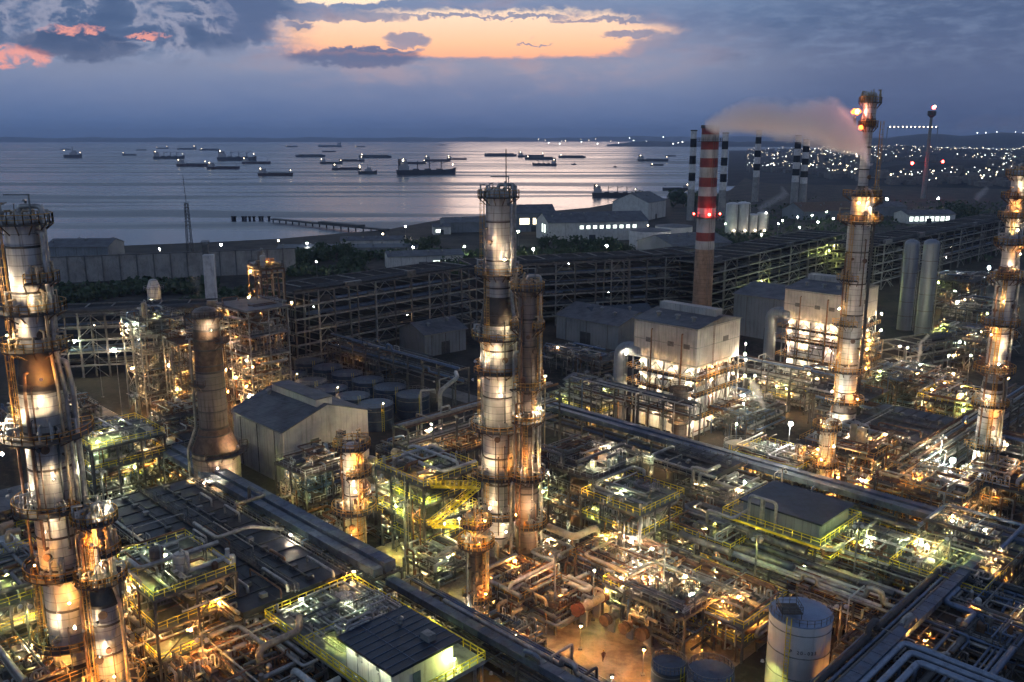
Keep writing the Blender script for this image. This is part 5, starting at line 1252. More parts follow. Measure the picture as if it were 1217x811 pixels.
# ---- cooler decks ----------------------------------------------------------------
def cooler(label, a0, b0, wa, wb, z, nfan, seed, lamps=()):
    rng = random.Random(seed); t = TG('air_cooler', label, 'air cooler', a0, b0)
    n = nfan; w = wa / n
    m = MB()
    for i in range(n):
        d = MB().box(i * w + .15, .2, z, (i + 1) * w - .15, wb - .2, z + .9)
        d.make('cooler_bay', 'roof_dark', t)
        k = MB()
        for j in (1, 2): k.box(i * w + .15, wb * j / 3 - .04, z + .9, (i + 1) * w - .15, wb * j / 3 + .04, z + .96)
        k.box(i * w + .1, 0, z - .1, i * w + .3, wb, z + 1.05)
        k.make('bay_frame', 'steel_dark', t)
        for q in (.27, .73): MB().lathe([(w * .3, z - 1.1), (w * .42, z), (w * .3, z)], 16, (i * w + w / 2, wb * q, 0)).make('fan_ring', 'steel_dark', t)
    for i in range(0, n + 1, 2):
        for y in (.3, wb - .3): MB().beam((min(wa - .2, i * w + .2), y, 0), (min(wa - .2, i * w + .2), y, z), .3).make('post', 'steel', t)
    for y0, y1 in ((-1.3, 0), (wb, wb + 1.3)):
        d = MB().box(0, y0, z - .05, wa, y1, z + .06).make('walkway', 'grating', t)
        e = y0 + .05 if y0 < 0 else y1 - .05
        MB().rail([(0, e, z), (wa, e, z)], 1.1, .08, 1.6).make('railing', 'steel_pale', d)
    mw = MB().box(0, wb * .5 - .6, z + 1.1, wa, wb * .5 + .6, z + 1.2).make('walkway', 'grating', t)
    MB().rail([(0, wb * .5 - .58, z + 1.2), (wa, wb * .5 - .58, z + 1.2)], 1.0, .07, 1.8).rail([(0, wb * .5 + .58, z + 1.2), (wa, wb * .5 + .58, z + 1.2)], 1.0, .07, 1.8).make('railing', 'steel', mw)
    for q in (.28, .72): MB().tube([(0, wb * q, z + 1.15), (wa * rng.uniform(.6, 1), wb * q, z + 1.15)], .12, 6).make('header_pipe', 'pipe_grey', t)
    m = MB(); m.tube([(0, -.5, z + 1.2), (wa, -.5, z + 1.2)], .25, 8); m.make('header_pipe', 'pipe_silver', t)
    m = MB(); m.tube([(0, wb + .5, z + .5), (wa, wb + .5, z + .5)], .2, 8); m.make('header_pipe', 'pipe_grey', t)
    for i in range(n): MB().tube(fillet([(i * w + w / 2, .4, z + .9), (i * w + w / 2, .4, z + 1.7), (i * w + w / 2, -.5, z + 1.7), (i * w + w / 2, -.5, z + 1.2)], .3), .14, 7).make('nozzle_pipe', 'pipe_silver', t)
    for i in range(int(wa * wb / 70)):     # lines crossing over the bays
        r_ = rng.choice([.1, .14, .2, .26]); zz_ = z + rng.uniform(1.5, 2.6); x_ = rng.uniform(1, wa - 6)
        q = [(x_, -.8, z - 2), (x_, -.8, zz_), (x_, rng.uniform(3, wb - 2), zz_)] if rng.random() < .4 else [(x_, rng.uniform(1, wb - 1), zz_), (x_ + rng.uniform(4, 16), 0, zz_)]
        if len(q) == 2: q[1] = (min(q[1][0], wa), q[0][1], zz_); q = [(q[0][0], q[0][1], z + .9)] + q + [(q[1][0], q[1][1], z + .9)]
        else: q.append((q[-1][0], q[-1][1], z + .9))
        MB().tube(fillet(q, r_ * 2.4, 3), r_, 8).make('overhead_pipe', rng.choice(['pipe_silver', 'pipe_grey', 'pipe_silver', 'pipe_rust']), t)
    for i in range(n):
        for q in (.27, .73):
            if rng.random() < .8: MB().box(i * w + w * .4, wb * q - .5, z + .9, i * w + w * .6, wb * q + .5, z + 1.5).make('motor_box', rng.choice(['steel', 'steel_pale', 'pipe_grey']), t)
    for L in lamps:
        MB().beam((L[0], L[1], z), (L[0], L[1], L[2] + .2), .08).make('lamp_bracket', 'steel_pale', t); lamp(t, (L[0] - .25, L[1] - .25, L[2]), L[3], .18)
    return t
cooler('long bank of dark flat fin-fan bays beside the blue tray rack', -160, 52.5, 54, 17, 9, 12, 1, lamps=[(2, 17.6, 10.5, 'warm'), (20, 17.8, 10.6, 'warm'), (38, 17.8, 10.6, 'white'), (50, -1, 10.4, 'sodium')])
cooler('dark ribbed fin-fan bank right of the tallest slim column', -82, 186, 17, 24, 11, 6, 2, lamps=[(15, -1, 9, 'sodium'), (5, -1, 9, 'warm')])
cooler('shorter row of fin-fan bays behind the dark ribbed bank', -104, 216, 16, 14, 9, 5, 3)
cooler('small dark bank of bays under the tilted canopy right of the courtyard', -98, 136, 15, 11, 12.4, 5, 4, lamps=[(2, -1, 11, 'warm'), (12, -1, 11, 'warm')])

# ---- deck with switch house ----------------------------------------------------------
t = TG('equipment_deck', 'pale equipment deck with yellow railings and white pipes beside the switch house', 'equipment deck', -106, 56)
for x in (0, 7, 14, 21, 28):
    for y in (.3, 7.5, 14.7): MB().beam((x + .3, y, 0), (x + .3, y, 7.4), .35).make('post', 'steel_pale', t)
MB().box(0, 0, 7.4, 30, 15, 8).make('deck', 'deck_pale', t)
MB().rail([(0, 0, 8), (30, 0, 8), (30, 15, 8), (0, 15, 8), (0, 0, 8)], 1.2, .11, 1.4).rail([(10, 0, 8), (10, 5, 8)], 1.1, .1).box(0, -.1, 7.9, 30, .02, 8.2).make('railing', 'yellow', t)
rng = random.Random(77)
for i in range(14): m = MB(); u_bends(m, rng.uniform(1, 13), rng.uniform(1.5, 13), 8, rng.randrange(2), rng.randint(3, 6), 1.2, rng.uniform(1.2, 2.0), .1, rng); m.make('valve_manifold', rng.choice(['pipe_white', 'pipe_silver', 'pipe_white']), t)
for i in range(34):
    r = rng.choice([.1, .14, .2]); MB().tube(fillet(route(rng, .8, .8, 8.3, 17.2, 14.2, 9.8, 3), r * 2, 2), r, 7).make('pipe', rng.choice(['pipe_white', 'pipe_silver', 'pipe_grey']), t)
for i, (x, y, r) in enumerate(((4.5, 10.6, 1.9), (9.5, 11.5, 1.3))): MB().lathe([(r, 8), (r, 8.7), (r * .5, 9.1), (.01, 9.1)], 24, (x, y, 0)).make('hatch_cover', 'pipe_white', t)
for (x, y, z, k) in ((3, 4, 10.4, 'cool'), (8.5, 9, 10.8, 'cool'), (14, 3, 10.4, 'green'), (15.5, 13, 10.6, 'cool'), (26, -.6, 10, 'green'), (1, 14.6, 10, 'warm'), (29.4, 10, 10, 'green'), (20, 14.5, 10.2, 'green')):
    MB().beam((x + .25, y + .25, 8), (x + .25, y + .25, z + .3), .09).make('lamp_bracket', 'steel_pale', t); lamp(t, (x, y, z), k, .18)
t = TG('switch_house', 'small white switch house with dark blue flat roof on the railed deck', 'switch house', -87.6, 57.2, 8.004)
MB().box(0, 0, 0, 10, 9.6, 3.9).make('wall', 'wall_white', t)
sw = MB().box(-.8, -.8, 3.9, 10.9, 10.4, 4.25).make('roof', 'roof_blue', t)
m = MB()
for k in range(9): m.box(-.8 + k * 1.45, -.8, 4.25, -.72 + k * 1.45, 10.4, 4.33)
for k in (1, 2): m.box(-.8, -.8 + k * 3.7, 4.25, 10.9, -.7 + k * 3.7, 4.31)
m.make('roof_seam', 'steel_blue', sw)
MB().box(7.2, 6.6, 4.33, 8.8, 7.8, 5.2).make('roof_unit', 'steel_pale', sw)
MB().lathe([(.3, 4.3), (.3, 5.0), (.5, 5.1), (.01, 5.5)], 10, (2.5, 7, 0)).make('roof_vent', 'steel_pale', sw)
for k in range(2): MB().box(2.2 + k * 4.4, -.06, 2.6, 2.8 + k * 4.4, .02, 3.0).make('vent_grille', 'steel_dark', t)
MB().box(-.3, -.06, 3.45, 10.3, -.02, 3.75).make('gutter', 'steel_pale', t)
for k in range(5): MB().box(.05 + k * 2.4, -.05, 0, .15 + k * 2.4, -.01, 3.4).make('wall_joint', 'steel_pale', t)
for k in range(3): lamp(t, (1.5 + k * 3.4, -1.0, 3.3), 'cool', .08, hood=True, aim=(0, 1, -.5))
MB().box(9.98, 3, 0, 10.08, 4.2, 2.2).make('door', 'steel_blue', t)
MB().tube(fillet([(-1.2, 1, -1), (-1.2, 1, 4.6), (-1.2, 5, 4.6), (-1.2, 5, 0)], .7, 4), .2, 9).tube(fillet([(-1.8, 1.4, -1), (-1.8, 1.4, 4.9), (-1.8, 5.6, 4.9), (-1.8, 5.6, 0)], .7, 4), .16, 9).make('outside_pipe', 'pipe_silver', t)

# dark roof platform
t = TG('roofed_platform', 'steel platform with a dark blue flat roof on a grey box, above the silver mains', 'platform', -74, 129)
for x in (0, 5, 10, 15):
    for y in (0, 6, 12): MB().beam((x, y, 0), (x, y, 11), .3).make('post', 'steel', t)
MB().box(-1.5, -1.5, 10.8, 16.5, 13.5, 11.1).make('deck', 'deck_green', t)
MB().rail([(-1.5, -1.5, 11.1), (16.5, -1.5, 11.1), (16.5, 13.5, 11.1), (-1.5, 13.5, 11.1), (-1.5, -1.5, 11.1)], 1.1, .1).box(-1.5, -1.6, 10.4, 16.5, -1.5, 10.8).make('railing', 'yellow', t)
MB().box(1, 1, 11.1, 15, 11.8, 13.5).make('housing', 'wall_grey', t)
MB().box(.4, .4, 13.5, 15.6, 12.4, 13.8).make('roof', 'roof_blue', t)
m = MB()
for k in range(3): m.beam((k * 5, 0, 5), (k * 5 + 5, 0, 10.6), .18); m.beam((k * 5 + 5, 12, 5), (k * 5, 12, 10.6), .18)
m.make('brace', 'steel', t)
MB().tube(fillet([(3, -.6, 8), (3, -.6, 15.6), (8, -.6, 15.6), (8, -.6, 11)], .8, 4), .26, 9).make('vent_pipe', 'pipe_silver', t)
MB().tube([(5.5, -.6, 15.6), (5.5, -.6, 3)], .42, 10).make('vent_pipe', 'pipe_silver', t)
for (x, y, z, k) in ((4, 3, 8.4, 'green'), (12, 2, 8, 'warm'), (8, -.8, 6, 'green'), (15, 6, 8, 'green')): lamp(t, (x, y, z), k, .2)

mat('head_red', (.26, .075, .04), .65, .1, (.17, .05, .03), .9)
# ---- courtyard equipment ---------------------------------------------------------------
def exchanger(label, px, py, L, r, ax, mt, head='steel_brown', z=2.6, group=None):
    a, b = G(px, py, z); t = TG('heat_exchanger', label, 'heat exchanger', a, b, 0, group)
    v = MB().hcyl((0, 0, z), L, r, ax, 20).make('shell', mt, t)
    for s, nm in ((-1, 'channel_head'), (1, 'shell_cover')):
        e = s * (L / 2 - .1); m = MB()
        q = [(e, 0, z), (e + s * .9, 0, z)] if ax == 0 else [(0, e, z), (0, e + s * .9, z)]
        m.tube(q, r * 1.05, 20)
        for u in (0, .9):
            c = e + s * u; m.tube([(c - .08, 0, z), (c + .08, 0, z)] if ax == 0 else [(0, c - .08, z), (0, c + .08, z)], r * 1.25, 20)
        m.make(nm, head, t)
    for s in (-.3, .3):
        m = MB(); c = s * L
        if ax == 0: m.box(c - .2, -r * .8, 0, c + .2, r * .8, z - r * .6)
        else: m.box(-r * .8, c - .2, 0, r * .8, c + .2, z - r * .6)
        m.make('saddle', 'concrete', t)
    for s in (-.35, .2):
        c = s * L; m = MB()
        q = [(c, 0, z), (c, 0, z + r + 1.3), (c, 1.8, z + r + 1.3)] if ax == 0 else [(0, c, z), (0, c, z + r + 1.3), (1.8, c, z + r + 1.3)]
        m.tube(fillet(q, .4), r * .28, 8).make('nozzle_pipe', 'pipe_cream', t)
    return t
exchanger('exchanger with dull red heads at the edge of the orange courtyard', 702, 716, 5.5, .85, 1, 'pipe_cream', 'head_red', 3.4)
exchanger('grey exchanger second from the courtyard edge, just right of the dull red one', 735, 728, 5.5, .75, 1, 'pipe_grey', 'steel_brown', 2.6)
exchanger('rust-brown exchanger between two grey ones at the back of the courtyard', 756, 738, 5, .7, 1, 'pipe_rust', 'steel_brown', 2.4)
exchanger('grey exchanger with brown dished head nearest the dark round tanks', 778, 744, 5.5, .85, 1, 'pipe_grey', 'steel_brown', 2.6)
exchanger('cream exchanger lying left of the orange courtyard under fat pipes', 658, 700, 6, 1.0, 1, 'pipe_cream', 'pipe_rust', 2.2)
exchanger('dark cooler drum at the near left of the courtyard', 603, 742, 6, 1.1, 0, 'pipe_dark', 'steel_dark', 2.2)
exchanger('silver drum on high saddles at the foot of the tallest slim column', 1062, 535, 8, 1.6, 1, 'pipe_silver', 'pipe_silver', 6)
exchanger('large grey horizontal drum with rounded ends beside the gabled warehouse', 459, 560, 11, 2.5, 1, 'cladding_dull', 'cladding_dull', 8)
exchanger('white insulated drum left of the leftmost columns, partly hidden', 10, 655, 7, 2.3, 0, 'pipe_white', 'pipe_white', 7)
exchanger('pale drum under the green-lit stair structure', 440, 612, 6, 1.6, 0, 'pipe_grey', 'steel', 3)
def fat_pipe(label, pts, r, mt, name='large_pipe'):
    """pts: (px, py, z) in the photo"""
    w = [Vector((*P(x, y, z), z)) for x, y, z in pts]; o = w[0].copy(); o.z = 0
    ob = MB().tube(fillet([p - o for p in w], r * 2.4, 5), r, 14).make(name, mt, None, o)
    return tag(ob, label, 'pipe')
def grid_pipe(label, pts, r, mt, name='large_pipe'):
    w = [Vector((*W(a, b), z)) for a, b, z in pts]; o = w[0].copy(); o.z = 0
    return tag(MB().tube(fillet([p - o for p in w], r * 2.2, 5), r, 14).make(name, mt, None, o), label, 'pipe')
a2, b2 = G(652, 690, 0)
grid_pipe('fat cream pipe looping down from the slimmer dull column into the courtyard', [(-97, 106, 8.5), (-91, 106, 8.5), (-91, 112, 8.5), (-91, 112, 2.4), (-99, 112, 2.4), (-99, 104, 2.4)], .62, 'pipe_cream')
grid_pipe('second fat cream pipe bending low over the courtyard floor', [(-104, 108, 2.0), (-97, 108, 2.0), (-97, 99, 2.0), (-93, 99, 2.0), (-93, 99, .5)], .55, 'pipe_cream')
grid_pipe('white pipe bent in an angle over the courtyard near the dull red exchanger', [(-96, 100, .5), (-96, 100, 4.6), (-86, 100, 4.6), (-86, 106, 4.6), (-86, 106, 2)], .34, 'pipe_white')
grid_pipe('tall silver riser pair top bent over, left of the round-looped pipes', [(-86, 134, 0), (-86, 134, 15), (-83, 134, 15), (-83, 138, 15)], .34, 'pipe_silver')
grid_pipe('tall silver riser standing beside the bent riser pair', [(-84.6, 134, 0), (-84.6, 134, 14.2), (-81, 134, 14.2)], .3, 'pipe_silver')
grid_pipe('grey hairpin loop of thick insulated pipe above the mains', [(-60, 128, 9), (-84, 128, 9), (-84, 132, 9), (-76, 132, 9), (-76, 130.5, 7)], .7, 'pipe_grey')
grid_pipe('lower grey hairpin loop beneath the upper thick loop', [(-60, 124, 7.6), (-80, 124, 7.6), (-80, 121.5, 7.6), (-70, 121.5, 7.6)], .6, 'pipe_grey')
grid_pipe('inverted L of silver pipe rising above the mains near the roofed platform', [(-77, 125, 3), (-77, 125, 12), (-72, 125, 12), (-72, 130, 12)], .28, 'pipe_silver')
grid_pipe('orange-lit stout pipe standing upright near the bottom edge', [(-97, 50, 0), (-97, 50, 9.6), (-97, 56, 9.6), (-100, 58, 9.6)], .5, 'pipe_cream')
grid_pipe('brown sloping main running to the foot of the upright stout pipe', [(-108, 47, 5.5), (-97, 47, 4.5), (-88, 47, 4.5)], .55, 'pipe_rust')
grid_pipe('long brown main lying below the sloping one at the bottom edge', [(-106, 43.5, 2.4), (-86, 43.5, 2.4)], .5, 'pipe_rust')
grid_pipe('white pipe with a curved end at the bottom edge', [(-92, 52, 2), (-92, 52, 8), (-86, 52, 8), (-86, 55, 8)], .42, 'pipe_white')
for i, (o, zz, lab) in enumerate(((0, 9.2, 'outermost of three pale blue pipes turning a corner at the bottom right'), (1.6, 9.2, 'middle of three pale blue pipes turning a corner at the bottom right'), (3.2, 9.2, 'innermost of three pale blue pipes turning a corner at the bottom right'))):
    grid_pipe(lab, [(-38 + o, 84, zz), (-38 + o, 112 - o, zz), (-14, 112 - o, zz)], .42, 'pipe_paleblue')
grid_pipe('pale pipe bent over the deck left of the tray rack', [(-128, 72, 9), (-128, 66, 11.5), (-128, 60, 11.5), (-136, 60, 11.5)], .3, 'pipe_silver')
grid_pipe('bent pipe rising from the tray rack near the brown stack', [(-143, 74, 9), (-143, 74, 12), (-137, 74, 12), (-137, 68, 12), (-137, 68, 9)], .32, 'pipe_grey')
grid_pipe('silver gooseneck pipe in front of the dim pipe bridge', [(-166, 140, 0), (-166, 140, 12), (-166, 146, 14.5), (-170, 149, 14.5)], .55, 'pipe_silver')
grid_pipe('thin silver gooseneck next to the thicker one', [(-170, 137, 0), (-170, 137, 12), (-168, 140, 12)], .28, 'pipe_silver')

# tanks at the front
tx, ty = P(947, 800, 2)
TW = tank('white storage tank with blue roof and small black lettering', tx - .1, ty, 4.15, 11.4, ladder=-128, lamps=[(6.2, -.4, 6, 'sodium', .2), (4.9, -3.6, 1.4, 'sodium', .18), (-5.6, -2.4, 5.5, 'green', .18)])
pf = MB().box(-3.4, -2.4, 12.4, -.6, .4, 12.55).make('roof_platform', 'grating', TW)
MB().rail([(-3.4, -2.4, 12.5), (-.6, -2.4, 12.5), (-.6, .4, 12.5), (-3.4, .4, 12.5), (-3.4, -2.4, 12.5)], 1.0, .07, 1.0).make('railing', 'steel', pf)
m = MB()
for (x, y) in ((-3.3, -2.2), (-.7, -2.3), (-.7, .3), (-3.3, .3)): m.beam((x, y, 11.3), (x, y, 12.45), .1)
m.make('platform_leg', 'steel', pf)
def text_on(parent, s, r, z, a_mid, size, mt='letter'):
    """lettering wrapped round a tank shell, one raised glyph after another"""
    n = len(s)
    for i, ch in enumerate(s):
        if ch == ' ': continue
        cu_ = bpy.data.curves.new('letter', 'FONT'); cu_.body = ch; cu_.size = size; cu_.extrude = .02; cu_.align_x = 'CENTER'
        a = R(a_mid) + (i - (n - 1) / 2) * size * .68 / r
        o = bpy.data.objects.new('letter', cu_); COL.objects.link(o); cu_.materials.append(MATS[mt])
        ob = o; dg = bpy.context.evaluated_depsgraph_get(); me = bpy.data.meshes.new_from_object(o.evaluated_get(dg)); bpy.data.objects.remove(ob); o = bpy.data.objects.new('letter', me); COL.objects.link(o)
        o.parent = parent; o.location = ((r + .03) * math.cos(a), (r + .03) * math.sin(a), z)
        o.rotation_euler = (PI / 2, 0, a + PI / 2)
text_on(TW, 'P 20-023', 4.15, 7.4, -100, .68)
tank('dark round tank left of the white storage tank, cut by the bottom edge', *P(844, 811, 5), 3.0, 6.4, 'wall_grey', 'water_tank', rail=True, ladder=-60)
tank('smaller dark tank with blue top at the courtyard corner', *P(795, 800, 4), 2.4, 5.2, 'steel', 'water_tank', rail=True, ladder=-60)
tank('cream and grey tank behind the long blue rack with orange rails on top', *P(881, 548, 4), 4.1, 7.6, 'wall_grey', 'concrete_dark', ladder=-140, lamps=[(-1, -2, 10, 'sodium', .2), (1.6, -1.4, 9.8, 'warm', .17)])
tank('small pale tank at the left edge near the shed roof', *P(6, 660, 3), 2.6, 6, 'wall_white', 'roof_sheet', ladder=-60)

# blue settling tanks
k = 0
place = ['leftmost', 'second', 'third', 'fourth', 'fifth', 'rightmost']
for row in range(2):
    for i in range(6):
        a, b = -236 + i * 10.4, (133 if row == 0 else 145.5)
        x, y = W(a, b)
        tk = tank('%s dark blue open-topped tank in the %s row behind the warehouse' % (place[i], ('front', 'back')[row]), x, y, 4.6, 6.4, 'water_tank', 'water_tank', cone=.02, rail=True, ladder=-60, bands=2, name='settling_tank', group='dark blue tanks in two rows behind the warehouse')
        if row == 0: lamp(tk, (2.6, -3.9, 7.6), 'dimwarm' if i % 2 else 'white', .12)

# ---- warehouse, boiler houses ---------------------------------------------------------------
gable_hall('large cream gabled warehouse with dark streaky roof and ridge vent', (*W(-187, 94), 0), -PI / 4 + 0, 22.5, 22.5, 12.6, 16.4, monitor=True, windows=(), door=('e', 3, 7, 4.5))
def boiler_house(label, a0, b0, wa, wb, zc, zt, seed, mirror=False):
    rng = random.Random(seed); t = TG('boiler_house', label, 'boiler house', a0, b0)
    MB().box(1.4, 1.4, 0, wa - 1.4, wb - 1.4, zc).make('inner_wall', 'wall_white', t)
    MB().box(0, 0, zc, wa, wb, zt).make('cladding', 'wall_sheet', t)
    m = MB(); rz = zt + 1.6; o = .5
    m.add([(-o, -o, zt + .02), (wa + o, -o, zt + .02), (wa + o, wb + o, zt + .02), (-o, wb + o, zt + .02), (-o, wb * .55, rz + .2), (wa + o, wb * .55, rz + .2)],
          [(0, 1, 5, 4), (3, 4, 5, 2), (0, 4, 3), (1, 2, 5)])
    rf = m.make('roof', 'roof_sheet', t)
    MB().box(wa * .05, wb * .48, rz - .6, wa * .95, wb * .62, rz + 1.8).make('roof_monitor', 'wall_sheet', rf)
    nx, ny = 4, 4
    for i in range(nx + 1):
        for y in (0, wb): MB().beam((wa * i / nx, y, 0), (wa * i / nx, y, zc), .36).make('column', 'steel_pale', t)
    for i in range(1, ny):
        for x in (0, wa): MB().beam((x, wb * i / ny, 0), (x, wb * i / ny, zc), .36).make('column', 'steel_pale', t)
    zl = [zc * .30, zc * .62, zc * .84]
    for z in zl:
        d = MB().box(-1.2, -1.2, z - .15, wa + 1.2, 1.4, z).box(wa - 1.4, 1.4, z - .15, wa + 1.2, wb + 1, z).box(-1.2, 1.4, z - .15, 1.4, wb, z).make('walkway', 'grating', t)
        MB().rail([(-1.2, wb, z), (-1.2, -1.2, z), (wa + 1.2, -1.2, z), (wa + 1.2, wb + 1, z)], 1.1, .1, 1.7).make('railing', 'orange_rail', d)
    m = MB()
    for za, zb in zip(zl, zl[1:] + [zc]):
        for i in range(nx):
            x0, x1 = wa * i / nx, wa * (i + 1) / nx
            m.beam((x0, 0, za), ((x0 + x1) / 2, 0, zb - .3), .16).beam((x1, 0, za), ((x0 + x1) / 2, 0, zb - .3), .16)
        for i in range(ny):
            y0, y1 = wb * i / ny, wb * (i + 1) / ny; m.beam((wa, y0, za), (wa, (y0 + y1) / 2, zb - .3), .16).beam((wa, y1, za), (wa, (y0 + y1) / 2, zb - .3), .16)
    m.make('brace', 'steel_pale', t)
    for i in range(18):
        s = rng.random() < .5; r = rng.choice([.12, .16, .24])
        p = route(rng, .2, .2, 1, wa - .2, 1.1, zc - 1, 3) if s else route(rng, wa - 1.1, .2, 1, wa - .2, wb - .5, zc - 1, 3)
        MB().tube(fillet(p, .3, 2), r, 7).make('pipe', rng.choice(['pipe_silver', 'pipe_rust', 'pipe_cream', 'steel_brown']), t)
    # windows of pale panels
    m = MB()
    for i in range(9): m.box(1.6 + i * (wa - 3.2) / 9, 1.33, zl[0] + .5, 1.6 + (i + .86) * (wa - 3.2) / 9, 1.42, zl[1] - .6)
    m.make('wall_panel', 'white_paint', t)
    k = 0
    for z in (zl[0] - 1.6, zl[1] - 1.5, zl[2] - 1.2, zc - .9):
        for i in range(4):
            x = wa * (i + .5) / 4; lamp(t, (x, .1, z), 'strong', .105, hood=(i % 3 != 0), aim=(0, 1, -.5))
            y = wb * (i + .5) / 4; lamp(t, (wa - .1, y, z), 'strong' if (i + k) % 2 else 'sodium', .12, hood=(i % 3 != 1), aim=(-1, 0, -.5))
        k += 1
    for (x, y, z) in ((-1.4, -1.4, zc + .6), (wa + 1.4, wb + 1, zc + .4), (wa + 1.6, wb + 1.2, zl[1] + 1.5), (-1.5, -1.4, zl[1] + 2), (wa + 1.6, wb + 1.2, zl[0] + 2), (wa * .97, -1.6, zl[0] - 1)): lamp(t, (x, y, z), 'white', .3 if x > 0 else .15)
    for i in range(4):
        lamp(t, (wa * (i + .5) / 4, -2.0, zc - 1.2), 'warm', .14, hood=True, aim=(0, .5, 1)); lamp(t, (wa + 2.0, wb * (i + .5) / 4, zc - 1.2), 'warm', .14, hood=True, aim=(-.5, 0, 1))  # lamps added to throw light up onto the cladding
    m = MB()
    for z in (zc + .4, (zc + zt) / 2, zt - .5): m.box(-.08, -.08, z, wa + .08, 0, z + .22).box(wa, -.08, z, wa + .08, wb, z + .22)
    m.make('girt', 'steel_pale', t)
    m = MB()
    for k in range(1, int(wa / 1.1)): m.box(k * 1.1, -.05, zc, k * 1.1 + .1, .01, zt)
    for k in range(1, int(wb / 1.1)): m.box(wa - .01, k * 1.1, zc, wa + .05, k * 1.1 + .1, zt)
    m.make('wall_rib', 'wall_sheet', t)
    for q in (.2, .55, .8): MB().box(wa * q, -.1, zc + (zt - zc) * .45, wa * q + 1.8, 0, zc + (zt - zc) * .45 + 1.2).make('louvre', 'steel', t)
    MB().box(wa, wb * .6, zc + (zt - zc) * .5, wa + .1, wb * .6 + 2.4, zc + (zt - zc) * .5 + 1.4).make('louvre', 'steel', t)
    for (x0_, r_) in ((wa * .3, .16), (wa * .78, .22)): MB().tube(fillet([(x0_, -.4, 2), (x0_, -.4, zt - 2), (x0_, .3, zt - 2)], .5), r_, 7).make('drain_pipe', 'pipe_rust', t)
    m = MB()
    for s_ in (-.25, .25): m.beam((wa + .35, wb * .35 + s_, zc), (wa + .35, wb * .35 + s_, zt + 1), .08)
    z = zc
    while z < zt: m.beam((wa + .35, wb * .35 - .25, z), (wa + .35, wb * .35 + .25, z), .05); z += .5
    m.make('ladder', 'steel_brown', t)
    for q in (.25, .55, .8): MB().lathe([(.5, 0), (.5, 1.3), (.8, 1.35), (.8, 1.6), (.01, 1.9)], 12, (wa * q, wb * .2, zt + .3)).make('roof_vent', 'steel_pale', rf)
    # round duct bending down at the far corner
    m = MB().tube(fillet([(2, 1.6, zc + 1.5), (-4.6, .6, zc + 1.5), (-4.6, .6, 0)], 3.4, 7), 1.9, 20); m.make('flue_duct', 'wall_grey', t)
    return t
boiler_house('boiler house with glowing lower storeys and grey cladding above, left of its twin', -138, 183.5, 19.5, 20, 18.6, 28.8, 1)
boiler_house('farther boiler house with glowing storeys, partly behind the tallest slim column', -137, 262, 19, 27, 17.6, 27.5, 2)
gable_hall('grey flat-gabled shed left of the farther boiler house', (*W(-178, 300), 0), -PI / 4, 34, 30, 16, 19, wall='wall_grey', name='shed', cat='shed')
gable_hall('low dim hall left of the nearer boiler house', (*W(-222, 246), 0), -PI / 4, 30, 24, 9, 12.5, wall='wall_grey', name='shed', cat='shed')
t = TG('dark_stack', 'short dark stack with ladders in front of the lit boiler house', 'stack', -119, 178)
MB().lathe([(1.9, 0), (1.9, 14.5)], 20).make('shell', 'cladding_dull', t)
for z in (6, 11, 14.5):
    p = MB().lathe([(1.9, z), (3.1, z), (3.1, z + .12), (1.9, z + .12)], 16).make('platform', 'grating', t); MB().rail(ring_pts(3.0, 0, 360, z, 12), 1.1, .09, 1.4).make('railing', 'steel_brown', p)
for z, a in ((4, -90), (8, -60), (10, -120), (13, -60)): lamp(t, (3.4 * math.cos(R(a - 0)), 3.4 * math.sin(R(a)), z), 'warm', .2)
mod('small brown vessel structure with rails right of the lit boiler house', 1030, 405, 11, 7, 8, [5, 10], seed=150, npipe=14, u=2, rail='orange_rail', palette='rust', deck='grating', drums=1, lamps=[(.2, 0, 12, 'warm', .3), (.9, 0, 12.2, 'warm', .3), (.5, -.05, 7, 'warm', .28), (.9, -.05, 3, 'sodium', .24)])

# twin silos
for px, pyb, r_, lab in ((1074, 392, 2.75, 'left silo of the pair of tall plain grey silos'), (1095, 408, 2.75, 'right silo of the pair of tall plain grey silos, slightly nearer')):
    x, y = P(px, pyb, 0); t = T('silo', lab, 'silo', (x, y, 0), 0, 'pair of tall grey silos'); H = Z(290, y)
    MB().lathe([(r_, 0), (r_, H)], 32).dome(r_, H, 1.8, 32).make('shell', 'silo_metal', t)
    MB().beam((2.6, -2.0, 0), (2.6, -2.0, H), .25).make('ladder', 'steel_pale', t)
    m = MB()
    for k in range(6): m.lathe([(r_, H * k / 6), (r_ + .1, H * k / 6), (r_ + .1, H * k / 6 + .2), (r_, H * k / 6 + .2)], 32)
    m.make('ring', 'steel', t)
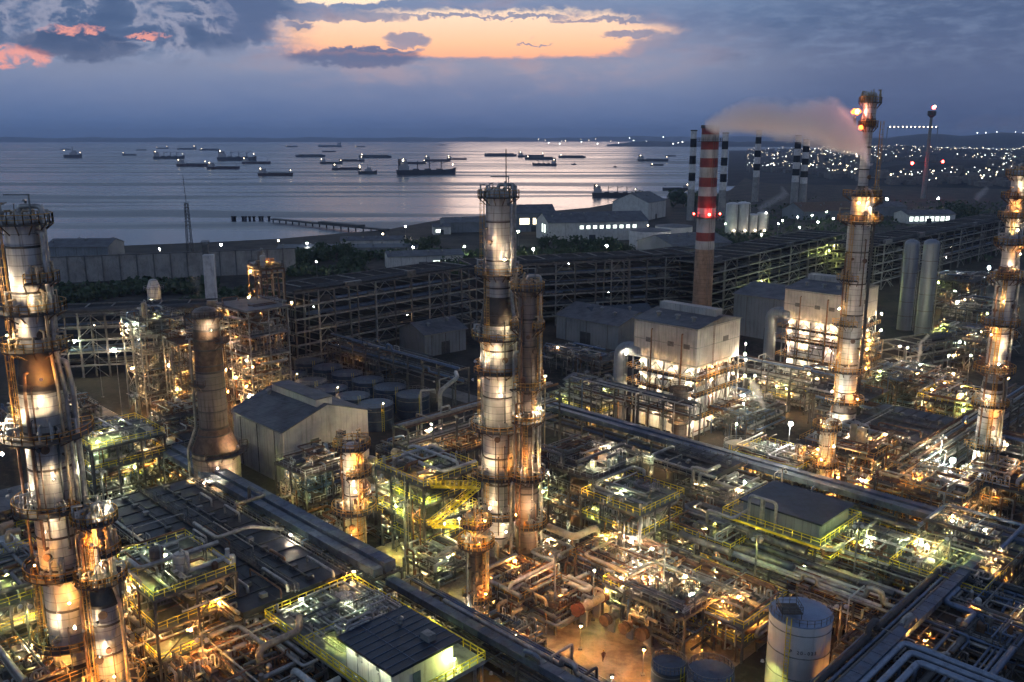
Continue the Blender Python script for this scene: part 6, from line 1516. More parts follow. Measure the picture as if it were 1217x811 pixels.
# ---- big dark multi-level pipe racks in the middle distance -----------------------
def scaffold(label, p0, p1, depth, H, nlev, bay=8.2, seed=1, lamps=(), npipe=58, mt='steel_pale'):
    """p0, p1: world ends of the front line"""
    A = Vector((*p0, 0)); B = Vector((*p1, 0)); L = (B - A).length; ang = math.atan2(B.y - A.y, B.x - A.x)
    rng = random.Random(seed); t = T('multilevel_rack', label, 'pipe rack', tuple(A), ang)
    n = max(2, round(L / bay)); lv = [H * (k + 1) / nlev for k in range(nlev)]
    for i in range(n + 1):
        x = L * i / n + (rng.uniform(-1.4, 1.4) if 0 < i < n else 0); m = MB()
        for y in (0, depth): m.beam((x, y, 0), (x, y, H), rng.choice([.45, .6, .6]))
        for z in lv: m.beam((x, 0, z - .25), (x, depth, z - .25), .35, .5)
        m.make('portal_frame', mt if i % 3 == 1 else 'steel', t)
    for z in lv:
        m = MB()
        for y in (-.05, depth): m.beam((-.3, y, z - .2), (L + .3, y, z - .2), .34, .6)
        m.make('beam', mt if z < H * .9 else 'steel', t)
        MB().box(0, .6, z - .35, L, depth - .6, z - .28).make('deck', 'black_paint', t)
    m = MB()
    for i in range(n):
        if i % 3 != 1: continue
        x0, x1 = L * i / n, L * (i + 1) / n; prev = 0
        for z in lv:
            m.beam((x0, -.02, prev), ((x0 + x1) / 2, -.02, z - .4), .2); m.beam((x1, -.02, prev), ((x0 + x1) / 2, -.02, z - .4), .2); prev = z
    m.make('brace', mt, t)
    for i in range(npipe):
        z = rng.choice(lv); r = rng.choice([.2, .3, .45, .6]); y = rng.uniform(.8, 6); x0 = rng.uniform(0, L * .4); x1 = rng.uniform(L * .6, L)
        MB().tube([(x0, y, z + r), (x1, y, z + r)], r, 8).make('pipe', rng.choice(['pipe_dark', 'pipe_grey', 'pipe_dark', 'pipe_blue'] if z < H * .95 else ['pipe_dark']), t)
    for i in range(8):
        x = rng.uniform(2, L - 2); MB().tube([(x, rng.uniform(-1, 2), 0), (x, .5, H)], rng.choice([.2, .35]), 7).make('riser', 'pipe_grey', t)
    for i in range(int(L / 9)):
        z = rng.choice(lv); x = rng.uniform(0, L - 8); w_ = rng.uniform(3, 9); q = rng.random()
        if q < .4: MB().box(x, .2, z + .1, x + w_, 1.6, z + rng.uniform(1, 2.4)).make('cable_tray', rng.choice(['steel', 'steel_dark', 'pipe_grey']), t)
        elif q < .7: MB().rail([(x, -.1, z), (x + w_, -.1, z)], 1.2, .12, 1.8).make('railing', 'steel_pale', t)
        else: MB().beam((x, -.15, z), (x + w_, -.15, z - H / nlev), .22).make('brace', mt, t)
    for i in range(int(L / 34)): lamp(t, (rng.uniform(0, L), rng.uniform(-.6, 3), rng.choice(lv) - 1), rng.choice(['dimwarm', 'dimwarm', 'yard']), .16)
    for (f, z, k, r) in lamps: lamp(t, (L * f, -.8, z), k, r)
    return t
pA = P(350, 356, 24); pB = P(566, 323, 24); pC = P(832, 309, 24)
scaffold('long dark multilevel rack left of the tall central column', pA, pB, 22, 26, 6, seed=1, lamps=[(.62, 6, 'dimwarm', .3)])
scaffold('long dark multilevel rack between the central column and the striped chimney', pB, pC, 24, 26, 6, seed=2, lamps=[(.2, 12, 'dimwarm', .3), (.55, 4, 'far', .3)])
scaffold('dim multilevel rack receding behind the twin silos', P(846, 322, 22), P(1010, 283, 22), 24, 25, 6, seed=3, npipe=20, bay=11, lamps=[(.3, 9, 'green', .5), (.33, 6, 'green', .5), (.8, 18, 'green', .5)])
scaffold('farthest dim multilevel rack at the right, behind the tallest slim column', P(1040, 300, 20), P(1215, 262, 20), 24, 23, 5, seed=4, npipe=20, bay=12)
scaffold('dim pale-beamed rack between the leftmost columns and the braced tower', P(55, 378, 20), P(345, 366, 20), 18, 21, 5, seed=5, lamps=[(.25, 9, 'white', .3), (.1, 12, 'cool', .25)])
scaffold('low dark rack in front of the twin silos', P(1075, 420, 8), P(1215, 395, 8), 10, 10, 3, seed=6, npipe=16)
scaffold('second dark rack standing behind the long one near the striped chimney', P(640, 318, 20), P(830, 296, 20), 14, 20, 5, seed=7, npipe=16, bay=10)

# striped chimneys
cy_ = 326; cx_ = (833.5 - CX) / F * cy_ * 1.02; H = Z(150, cy_)
zb = [Z(y, cy_) for y in (296, 286, 276, 247, 233, 222, 211, 199, 188, 178, 168, 160)] + [H]
chimney('great red and white striped chimney with red warning lights, brick below', cx_, cy_, 3.7, 3.1, H, [zb[0], zb[1], zb[2], zb[3]] + zb[4:], colors=('chimney_white', 'red_paint'),
        lights=[(Z(254, cy_), -90, 'red', .55), (Z(254, cy_), -10, 'red', .4), (Z(254, cy_), 190, 'red', .4)], plat=(Z(258, cy_), Z(168, cy_)))
for px, yb, yt, r, lab in ((820, 262, 155, 3.4, 'slim black and white chimney immediately left of the great striped one'), (857, 262, 158, 3.4, 'slim black and white chimney immediately right of the great striped one'),
                     (897, 240, 155, 4.0, 'black and white chimney standing alone between the striped groups'), (943, 246, 161, 4.2, 'left of two close black and white chimneys'), (953, 246, 166, 4.2, 'right of two close black and white chimneys')):
    x, y = P(px, yb, 0); H = Z(yt, y); n = 7; z0 = H * .35
    chimney(lab, x, y, r, r * .8, H, [z0 + (H - z0) * k / n for k in range(n + 1)], 'concrete', colors=('white_paint', 'black_paint'), ladder=False, name='striped_chimney', lights=())
# flare mast
x, y = P(1097, 236, 0); H = Z(140, y)
t = T('flare_mast', 'slim far flare mast with a small flame and red side lights', 'flare', (x, y, 0))
MB().lathe([(3.0, 0), (2.2, H * .5), (1.6, H)], 12).make('shaft', 'steel_pale', t)
MB().lathe([(1.6, H), (5, H + 3), (5, H + 8), (3, H + 8)], 14).make('flare_tip', 'steel_dark', t)
lamp(t, (0, -4, H + 12), 'red', 2.2, 'flame'); lamp(t, (0, -6, H + 13), 'far', 1.6, 'flame')
lamp(t, (-18, 0, H * .44), 'red', 1.9, 'warning_light'); lamp(t, (20, 0, H * .46), 'red', 1.7, 'warning_light')
MB().beam((-18, 0, H * .44), (20, 0, H * .46), .8).make('light_arm', 'steel_dark', t)

# flare on the tall stack
fx, fy, fz = sx_ - 3.2, sy_ - .3, Z(134, sy_)
t = T('flare_burner', 'glowing orange-red flare burner near the top of the tallest slim column', 'flare', (sx_, sy_, 0))
MB().tube([(-1.2, 0, fz - 4), (-3.0, 0, fz - 3), (-3.2, -.3, fz - .8)], .3, 8).make('burner_pipe', 'steel_dark', t)
m, nt, b = new_mat('flame'); b.inputs['Base Color'].default_value = (1, .3, .05, 1); b.inputs['Emission Color'].default_value = (1, .13, .02, 1); b.inputs['Emission Strength'].default_value = 7
m, nt, b = new_mat('flame_core'); b.inputs['Base Color'].default_value = (1, .6, .3, 1); b.inputs['Emission Color'].default_value = (1, .42, .3, 1); b.inputs['Emission Strength'].default_value = 320
def blobby(c, r, seed, st=(1, 1, 1)):
    m = MB(); n = 14; vs = []
    for i in range(n + 1):
        for j in range(n):
            th = PI * i / n; ph = 2 * PI * j / n; d_ = Vector((math.sin(th) * math.cos(ph), math.sin(th) * math.sin(ph), math.cos(th)))
            q = r * (1 + .35 * noise.noise(d_ * 1.6 + Vector((seed, 0, 0)))); vs.append((c[0] + d_.x * q * st[0], c[1] + d_.y * q * st[1], c[2] + d_.z * q * st[2]))
    fs = [(i * n + j, i * n + (j + 1) % n, (i + 1) * n + (j + 1) % n, (i + 1) * n + j) for i in range(n) for j in range(n)]
    return m.add(vs, fs, True)
blobby((-3.0, -.3, fz + .2), 0.85, 2, (1.2, .8, .8)).make('flame', 'flame', t)
blobby((-1.9, -.9, fz - 3.2), .5, 5).make('flame', 'flame', t)
blobby((-3.1, -1.1, fz + .2), .3, 3).make('flame_core', 'flame_core', t)

# ---- steam ---------------------------------------------------------------------
def steam(label, pts, dens, seed, col=(.95, .93, .92), scale=.16, name='steam'):
    """pts: (x, y, z, radius) world"""
    o = Vector(pts[0][:3]); n = 18; vs = []; V = [Vector(p[:3]) - o for p in pts]
    for i, p in enumerate(V):
        d_ = (V[min(i + 1, len(V) - 1)] - V[max(i - 1, 0)]).normalized(); e1 = d_.cross(Vector((0, 1, 0))).normalized(); e2 = d_.cross(e1)
        for k in range(n):
            a = 2 * PI * k / n; r = pts[i][3] * (1 + .28 * noise.noise(Vector((math.cos(a) * 1.2, math.sin(a) * 1.2, i * .45 + seed))))
            vs.append(tuple(p + e1 * r * math.cos(a) + e2 * r * math.sin(a)))
    fs = [(i * n + k, i * n + (k + 1) % n, (i + 1) * n + (k + 1) % n, (i + 1) * n + k) for i in range(len(V) - 1) for k in range(n)]
    fs += [tuple(range(n))[::-1], tuple(len(vs) - n + k for k in range(n))]
    mt, nt, b = new_mat(name + str(seed)); nt.n.remove(b); pv = nt.node('ShaderNodeVolumePrincipled')
    geo = nt.node('ShaderNodeNewGeometry').outputs['Position']; gx, gy, gz = nt.sep(geo)
    nn = nt.noise(nt.scale(geo, (scale, scale, scale * 1.3)), 1.0, 5, .62, .6)
    horiz = abs(pts[-1][0] - pts[0][0]) > abs(pts[-1][2] - pts[0][2])
    ia, ib = (0, 2) if horiz else (2, 0); P0 = pts[0][ia]; P1 = pts[-1][ia]
    bs = [p[ib] for p in pts]; b0 = min(bs) - 1; b1 = max(bs) + 1; rm = max(p[3] for p in pts)
    tt = nt.m('DIVIDE', nt.m('SUBTRACT', gx if horiz else gz, P0), P1 - P0)
    st = []
    for p in pts:
        q = (p[ia] - P0) / (P1 - P0)
        if not st or q > st[-1][0] + .004: st.append((min(1, max(0, q)), p))
    cen = nt.ramp(tt, [(q, ((p[ib] - b0) / (b1 - b0),) * 3) for q, p in st]); rad = nt.ramp(tt, [(q, (p[3] / rm,) * 3) for q, p in st])
    da = nt.m('SUBTRACT', gz if horiz else gx, nt.m('ADD', nt.m('MULTIPLY', cen, b1 - b0), b0)); db = nt.m('SUBTRACT', gy, pts[0][1])
    dd = nt.m('DIVIDE', nt.m('SQRT', nt.m('ADD', nt.m('MULTIPLY', da, da), nt.m('MULTIPLY', db, db))), nt.m('MULTIPLY', rad, rm))
    soft = nt.step(nt.m('ADD', dd, nt.m('MULTIPLY', nt.m('SUBTRACT', nn, .5), 1.5)), 1.0, .15)
    nt.put(pv.inputs['Density'], nt.m('MULTIPLY', soft, dens)); pv.inputs['Color'].default_value = (*col, 1); pv.inputs['Anisotropy'].default_value = .2
    nt.l.new(pv.outputs[0], nt.n['Material Output'].inputs['Volume'])
    ob = MB().add(vs, fs, True).make(name, name + str(seed), None, o)
    return tag(ob, label, 'steam', kind='stuff')
def steam_px(label, pp, Y, dens, seed, **k):
    """pp: (px, py, radius px) at distance Y"""
    q = []
    for px, py, rp in pp:
        x = (px - CX) / F * Y * 1.0 / (1.0) ; q.append((x * (_c + (CY - py) / F * _s) ** -1, Y, Z(py, Y), rp / F * Y))
    return steam(label, q, dens, seed, **k)
steam_px('broad pinkish steam plume drifting left from the tallest slim column', [(1033, 198, 5), (1029, 186, 11), (1022, 172, 18), (1006, 157, 27), (984, 147, 31), (955, 142, 31), (922, 140, 28), (890, 141, 25), (862, 144, 19), (838, 148, 8)], sy_ - 4.5, .7, 1, col=(1, .95, .965), scale=.12)
steam_px('thin brownish smoke rising over the great striped chimney', [(846, 168, 6), (845, 158, 13), (848, 148, 17), (858, 142, 12), (868, 138, 5)], cy_, .035, 2, col=(.8, .7, .66), scale=.1)
steam_px('pale steam bank behind the far flare mast', [(1130, 158, 6), (1150, 148, 12), (1180, 143, 14), (1217, 150, 16), (1260, 158, 18)], 1000, .012, 3, col=(.9, .9, .95), scale=.03)
steam_px('wisp of steam between the blue tray rack and the lit boiler house', [(908, 486, 3), (902, 470, 6), (896, 458, 7), (890, 450, 3)], 215, .5, 4, scale=.4)
steam_px('thin wisp of steam before the twin silos', [(1089, 434, 2), (1093, 420, 3.5), (1094, 408, 3.5), (1104, 398, 3)], 262, .5, 5, scale=.4)
steam_px('small steam puff beside the white square tower', [(237, 352, 3), (234, 340, 6), (231, 328, 8), (226, 316, 5)], 255, .05, 6, scale=.3)
steam_px('white steam cloud among the chimneys beyond the white silos', [(912, 262, 5), (905, 248, 9), (925, 236, 12), (935, 228, 9)], 900, .03, 7, scale=.05)
steam_px('small steam cloud above the far buildings at the right', [(1160, 238, 5), (1166, 230, 8), (1174, 223, 5)], 1000, .05, 8, scale=.05)

# ---- middle distance --------------------------------------------------------------
# long panelled wall at left
def panel_wall(label, p0, p1, H, seg, name='panel_wall'):
    A = Vector((*p0, 0)); B = Vector((*p1, 0)); L = (B - A).length; t = T(name, label, 'wall', tuple(A), math.atan2(B.y - A.y, B.x - A.x))
    MB().box(0, 0, 0, L, .6, H).make('wall', 'concrete', t); m = MB()
    n = int(L / seg)
    for i in range(n + 1): m.box(i * seg - .3, -.5, 0, i * seg + .3, 0, H + .8)
    m.make('buttress', 'concrete_dark', t)
    MB().box(-.2, -.3, H, L + .2, .9, H + .5).make('coping', 'concrete_dark', t)
    return t
wy = P(60, 338, 0)
panel_wall('long tall grey panelled wall behind the left columns', P(40, 338, 0), P(352, 324, 0), 13.5, 8.5)
gable_hall('low grey-blue roofed hall just behind the panelled wall', (*P(56, 318, 0), 0), R(3), 36, 26, 12, 15.5, wall='wall_grey', name='shed', cat='shed')
x, y = P(253, 372, 0)
t = T('square_tower', 'narrow white square tower with dark railed head in front of the panelled wall', 'tower', (x, y, 0), R(10)); H = Z(303, y)
MB().box(-2.2, -2.2, 0, 2.2, 2.2, H).make('wall', 'white_paint', t)
MB().box(-2.8, 2.3, 0, -.4, 5, H + 4).box(-3, 2.2, H + 4, 0, 5.2, H + 4.3).make('stair_shaft', 'steel', t)
MB().rail([(-3, 2.2, H + 4.3), (0, 2.2, H + 4.3), (0, 5.2, H + 4.3), (-3, 5.2, H + 4.3), (-3, 2.2, H + 4.3)], 1.3, .14).make('railing', 'steel_dark', t)
x, y = P(317, 440, 0)
mod('rusty brown reactor tower with ladders behind the canopied tower', 316, 318, Z(318, 275), 8, 8, [8, 16, 24, Z(318, 275)], seed=160, npipe=30, u=3, rail='steel_brown', palette='rust', frame='steel_brown', deck='grating', drums=2, lamps=[(.1, -.05, 26, 'warm', .28), (.9, -.05, 22, 'warm', .28), (.5, -.05, 29, 'sodium', .2)])
x, y = P(184, 440, 0); H = Z(338, 262)
t = T('white_vessel', 'pale vessel lit from below on top of the braced tower', 'vessel', (*P(184, 358, 27.2), 27.2))
MB().lathe([(1.9, .6), (2.0, 4), (1.3, 6)], 20).dome(1.3, 6, .7).make('shell', 'cladding', t); MB().rail(ring_pts(2.9, 0, 360, 3.4, 12), 1.1, .1).make('railing', 'steel_pale', t)
m = MB()
for a in range(4): m.beam((2 * math.cos(a * PI / 2), 2 * math.sin(a * PI / 2), -.1), (2 * math.cos(a * PI / 2), 2 * math.sin(a * PI / 2), 1), .3)
m.make('leg', 'steel_pale', t); lamp(t, (-.6, -2.8, 1.4), 'cool', .22); lamp(t, (1.2, -2.6, .8), 'warm', .2)
# lattice mast
x, y = P(226, 299, 0); H = Z(241, y)
t = T('lattice_mast', 'slim lattice mast with whip antenna against the water', 'mast', (x, y, 0)); m = MB()
w0, w1 = 1.7, .9
for s in ((-1, -1), (1, -1), (1, 1), (-1, 1)): m.beam((s[0] * w0, s[1] * w0, 0), (s[0] * w1, s[1] * w1, H), .35)
n = 14
for k in range(n):
    z0, z1 = H * k / n, H * (k + 1) / n; a = w0 + (w1 - w0) * k / n
    for q in ((-1, -1, 1, -1), (1, -1, 1, 1), (1, 1, -1, 1), (-1, 1, -1, -1)): m.beam((q[0] * a, q[1] * a, z0), (q[2] * a, q[3] * a, z1), .22)
m.make('lattice', 'steel_dark', t); MB().beam((0, 0, H), (-.8, 0, Z(208, y)), .32).make('whip_antenna', 'steel_dark', t)

def far_hall(label, px, py, L, Wd, h, hr, ang=0, wall='wall_grey', roof='roof_sheet', windows=(), **k):
    return gable_hall(label, (*P(px, py, 0), 0), R(ang), L, Wd, h, hr, wall=wall, roof=roof, windows=windows, **k)
far_hall('long hall with a lit row of windows, right of the central column top', 652, 288, 78, 34, 14, 20, 14, windows=[('s', 24 + k * 5.2, 26.8 + k * 5.2, 9, 11.4, True) for k in range(9)] + [('w', 9, 12, 6, 12, True), ('w', 15, 18, 6, 12, True)], wall='wall_white')
far_hall('grey gabled shed at the quay behind the long lit hall', 770, 262, 46, 36, 16, 24, 60, wall='wall_white')
far_hall('small hall with yellow lit window beside the central column top', 612, 276, 34, 26, 15, 21, 12, windows=[('s', 4, 12, 6, 11, True), ('s', 15, 22, 6, 11, True)], win_mat='lamp_window')
far_hall('low flat hall left of the central column top', 530, 277, 84, 34, 8, 11, 12, wall='wall_grey')
far_hall('tiny white shed near the shore left of the low flat hall', 515, 279, 14, 12, 6, 8, 10, wall='wall_white', windows=[('s', 2, 6, 1.5, 4, True)])
far_hall('long low pale shed by the shore right of the jetty root', 405, 295, 44, 16, 5, 7, 8, wall='wall_white')
far_hall('low pale workshop in front of the trees left of the central column', 462, 322, 44, 20, 8, 10, 14, wall='wall_white', windows=[('s', 26, 30, 2, 5, True), ('s', 33, 36, 2, 5, True)])
far_hall('dim long shed behind the shore road at left centre', 330, 305, 90, 18, 5, 6.5, 5, wall='wall_grey', roof='roof_blue')
far_hall('pale shed with lit front beyond the racks at far right', 1078, 266, 46, 22, 8, 11, 8, wall='wall_white', windows=[('s', 2 + k * 5, 5.5 + k * 5, 2, 6, True) for k in range(8)])
far_hall('brown-roofed shed left of the lit front shed', 955, 262, 60, 34, 8, 15, 18, wall='wall_grey', roof='steel_brown')
far_hall('dark hall between the round white tank and the great chimney', 800, 322, 44, 34, 14, 19, 30, wall='wall_grey')
far_hall('low dark hall beyond the brown-roofed shed', 1010, 258, 60, 30, 9, 13, 10, wall='wall_grey')
far_hall('small cream building by the long blue rack right of the dull column', 672, 470, 12, 8, 5, 6, -45 + 0, wall='wall_white')
far_hall('dim low hall right of the central column before the dark racks', 712, 408, 24, 18, 9, 12, 20, wall='wall_grey', roof='roof_blue')
far_hall('grey-roofed hall behind the blue settling tanks', 505, 425, 18, 16, 8, 11, 40, wall='wall_grey')
tank('wide white round tank at left of the pair beyond the racks', *P(772, 297, 0), 14, 13.5, 'white_paint', 'roof_sheet', bands=1, rail=False, name='storage_tank')
tank('wide pale round tank overlapping the white one', *P(800, 292, 0), 13, 14, 'tank_white', 'roof_sheet', bands=1, rail=False, name='storage_tank')
for i, (px, r, yt, lab) in enumerate(((869, 5.2, 243, 'leftmost tall white silo right of the great chimney'), (882, 5.2, 242, 'second tall white silo right of the great chimney'), (894, 4.4, 256, 'shorter pale silo beside the two tall white ones'), (905, 4.6, 254, 'rightmost short silo with lamps on its top'))):
    x, y = P(px, 279, 0); H = Z(yt, y)
    t = T('silo', lab, 'silo', (x, y, 0)); MB().lathe([(r, 0), (r, H)], 28).dome(r, H, r * .3, 28).make('shell', 'tank_white', t)
    MB().beam((r * .7, -r * .8, 0), (r * .7, -r * .8, H), .5).make('ladder', 'steel', t)
    lamp(t, (0, -r - 3, 4), 'far', .8)
    if i == 3: lamp(t, (1, -r - 1, H + 1), 'farcool', .8)
# trees
rng = random.Random(5)
TR = [(548, 335, 'lit'), (562, 330, 'lit'), (578, 338, 'lit'), (536, 322, ''), (610, 322, 'lit'), (652, 300, ''), (668, 302, ''), (690, 300, ''), (706, 305, ''), (720, 300, ''), (640, 316, ''), (676, 316, ''), (744, 306, ''),
      (497, 300, ''), (512, 296, ''), (400, 316, ''), (420, 322, ''), (350, 318, ''), (365, 313, ''), (812, 246, ''), (826, 252, ''), (845, 248, ''), (1030, 262, ''), (1135, 258, ''), (1150, 262, ''), (872, 300, ''), (940, 300, ''), (985, 292, ''), (382, 308, ''), (760, 250, '')]
near_of = {548: 'dark-lit bushy tree nearest the green lamps left of the central column', 562: 'second green-lit tree left of the central column', 578: 'round green-lit tree touching the left side of the central column', 536: 'dark tree left of the green-lit ones', 610: 'green-lit tree just right of the central column top',
           652: 'tree at the left end in front of the long lit hall', 668: 'wide dark tree before the long lit hall', 690: 'tree before the middle of the long lit hall', 706: 'low tree under the lit window row', 720: 'tree near the right end of the long lit hall', 640: 'low tree by the floodlights before the long lit hall', 676: 'small tree in the open yard before the long hall', 744: 'tree left of the wide white round tank',
           497: 'dark tree left of the low flat hall', 512: 'dark tree before the tiny white shed', 400: 'dark tree above the left end of the long rack', 420: 'broad dark tree left of the low pale workshop', 350: 'dark tree right of the panelled wall end', 365: 'second dark tree right of the panelled wall', 812: 'tree at the foot of the left slim chimney', 826: 'tree hidden behind the great chimney left side', 845: 'tree behind the great chimney right side',
           1030: 'dark tree by the gallery of the tallest slim column', 1135: 'left tree of two beyond the lit front shed', 1150: 'right tree of two beyond the lit front shed', 872: 'dark tree in front of the white silos', 940: 'dark tree below the pair of close chimneys', 985: 'dark tree left of the tallest slim column gallery', 382: 'dark tree near the long low shore shed', 760: 'tree by the quay shed gable'}
for px, py, k in TR:
    x, y = P(px, py, 0); s = y / 480
    tree(near_of[px], x, y, 9 * s * rng.uniform(.6, 1.25), 15 * s * rng.uniform(.7, 1.3), px, 'foliage_lit' if k else 'foliage')
# dark scrub belt in front of the shore
rng = random.Random(9); m = MB()
for _ in range(26000):
    px = rng.uniform(60, 1217); py = (rng.uniform(339, 366) if px < 340 else rng.uniform(300, 330) if px < 640 else rng.uniform(248 if px > 850 else 262, 316)) - (px > 850) * rng.uniform(0, 10)
    if 640 < px < 830 and py < 296: continue
    x, y = P(px, py, 0); 
    if noise.noise(Vector((x * .02, y * .02, 0))) < .02: continue
    c = Vector((x, y, rng.uniform(.4, 4.5))); s = rng.uniform(.7, 1.8)
    e1 = Vector((rng.gauss(0, 1), rng.gauss(0, 1), rng.gauss(0, .7))).normalized() * s; e2 = e1.cross(Vector((rng.gauss(0, 1), rng.gauss(0, 1), 1))).normalized() * s
    m.add([tuple(c - e1), tuple(c + e2), tuple(c + e1), tuple(c - e2)], [(0, 1, 2, 3)])
tag(m.make('scrub', 'foliage'), 'dark scrub and low bushes between the racks and the shore', 'scrub', kind='stuff')

# free-standing lamps ------------------------------------------------------------------
PL = [
 ('bright floodlight on a pole in the yard before the long lit hall', 721, 292, 12, 'yard', .9), ('bright floodlight right of the central column, upper of two', 634, 296, 12, 'yard', .8), ('bright floodlight right of the central column, lower of two', 628, 311, 12, 'yard', .8),
 ('green lamp right beside the central column top', 616, 275, 10, 'works', .8), ('green street lamp right of another among the lit trees', 552, 293, 9, 'works', .7), ('green street lamp left of another among the lit trees', 541, 298, 9, 'works', .6),
 ('white yard lamp above the low pale workshop', 491, 294, 10, 'yard', .7), ('white lamp left of the striped chimney above the dark hall', 814, 283, 10, 'yard', .7), ('blue-green floodlight left of the twin silos', 1055, 278, 14, 'yard', .8),
 ('strong white floodlight below the far flare mast, at the left', 1054, 237, 12, 'yard', 1.3), ('strong white floodlight below the far flare mast, at the right', 1115, 236, 12, 'yard', 1.3), ('dazzling white floodlight left of the right edge columns', 1175, 318, 16, 'flood', .75),
 ('dazzling white floodlight in the yard before the fin-fan bank', 939, 503, 11, 'flood', .6), ('tall white lamp left of the dazzling yard floodlight', 875, 503, 11, 'cool', .3), ('dazzling floodlight left of the lit column near the right edge', 1131, 546, 12, 'flood', .62),
 ('white lamp at the left edge of the photo beside the tall column', 8, 371, 40, 'white', .28), ('shore lamp at the left, above the panelled wall', 190, 296, 8, 'yard', .6), ('shore lamp above the white square tower', 263, 291, 8, 'yard', .7),
 ('shore lamp above the middle of the shore road', 331, 286, 8, 'far', .8), ('shore lamp left of the jetty root', 365, 289, 8, 'yard', .6), ('shore lamp right of the jetty root', 455, 278, 8, 'far', .8), ('shore lamp left of the tiny white shed', 482, 269, 8, 'yard', .7),
 ('lamp over the dark ground left of the workshop', 376, 311, 9, 'yard', .5), ('dim lamp right of the rusty brown reactor tower', 347, 359, 22, 'warm', .36), ('lamp between the warehouse and the red platform', 513, 503, 12, 'white', .32),
 ('lamp low at the foot of the tall frame in the courtyard front', 727, 802, 2.5, 'white', .24), ('courtyard lamp over the orange pipes, left of two', 706, 676, 9, 'white', .28), ('courtyard lamp over the orange pipes, right of two', 771, 684, 9, 'white', .28),
 ('lamp by the round-shouldered pipes under the stair structure', 546, 615, 8, 'white', .26), ('lamp before the equipment deck at the small dark column', 541, 722, 4, 'white', .24), ('lamp right of the lit boiler house, top of three', 886, 408, 19, 'white', .3), ('lamp right of the lit boiler house, middle of three', 886, 427, 15, 'white', .3),
 ('lamp by the pipe bridge right of the lit boiler house', 897, 446, 13, 'white', .32), ('lamp below the farther boiler house, left of two', 1069, 411, 12, 'white', .34), ('lamp below the farther boiler house, right of two', 1078, 413, 11, 'white', .34),
 ('small green lamp in the yard right of the tallest slim column', 1062, 448, 8, 'green', .3), ('lamp above the pipes left of the right edge columns', 1141, 459, 9, 'white', .34), ('double lamp above the pipes nearest the right edge columns', 1153, 422, 12, 'white', .36), ('white lamp left of the double lamp', 1127, 422, 12, 'white', .34),
 ('bright lamp behind the green-lit structure at left', 137, 415, 20, 'white', .36), ('lamp over the left background rack', 113, 386, 22, 'far', .3), ('lamp at the shore road end near the low flat hall', 577, 262, 8, 'yard', .7), ('white lamp above the two round tanks', 770, 268, 14, 'far', .6),
 ('orange lamp above the courtyard floor under the fat cream pipes', 640, 706, 3.4, 'sodium', .3), ('orange lamp at the back of the courtyard', 690, 742, 4.2, 'sodium', .3), ('orange lamp at the right of the courtyard floor', 765, 770, 4.4, 'sodium', .3), ('orange lamp left on the courtyard floor', 620, 690, 4, 'sodium', .3),
 ('warm lamp on the road before the stair structure', 470, 690, 5, 'warm', .18), ('warm lamp by the warehouse door', 335, 548, 6, 'green', .2), ('lamp on the near road left of the switch deck', 405, 668, 4, 'green', .2), ('lamp at the warehouse front corner', 312, 585, 8, 'warm', .22),
]
for lab, px, py, h, k, r in PL: pole_lamp(lab, px, py, h, k, r)
# yellow-green lit works area right of the striped chimney: small lit halls, each its own
rng = random.Random(31)
spots = [(862, 272), (930, 268), (948, 264), (965, 262), (982, 258), (925, 272), (950, 276), (972, 270), (990, 266), (905, 285)]
names = ['lowest', 'second', 'third', 'fourth', 'fifth', 'sixth', 'seventh', 'eighth', 'ninth', 'last']
for i, (px, py) in enumerate(spots):
    pole_lamp('%s of the works lamps counted along the yard beyond the white silos' % names[i], px, py - 6, 10, ['works', 'works', 'yard'][i % 3], rng.uniform(.5, .8), group='works lamps beyond the white silos')

FILL_MAST = [('added fill-light mast over the pipes between the two right hand silver mains', 900, 640, 13, 'green'), ('added fill-light mast at the back of the courtyard pipe frame', 790, 655, 13, 'strong'), ('added fill-light mast beside the dark roofed platform', 1020, 625, 15, 'green'),
 ('added fill-light mast in the pipe field right of the tall dark frame', 760, 540, 15, 'cool'), ('added fill-light mast behind the warehouse corner pipes', 470, 560, 14, 'cool'), ('added fill-light mast left of the yellow stair structure', 480, 600, 15, 'green'),
 ('added fill-light mast left of the crowded three-storey structure', 130, 690, 15, 'sodium'), ('added fill-light mast above the orange pipes at the bottom left', 240, 760, 11, 'sodium'), ('added fill-light mast between the bottom left column pair and the frame', 30, 720, 15, 'green'),
 ('added fill-light mast above the courtyard pipes beside the central column', 660, 660, 12, 'sodium'), ('added fill-light mast right of the white storage tank', 1000, 720, 11, 'sodium'), ('added fill-light mast among the rows before the boiler house', 800, 470, 12, 'strong'),
 ('added fill-light mast in the yard left of the right edge columns', 1090, 560, 13, 'sodium'), ('added fill-light mast at the end of the dark ribbed bank', 1120, 520, 15, 'strong'), ('added fill-light mast behind the green-lit structure', 160, 470, 17, 'cool'), ('added fill-light mast by the corner of dark racks', 1130, 640, 13, 'green'),
 ('added fill-light mast at the left end of the cooler bank', 120, 560, 15, 'cool'), ('added fill-light mast left of the slender orange vessel', 930, 560, 13, 'strong')]
for lab, px, py, h, k in FILL_MAST:  # masts added to spread a golden and green glow over the plant
    x, y = P(px, py, h); t = T('fill_light_mast', lab, 'floodlight', (x, y, 0))
    MB().tube([(0, 0, 0), (0, 0, h + .6)], .14, 7).beam((-.7, 0, h + .5), (.7, 0, h + .5), .12).make('pole', 'steel_pale', t)
    for q in (-.6, .6): lamp(t, (q, -.1, h), k, .23, hood=True, aim=(q * .6, .5, -1))
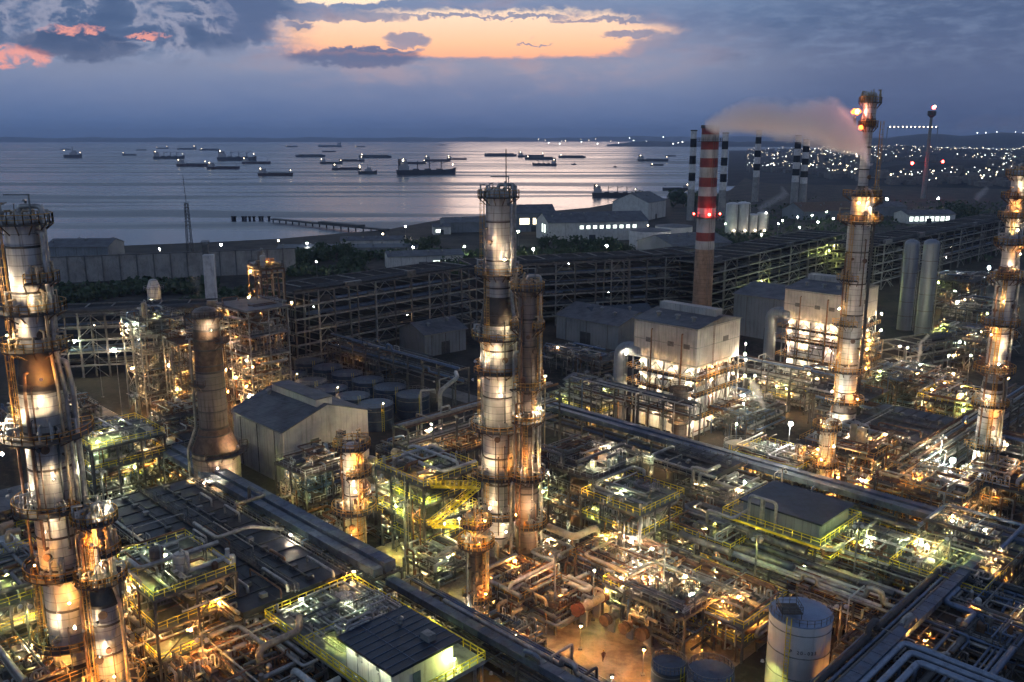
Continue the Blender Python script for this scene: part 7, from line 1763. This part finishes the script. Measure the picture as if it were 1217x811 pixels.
# person ------------------------------------------------------------------------------------
def person(label, px, py, ang, coat='workwear'):
    x, y = P(px, py, 0); t = T('person', label, 'person', (x, y, .02), R(ang))
    J = [(0, 0, .95, .15), (0, 0, 1.15, .15), (0, .02, 1.38, .17), (0, .03, 1.5, .07), (0, .04, 1.6, .065),
         (.12, 0, .88, .1), (.14, .16, .5, .075), (.13, .1, .08, .05), (.13, .24, .04, .04),
         (-.12, 0, .88, .1), (-.14, -.16, .5, .075), (-.14, -.34, .1, .05), (-.14, -.22, .04, .04),
         (.22, .02, 1.4, .06), (.28, -.12, 1.14, .045), (.27, .05, .92, .035), (.27, .1, .84, .03),
         (-.22, .02, 1.4, .06), (-.28, .14, 1.14, .045), (-.26, .3, 1.0, .035), (-.26, .36, .95, .03)]
    E_ = [(0, 1), (1, 2), (2, 3), (3, 4), (0, 5), (5, 6), (6, 7), (7, 8), (0, 9), (9, 10), (10, 11), (11, 12), (2, 13), (13, 14), (14, 15), (15, 16), (2, 17), (17, 18), (18, 19), (19, 20)]
    me = bpy.data.meshes.new('body'); me.from_pydata([j[:3] for j in J], E_, []); me.materials.append(MATS[coat])
    o = bpy.data.objects.new('body', me); COL.objects.link(o); o.parent = t
    sk = o.modifiers.new('skin', 'SKIN'); o.modifiers.new('sub', 'SUBSURF').levels = 1; o.modifiers['sub'].render_levels = 1
    for i, j in enumerate(J): me.skin_vertices[0].data[i].radius = (j[3], j[3])
    me.skin_vertices[0].data[0].use_root = True
    h = MB().lathe([(.001, 1.56), (.06, 1.57), (.085, 1.63), (.095, 1.7), (.085, 1.78), (.05, 1.83), (.001, 1.84)], 14, (0, .05, 0)).box(-.015, .13, 1.66, .015, .16, 1.7); h.make('head', 'skin', t)
    MB().lathe([(.13, 1.72), (.115, 1.74), (.11, 1.8), (.06, 1.87), (.001, 1.88)], 14, (0, .04, 0)).make('hard_hat', 'helmet', t)
    return t
if not bpy.data.meshes.get('x'):
    person('lone worker in dark clothes and hard hat walking across the orange-lit courtyard', 717, 786, 200)
HAZE = 0.00007
# ---------------------------------------------------------------- air
m, nt, b = new_mat('haze_air')
nt.n.remove(b); pv = nt.node('ShaderNodeVolumePrincipled')
pv.inputs['Color'].default_value = (.58, .74, 1.0, 1); pv.inputs['Density'].default_value = HAZE; pv.inputs['Anisotropy'].default_value = .3
nt.l.new(pv.outputs[0], nt.n['Material Output'].inputs['Volume'])
if HAZE > 0:
    tag(MB().box(-26000, -300, -9, 26000, 24000, 260).make('haze', 'haze_air'), None, None, kind='stuff')
SC.view_settings.view_transform = 'Standard'; SC.view_settings.look = 'None'; SC.view_settings.exposure = .36; SC.view_settings.gamma = 1
SC.view_settings.use_curve_mapping = False
SC.render.engine = 'CYCLES'
cy = SC.cycles; cy.use_denoising = True; cy.max_bounces = 7; cy.diffuse_bounces = 2; cy.glossy_bounces = 3; cy.transmission_bounces = 2; cy.volume_bounces = 6
cy.use_light_tree = True; cy.caustics_reflective = False; cy.caustics_refractive = False; cy.sample_clamp_indirect = 6; cy.volume_step_rate = 2; cy.volume_max_steps = 128
cy.use_adaptive_sampling = True; cy.adaptive_threshold = .03
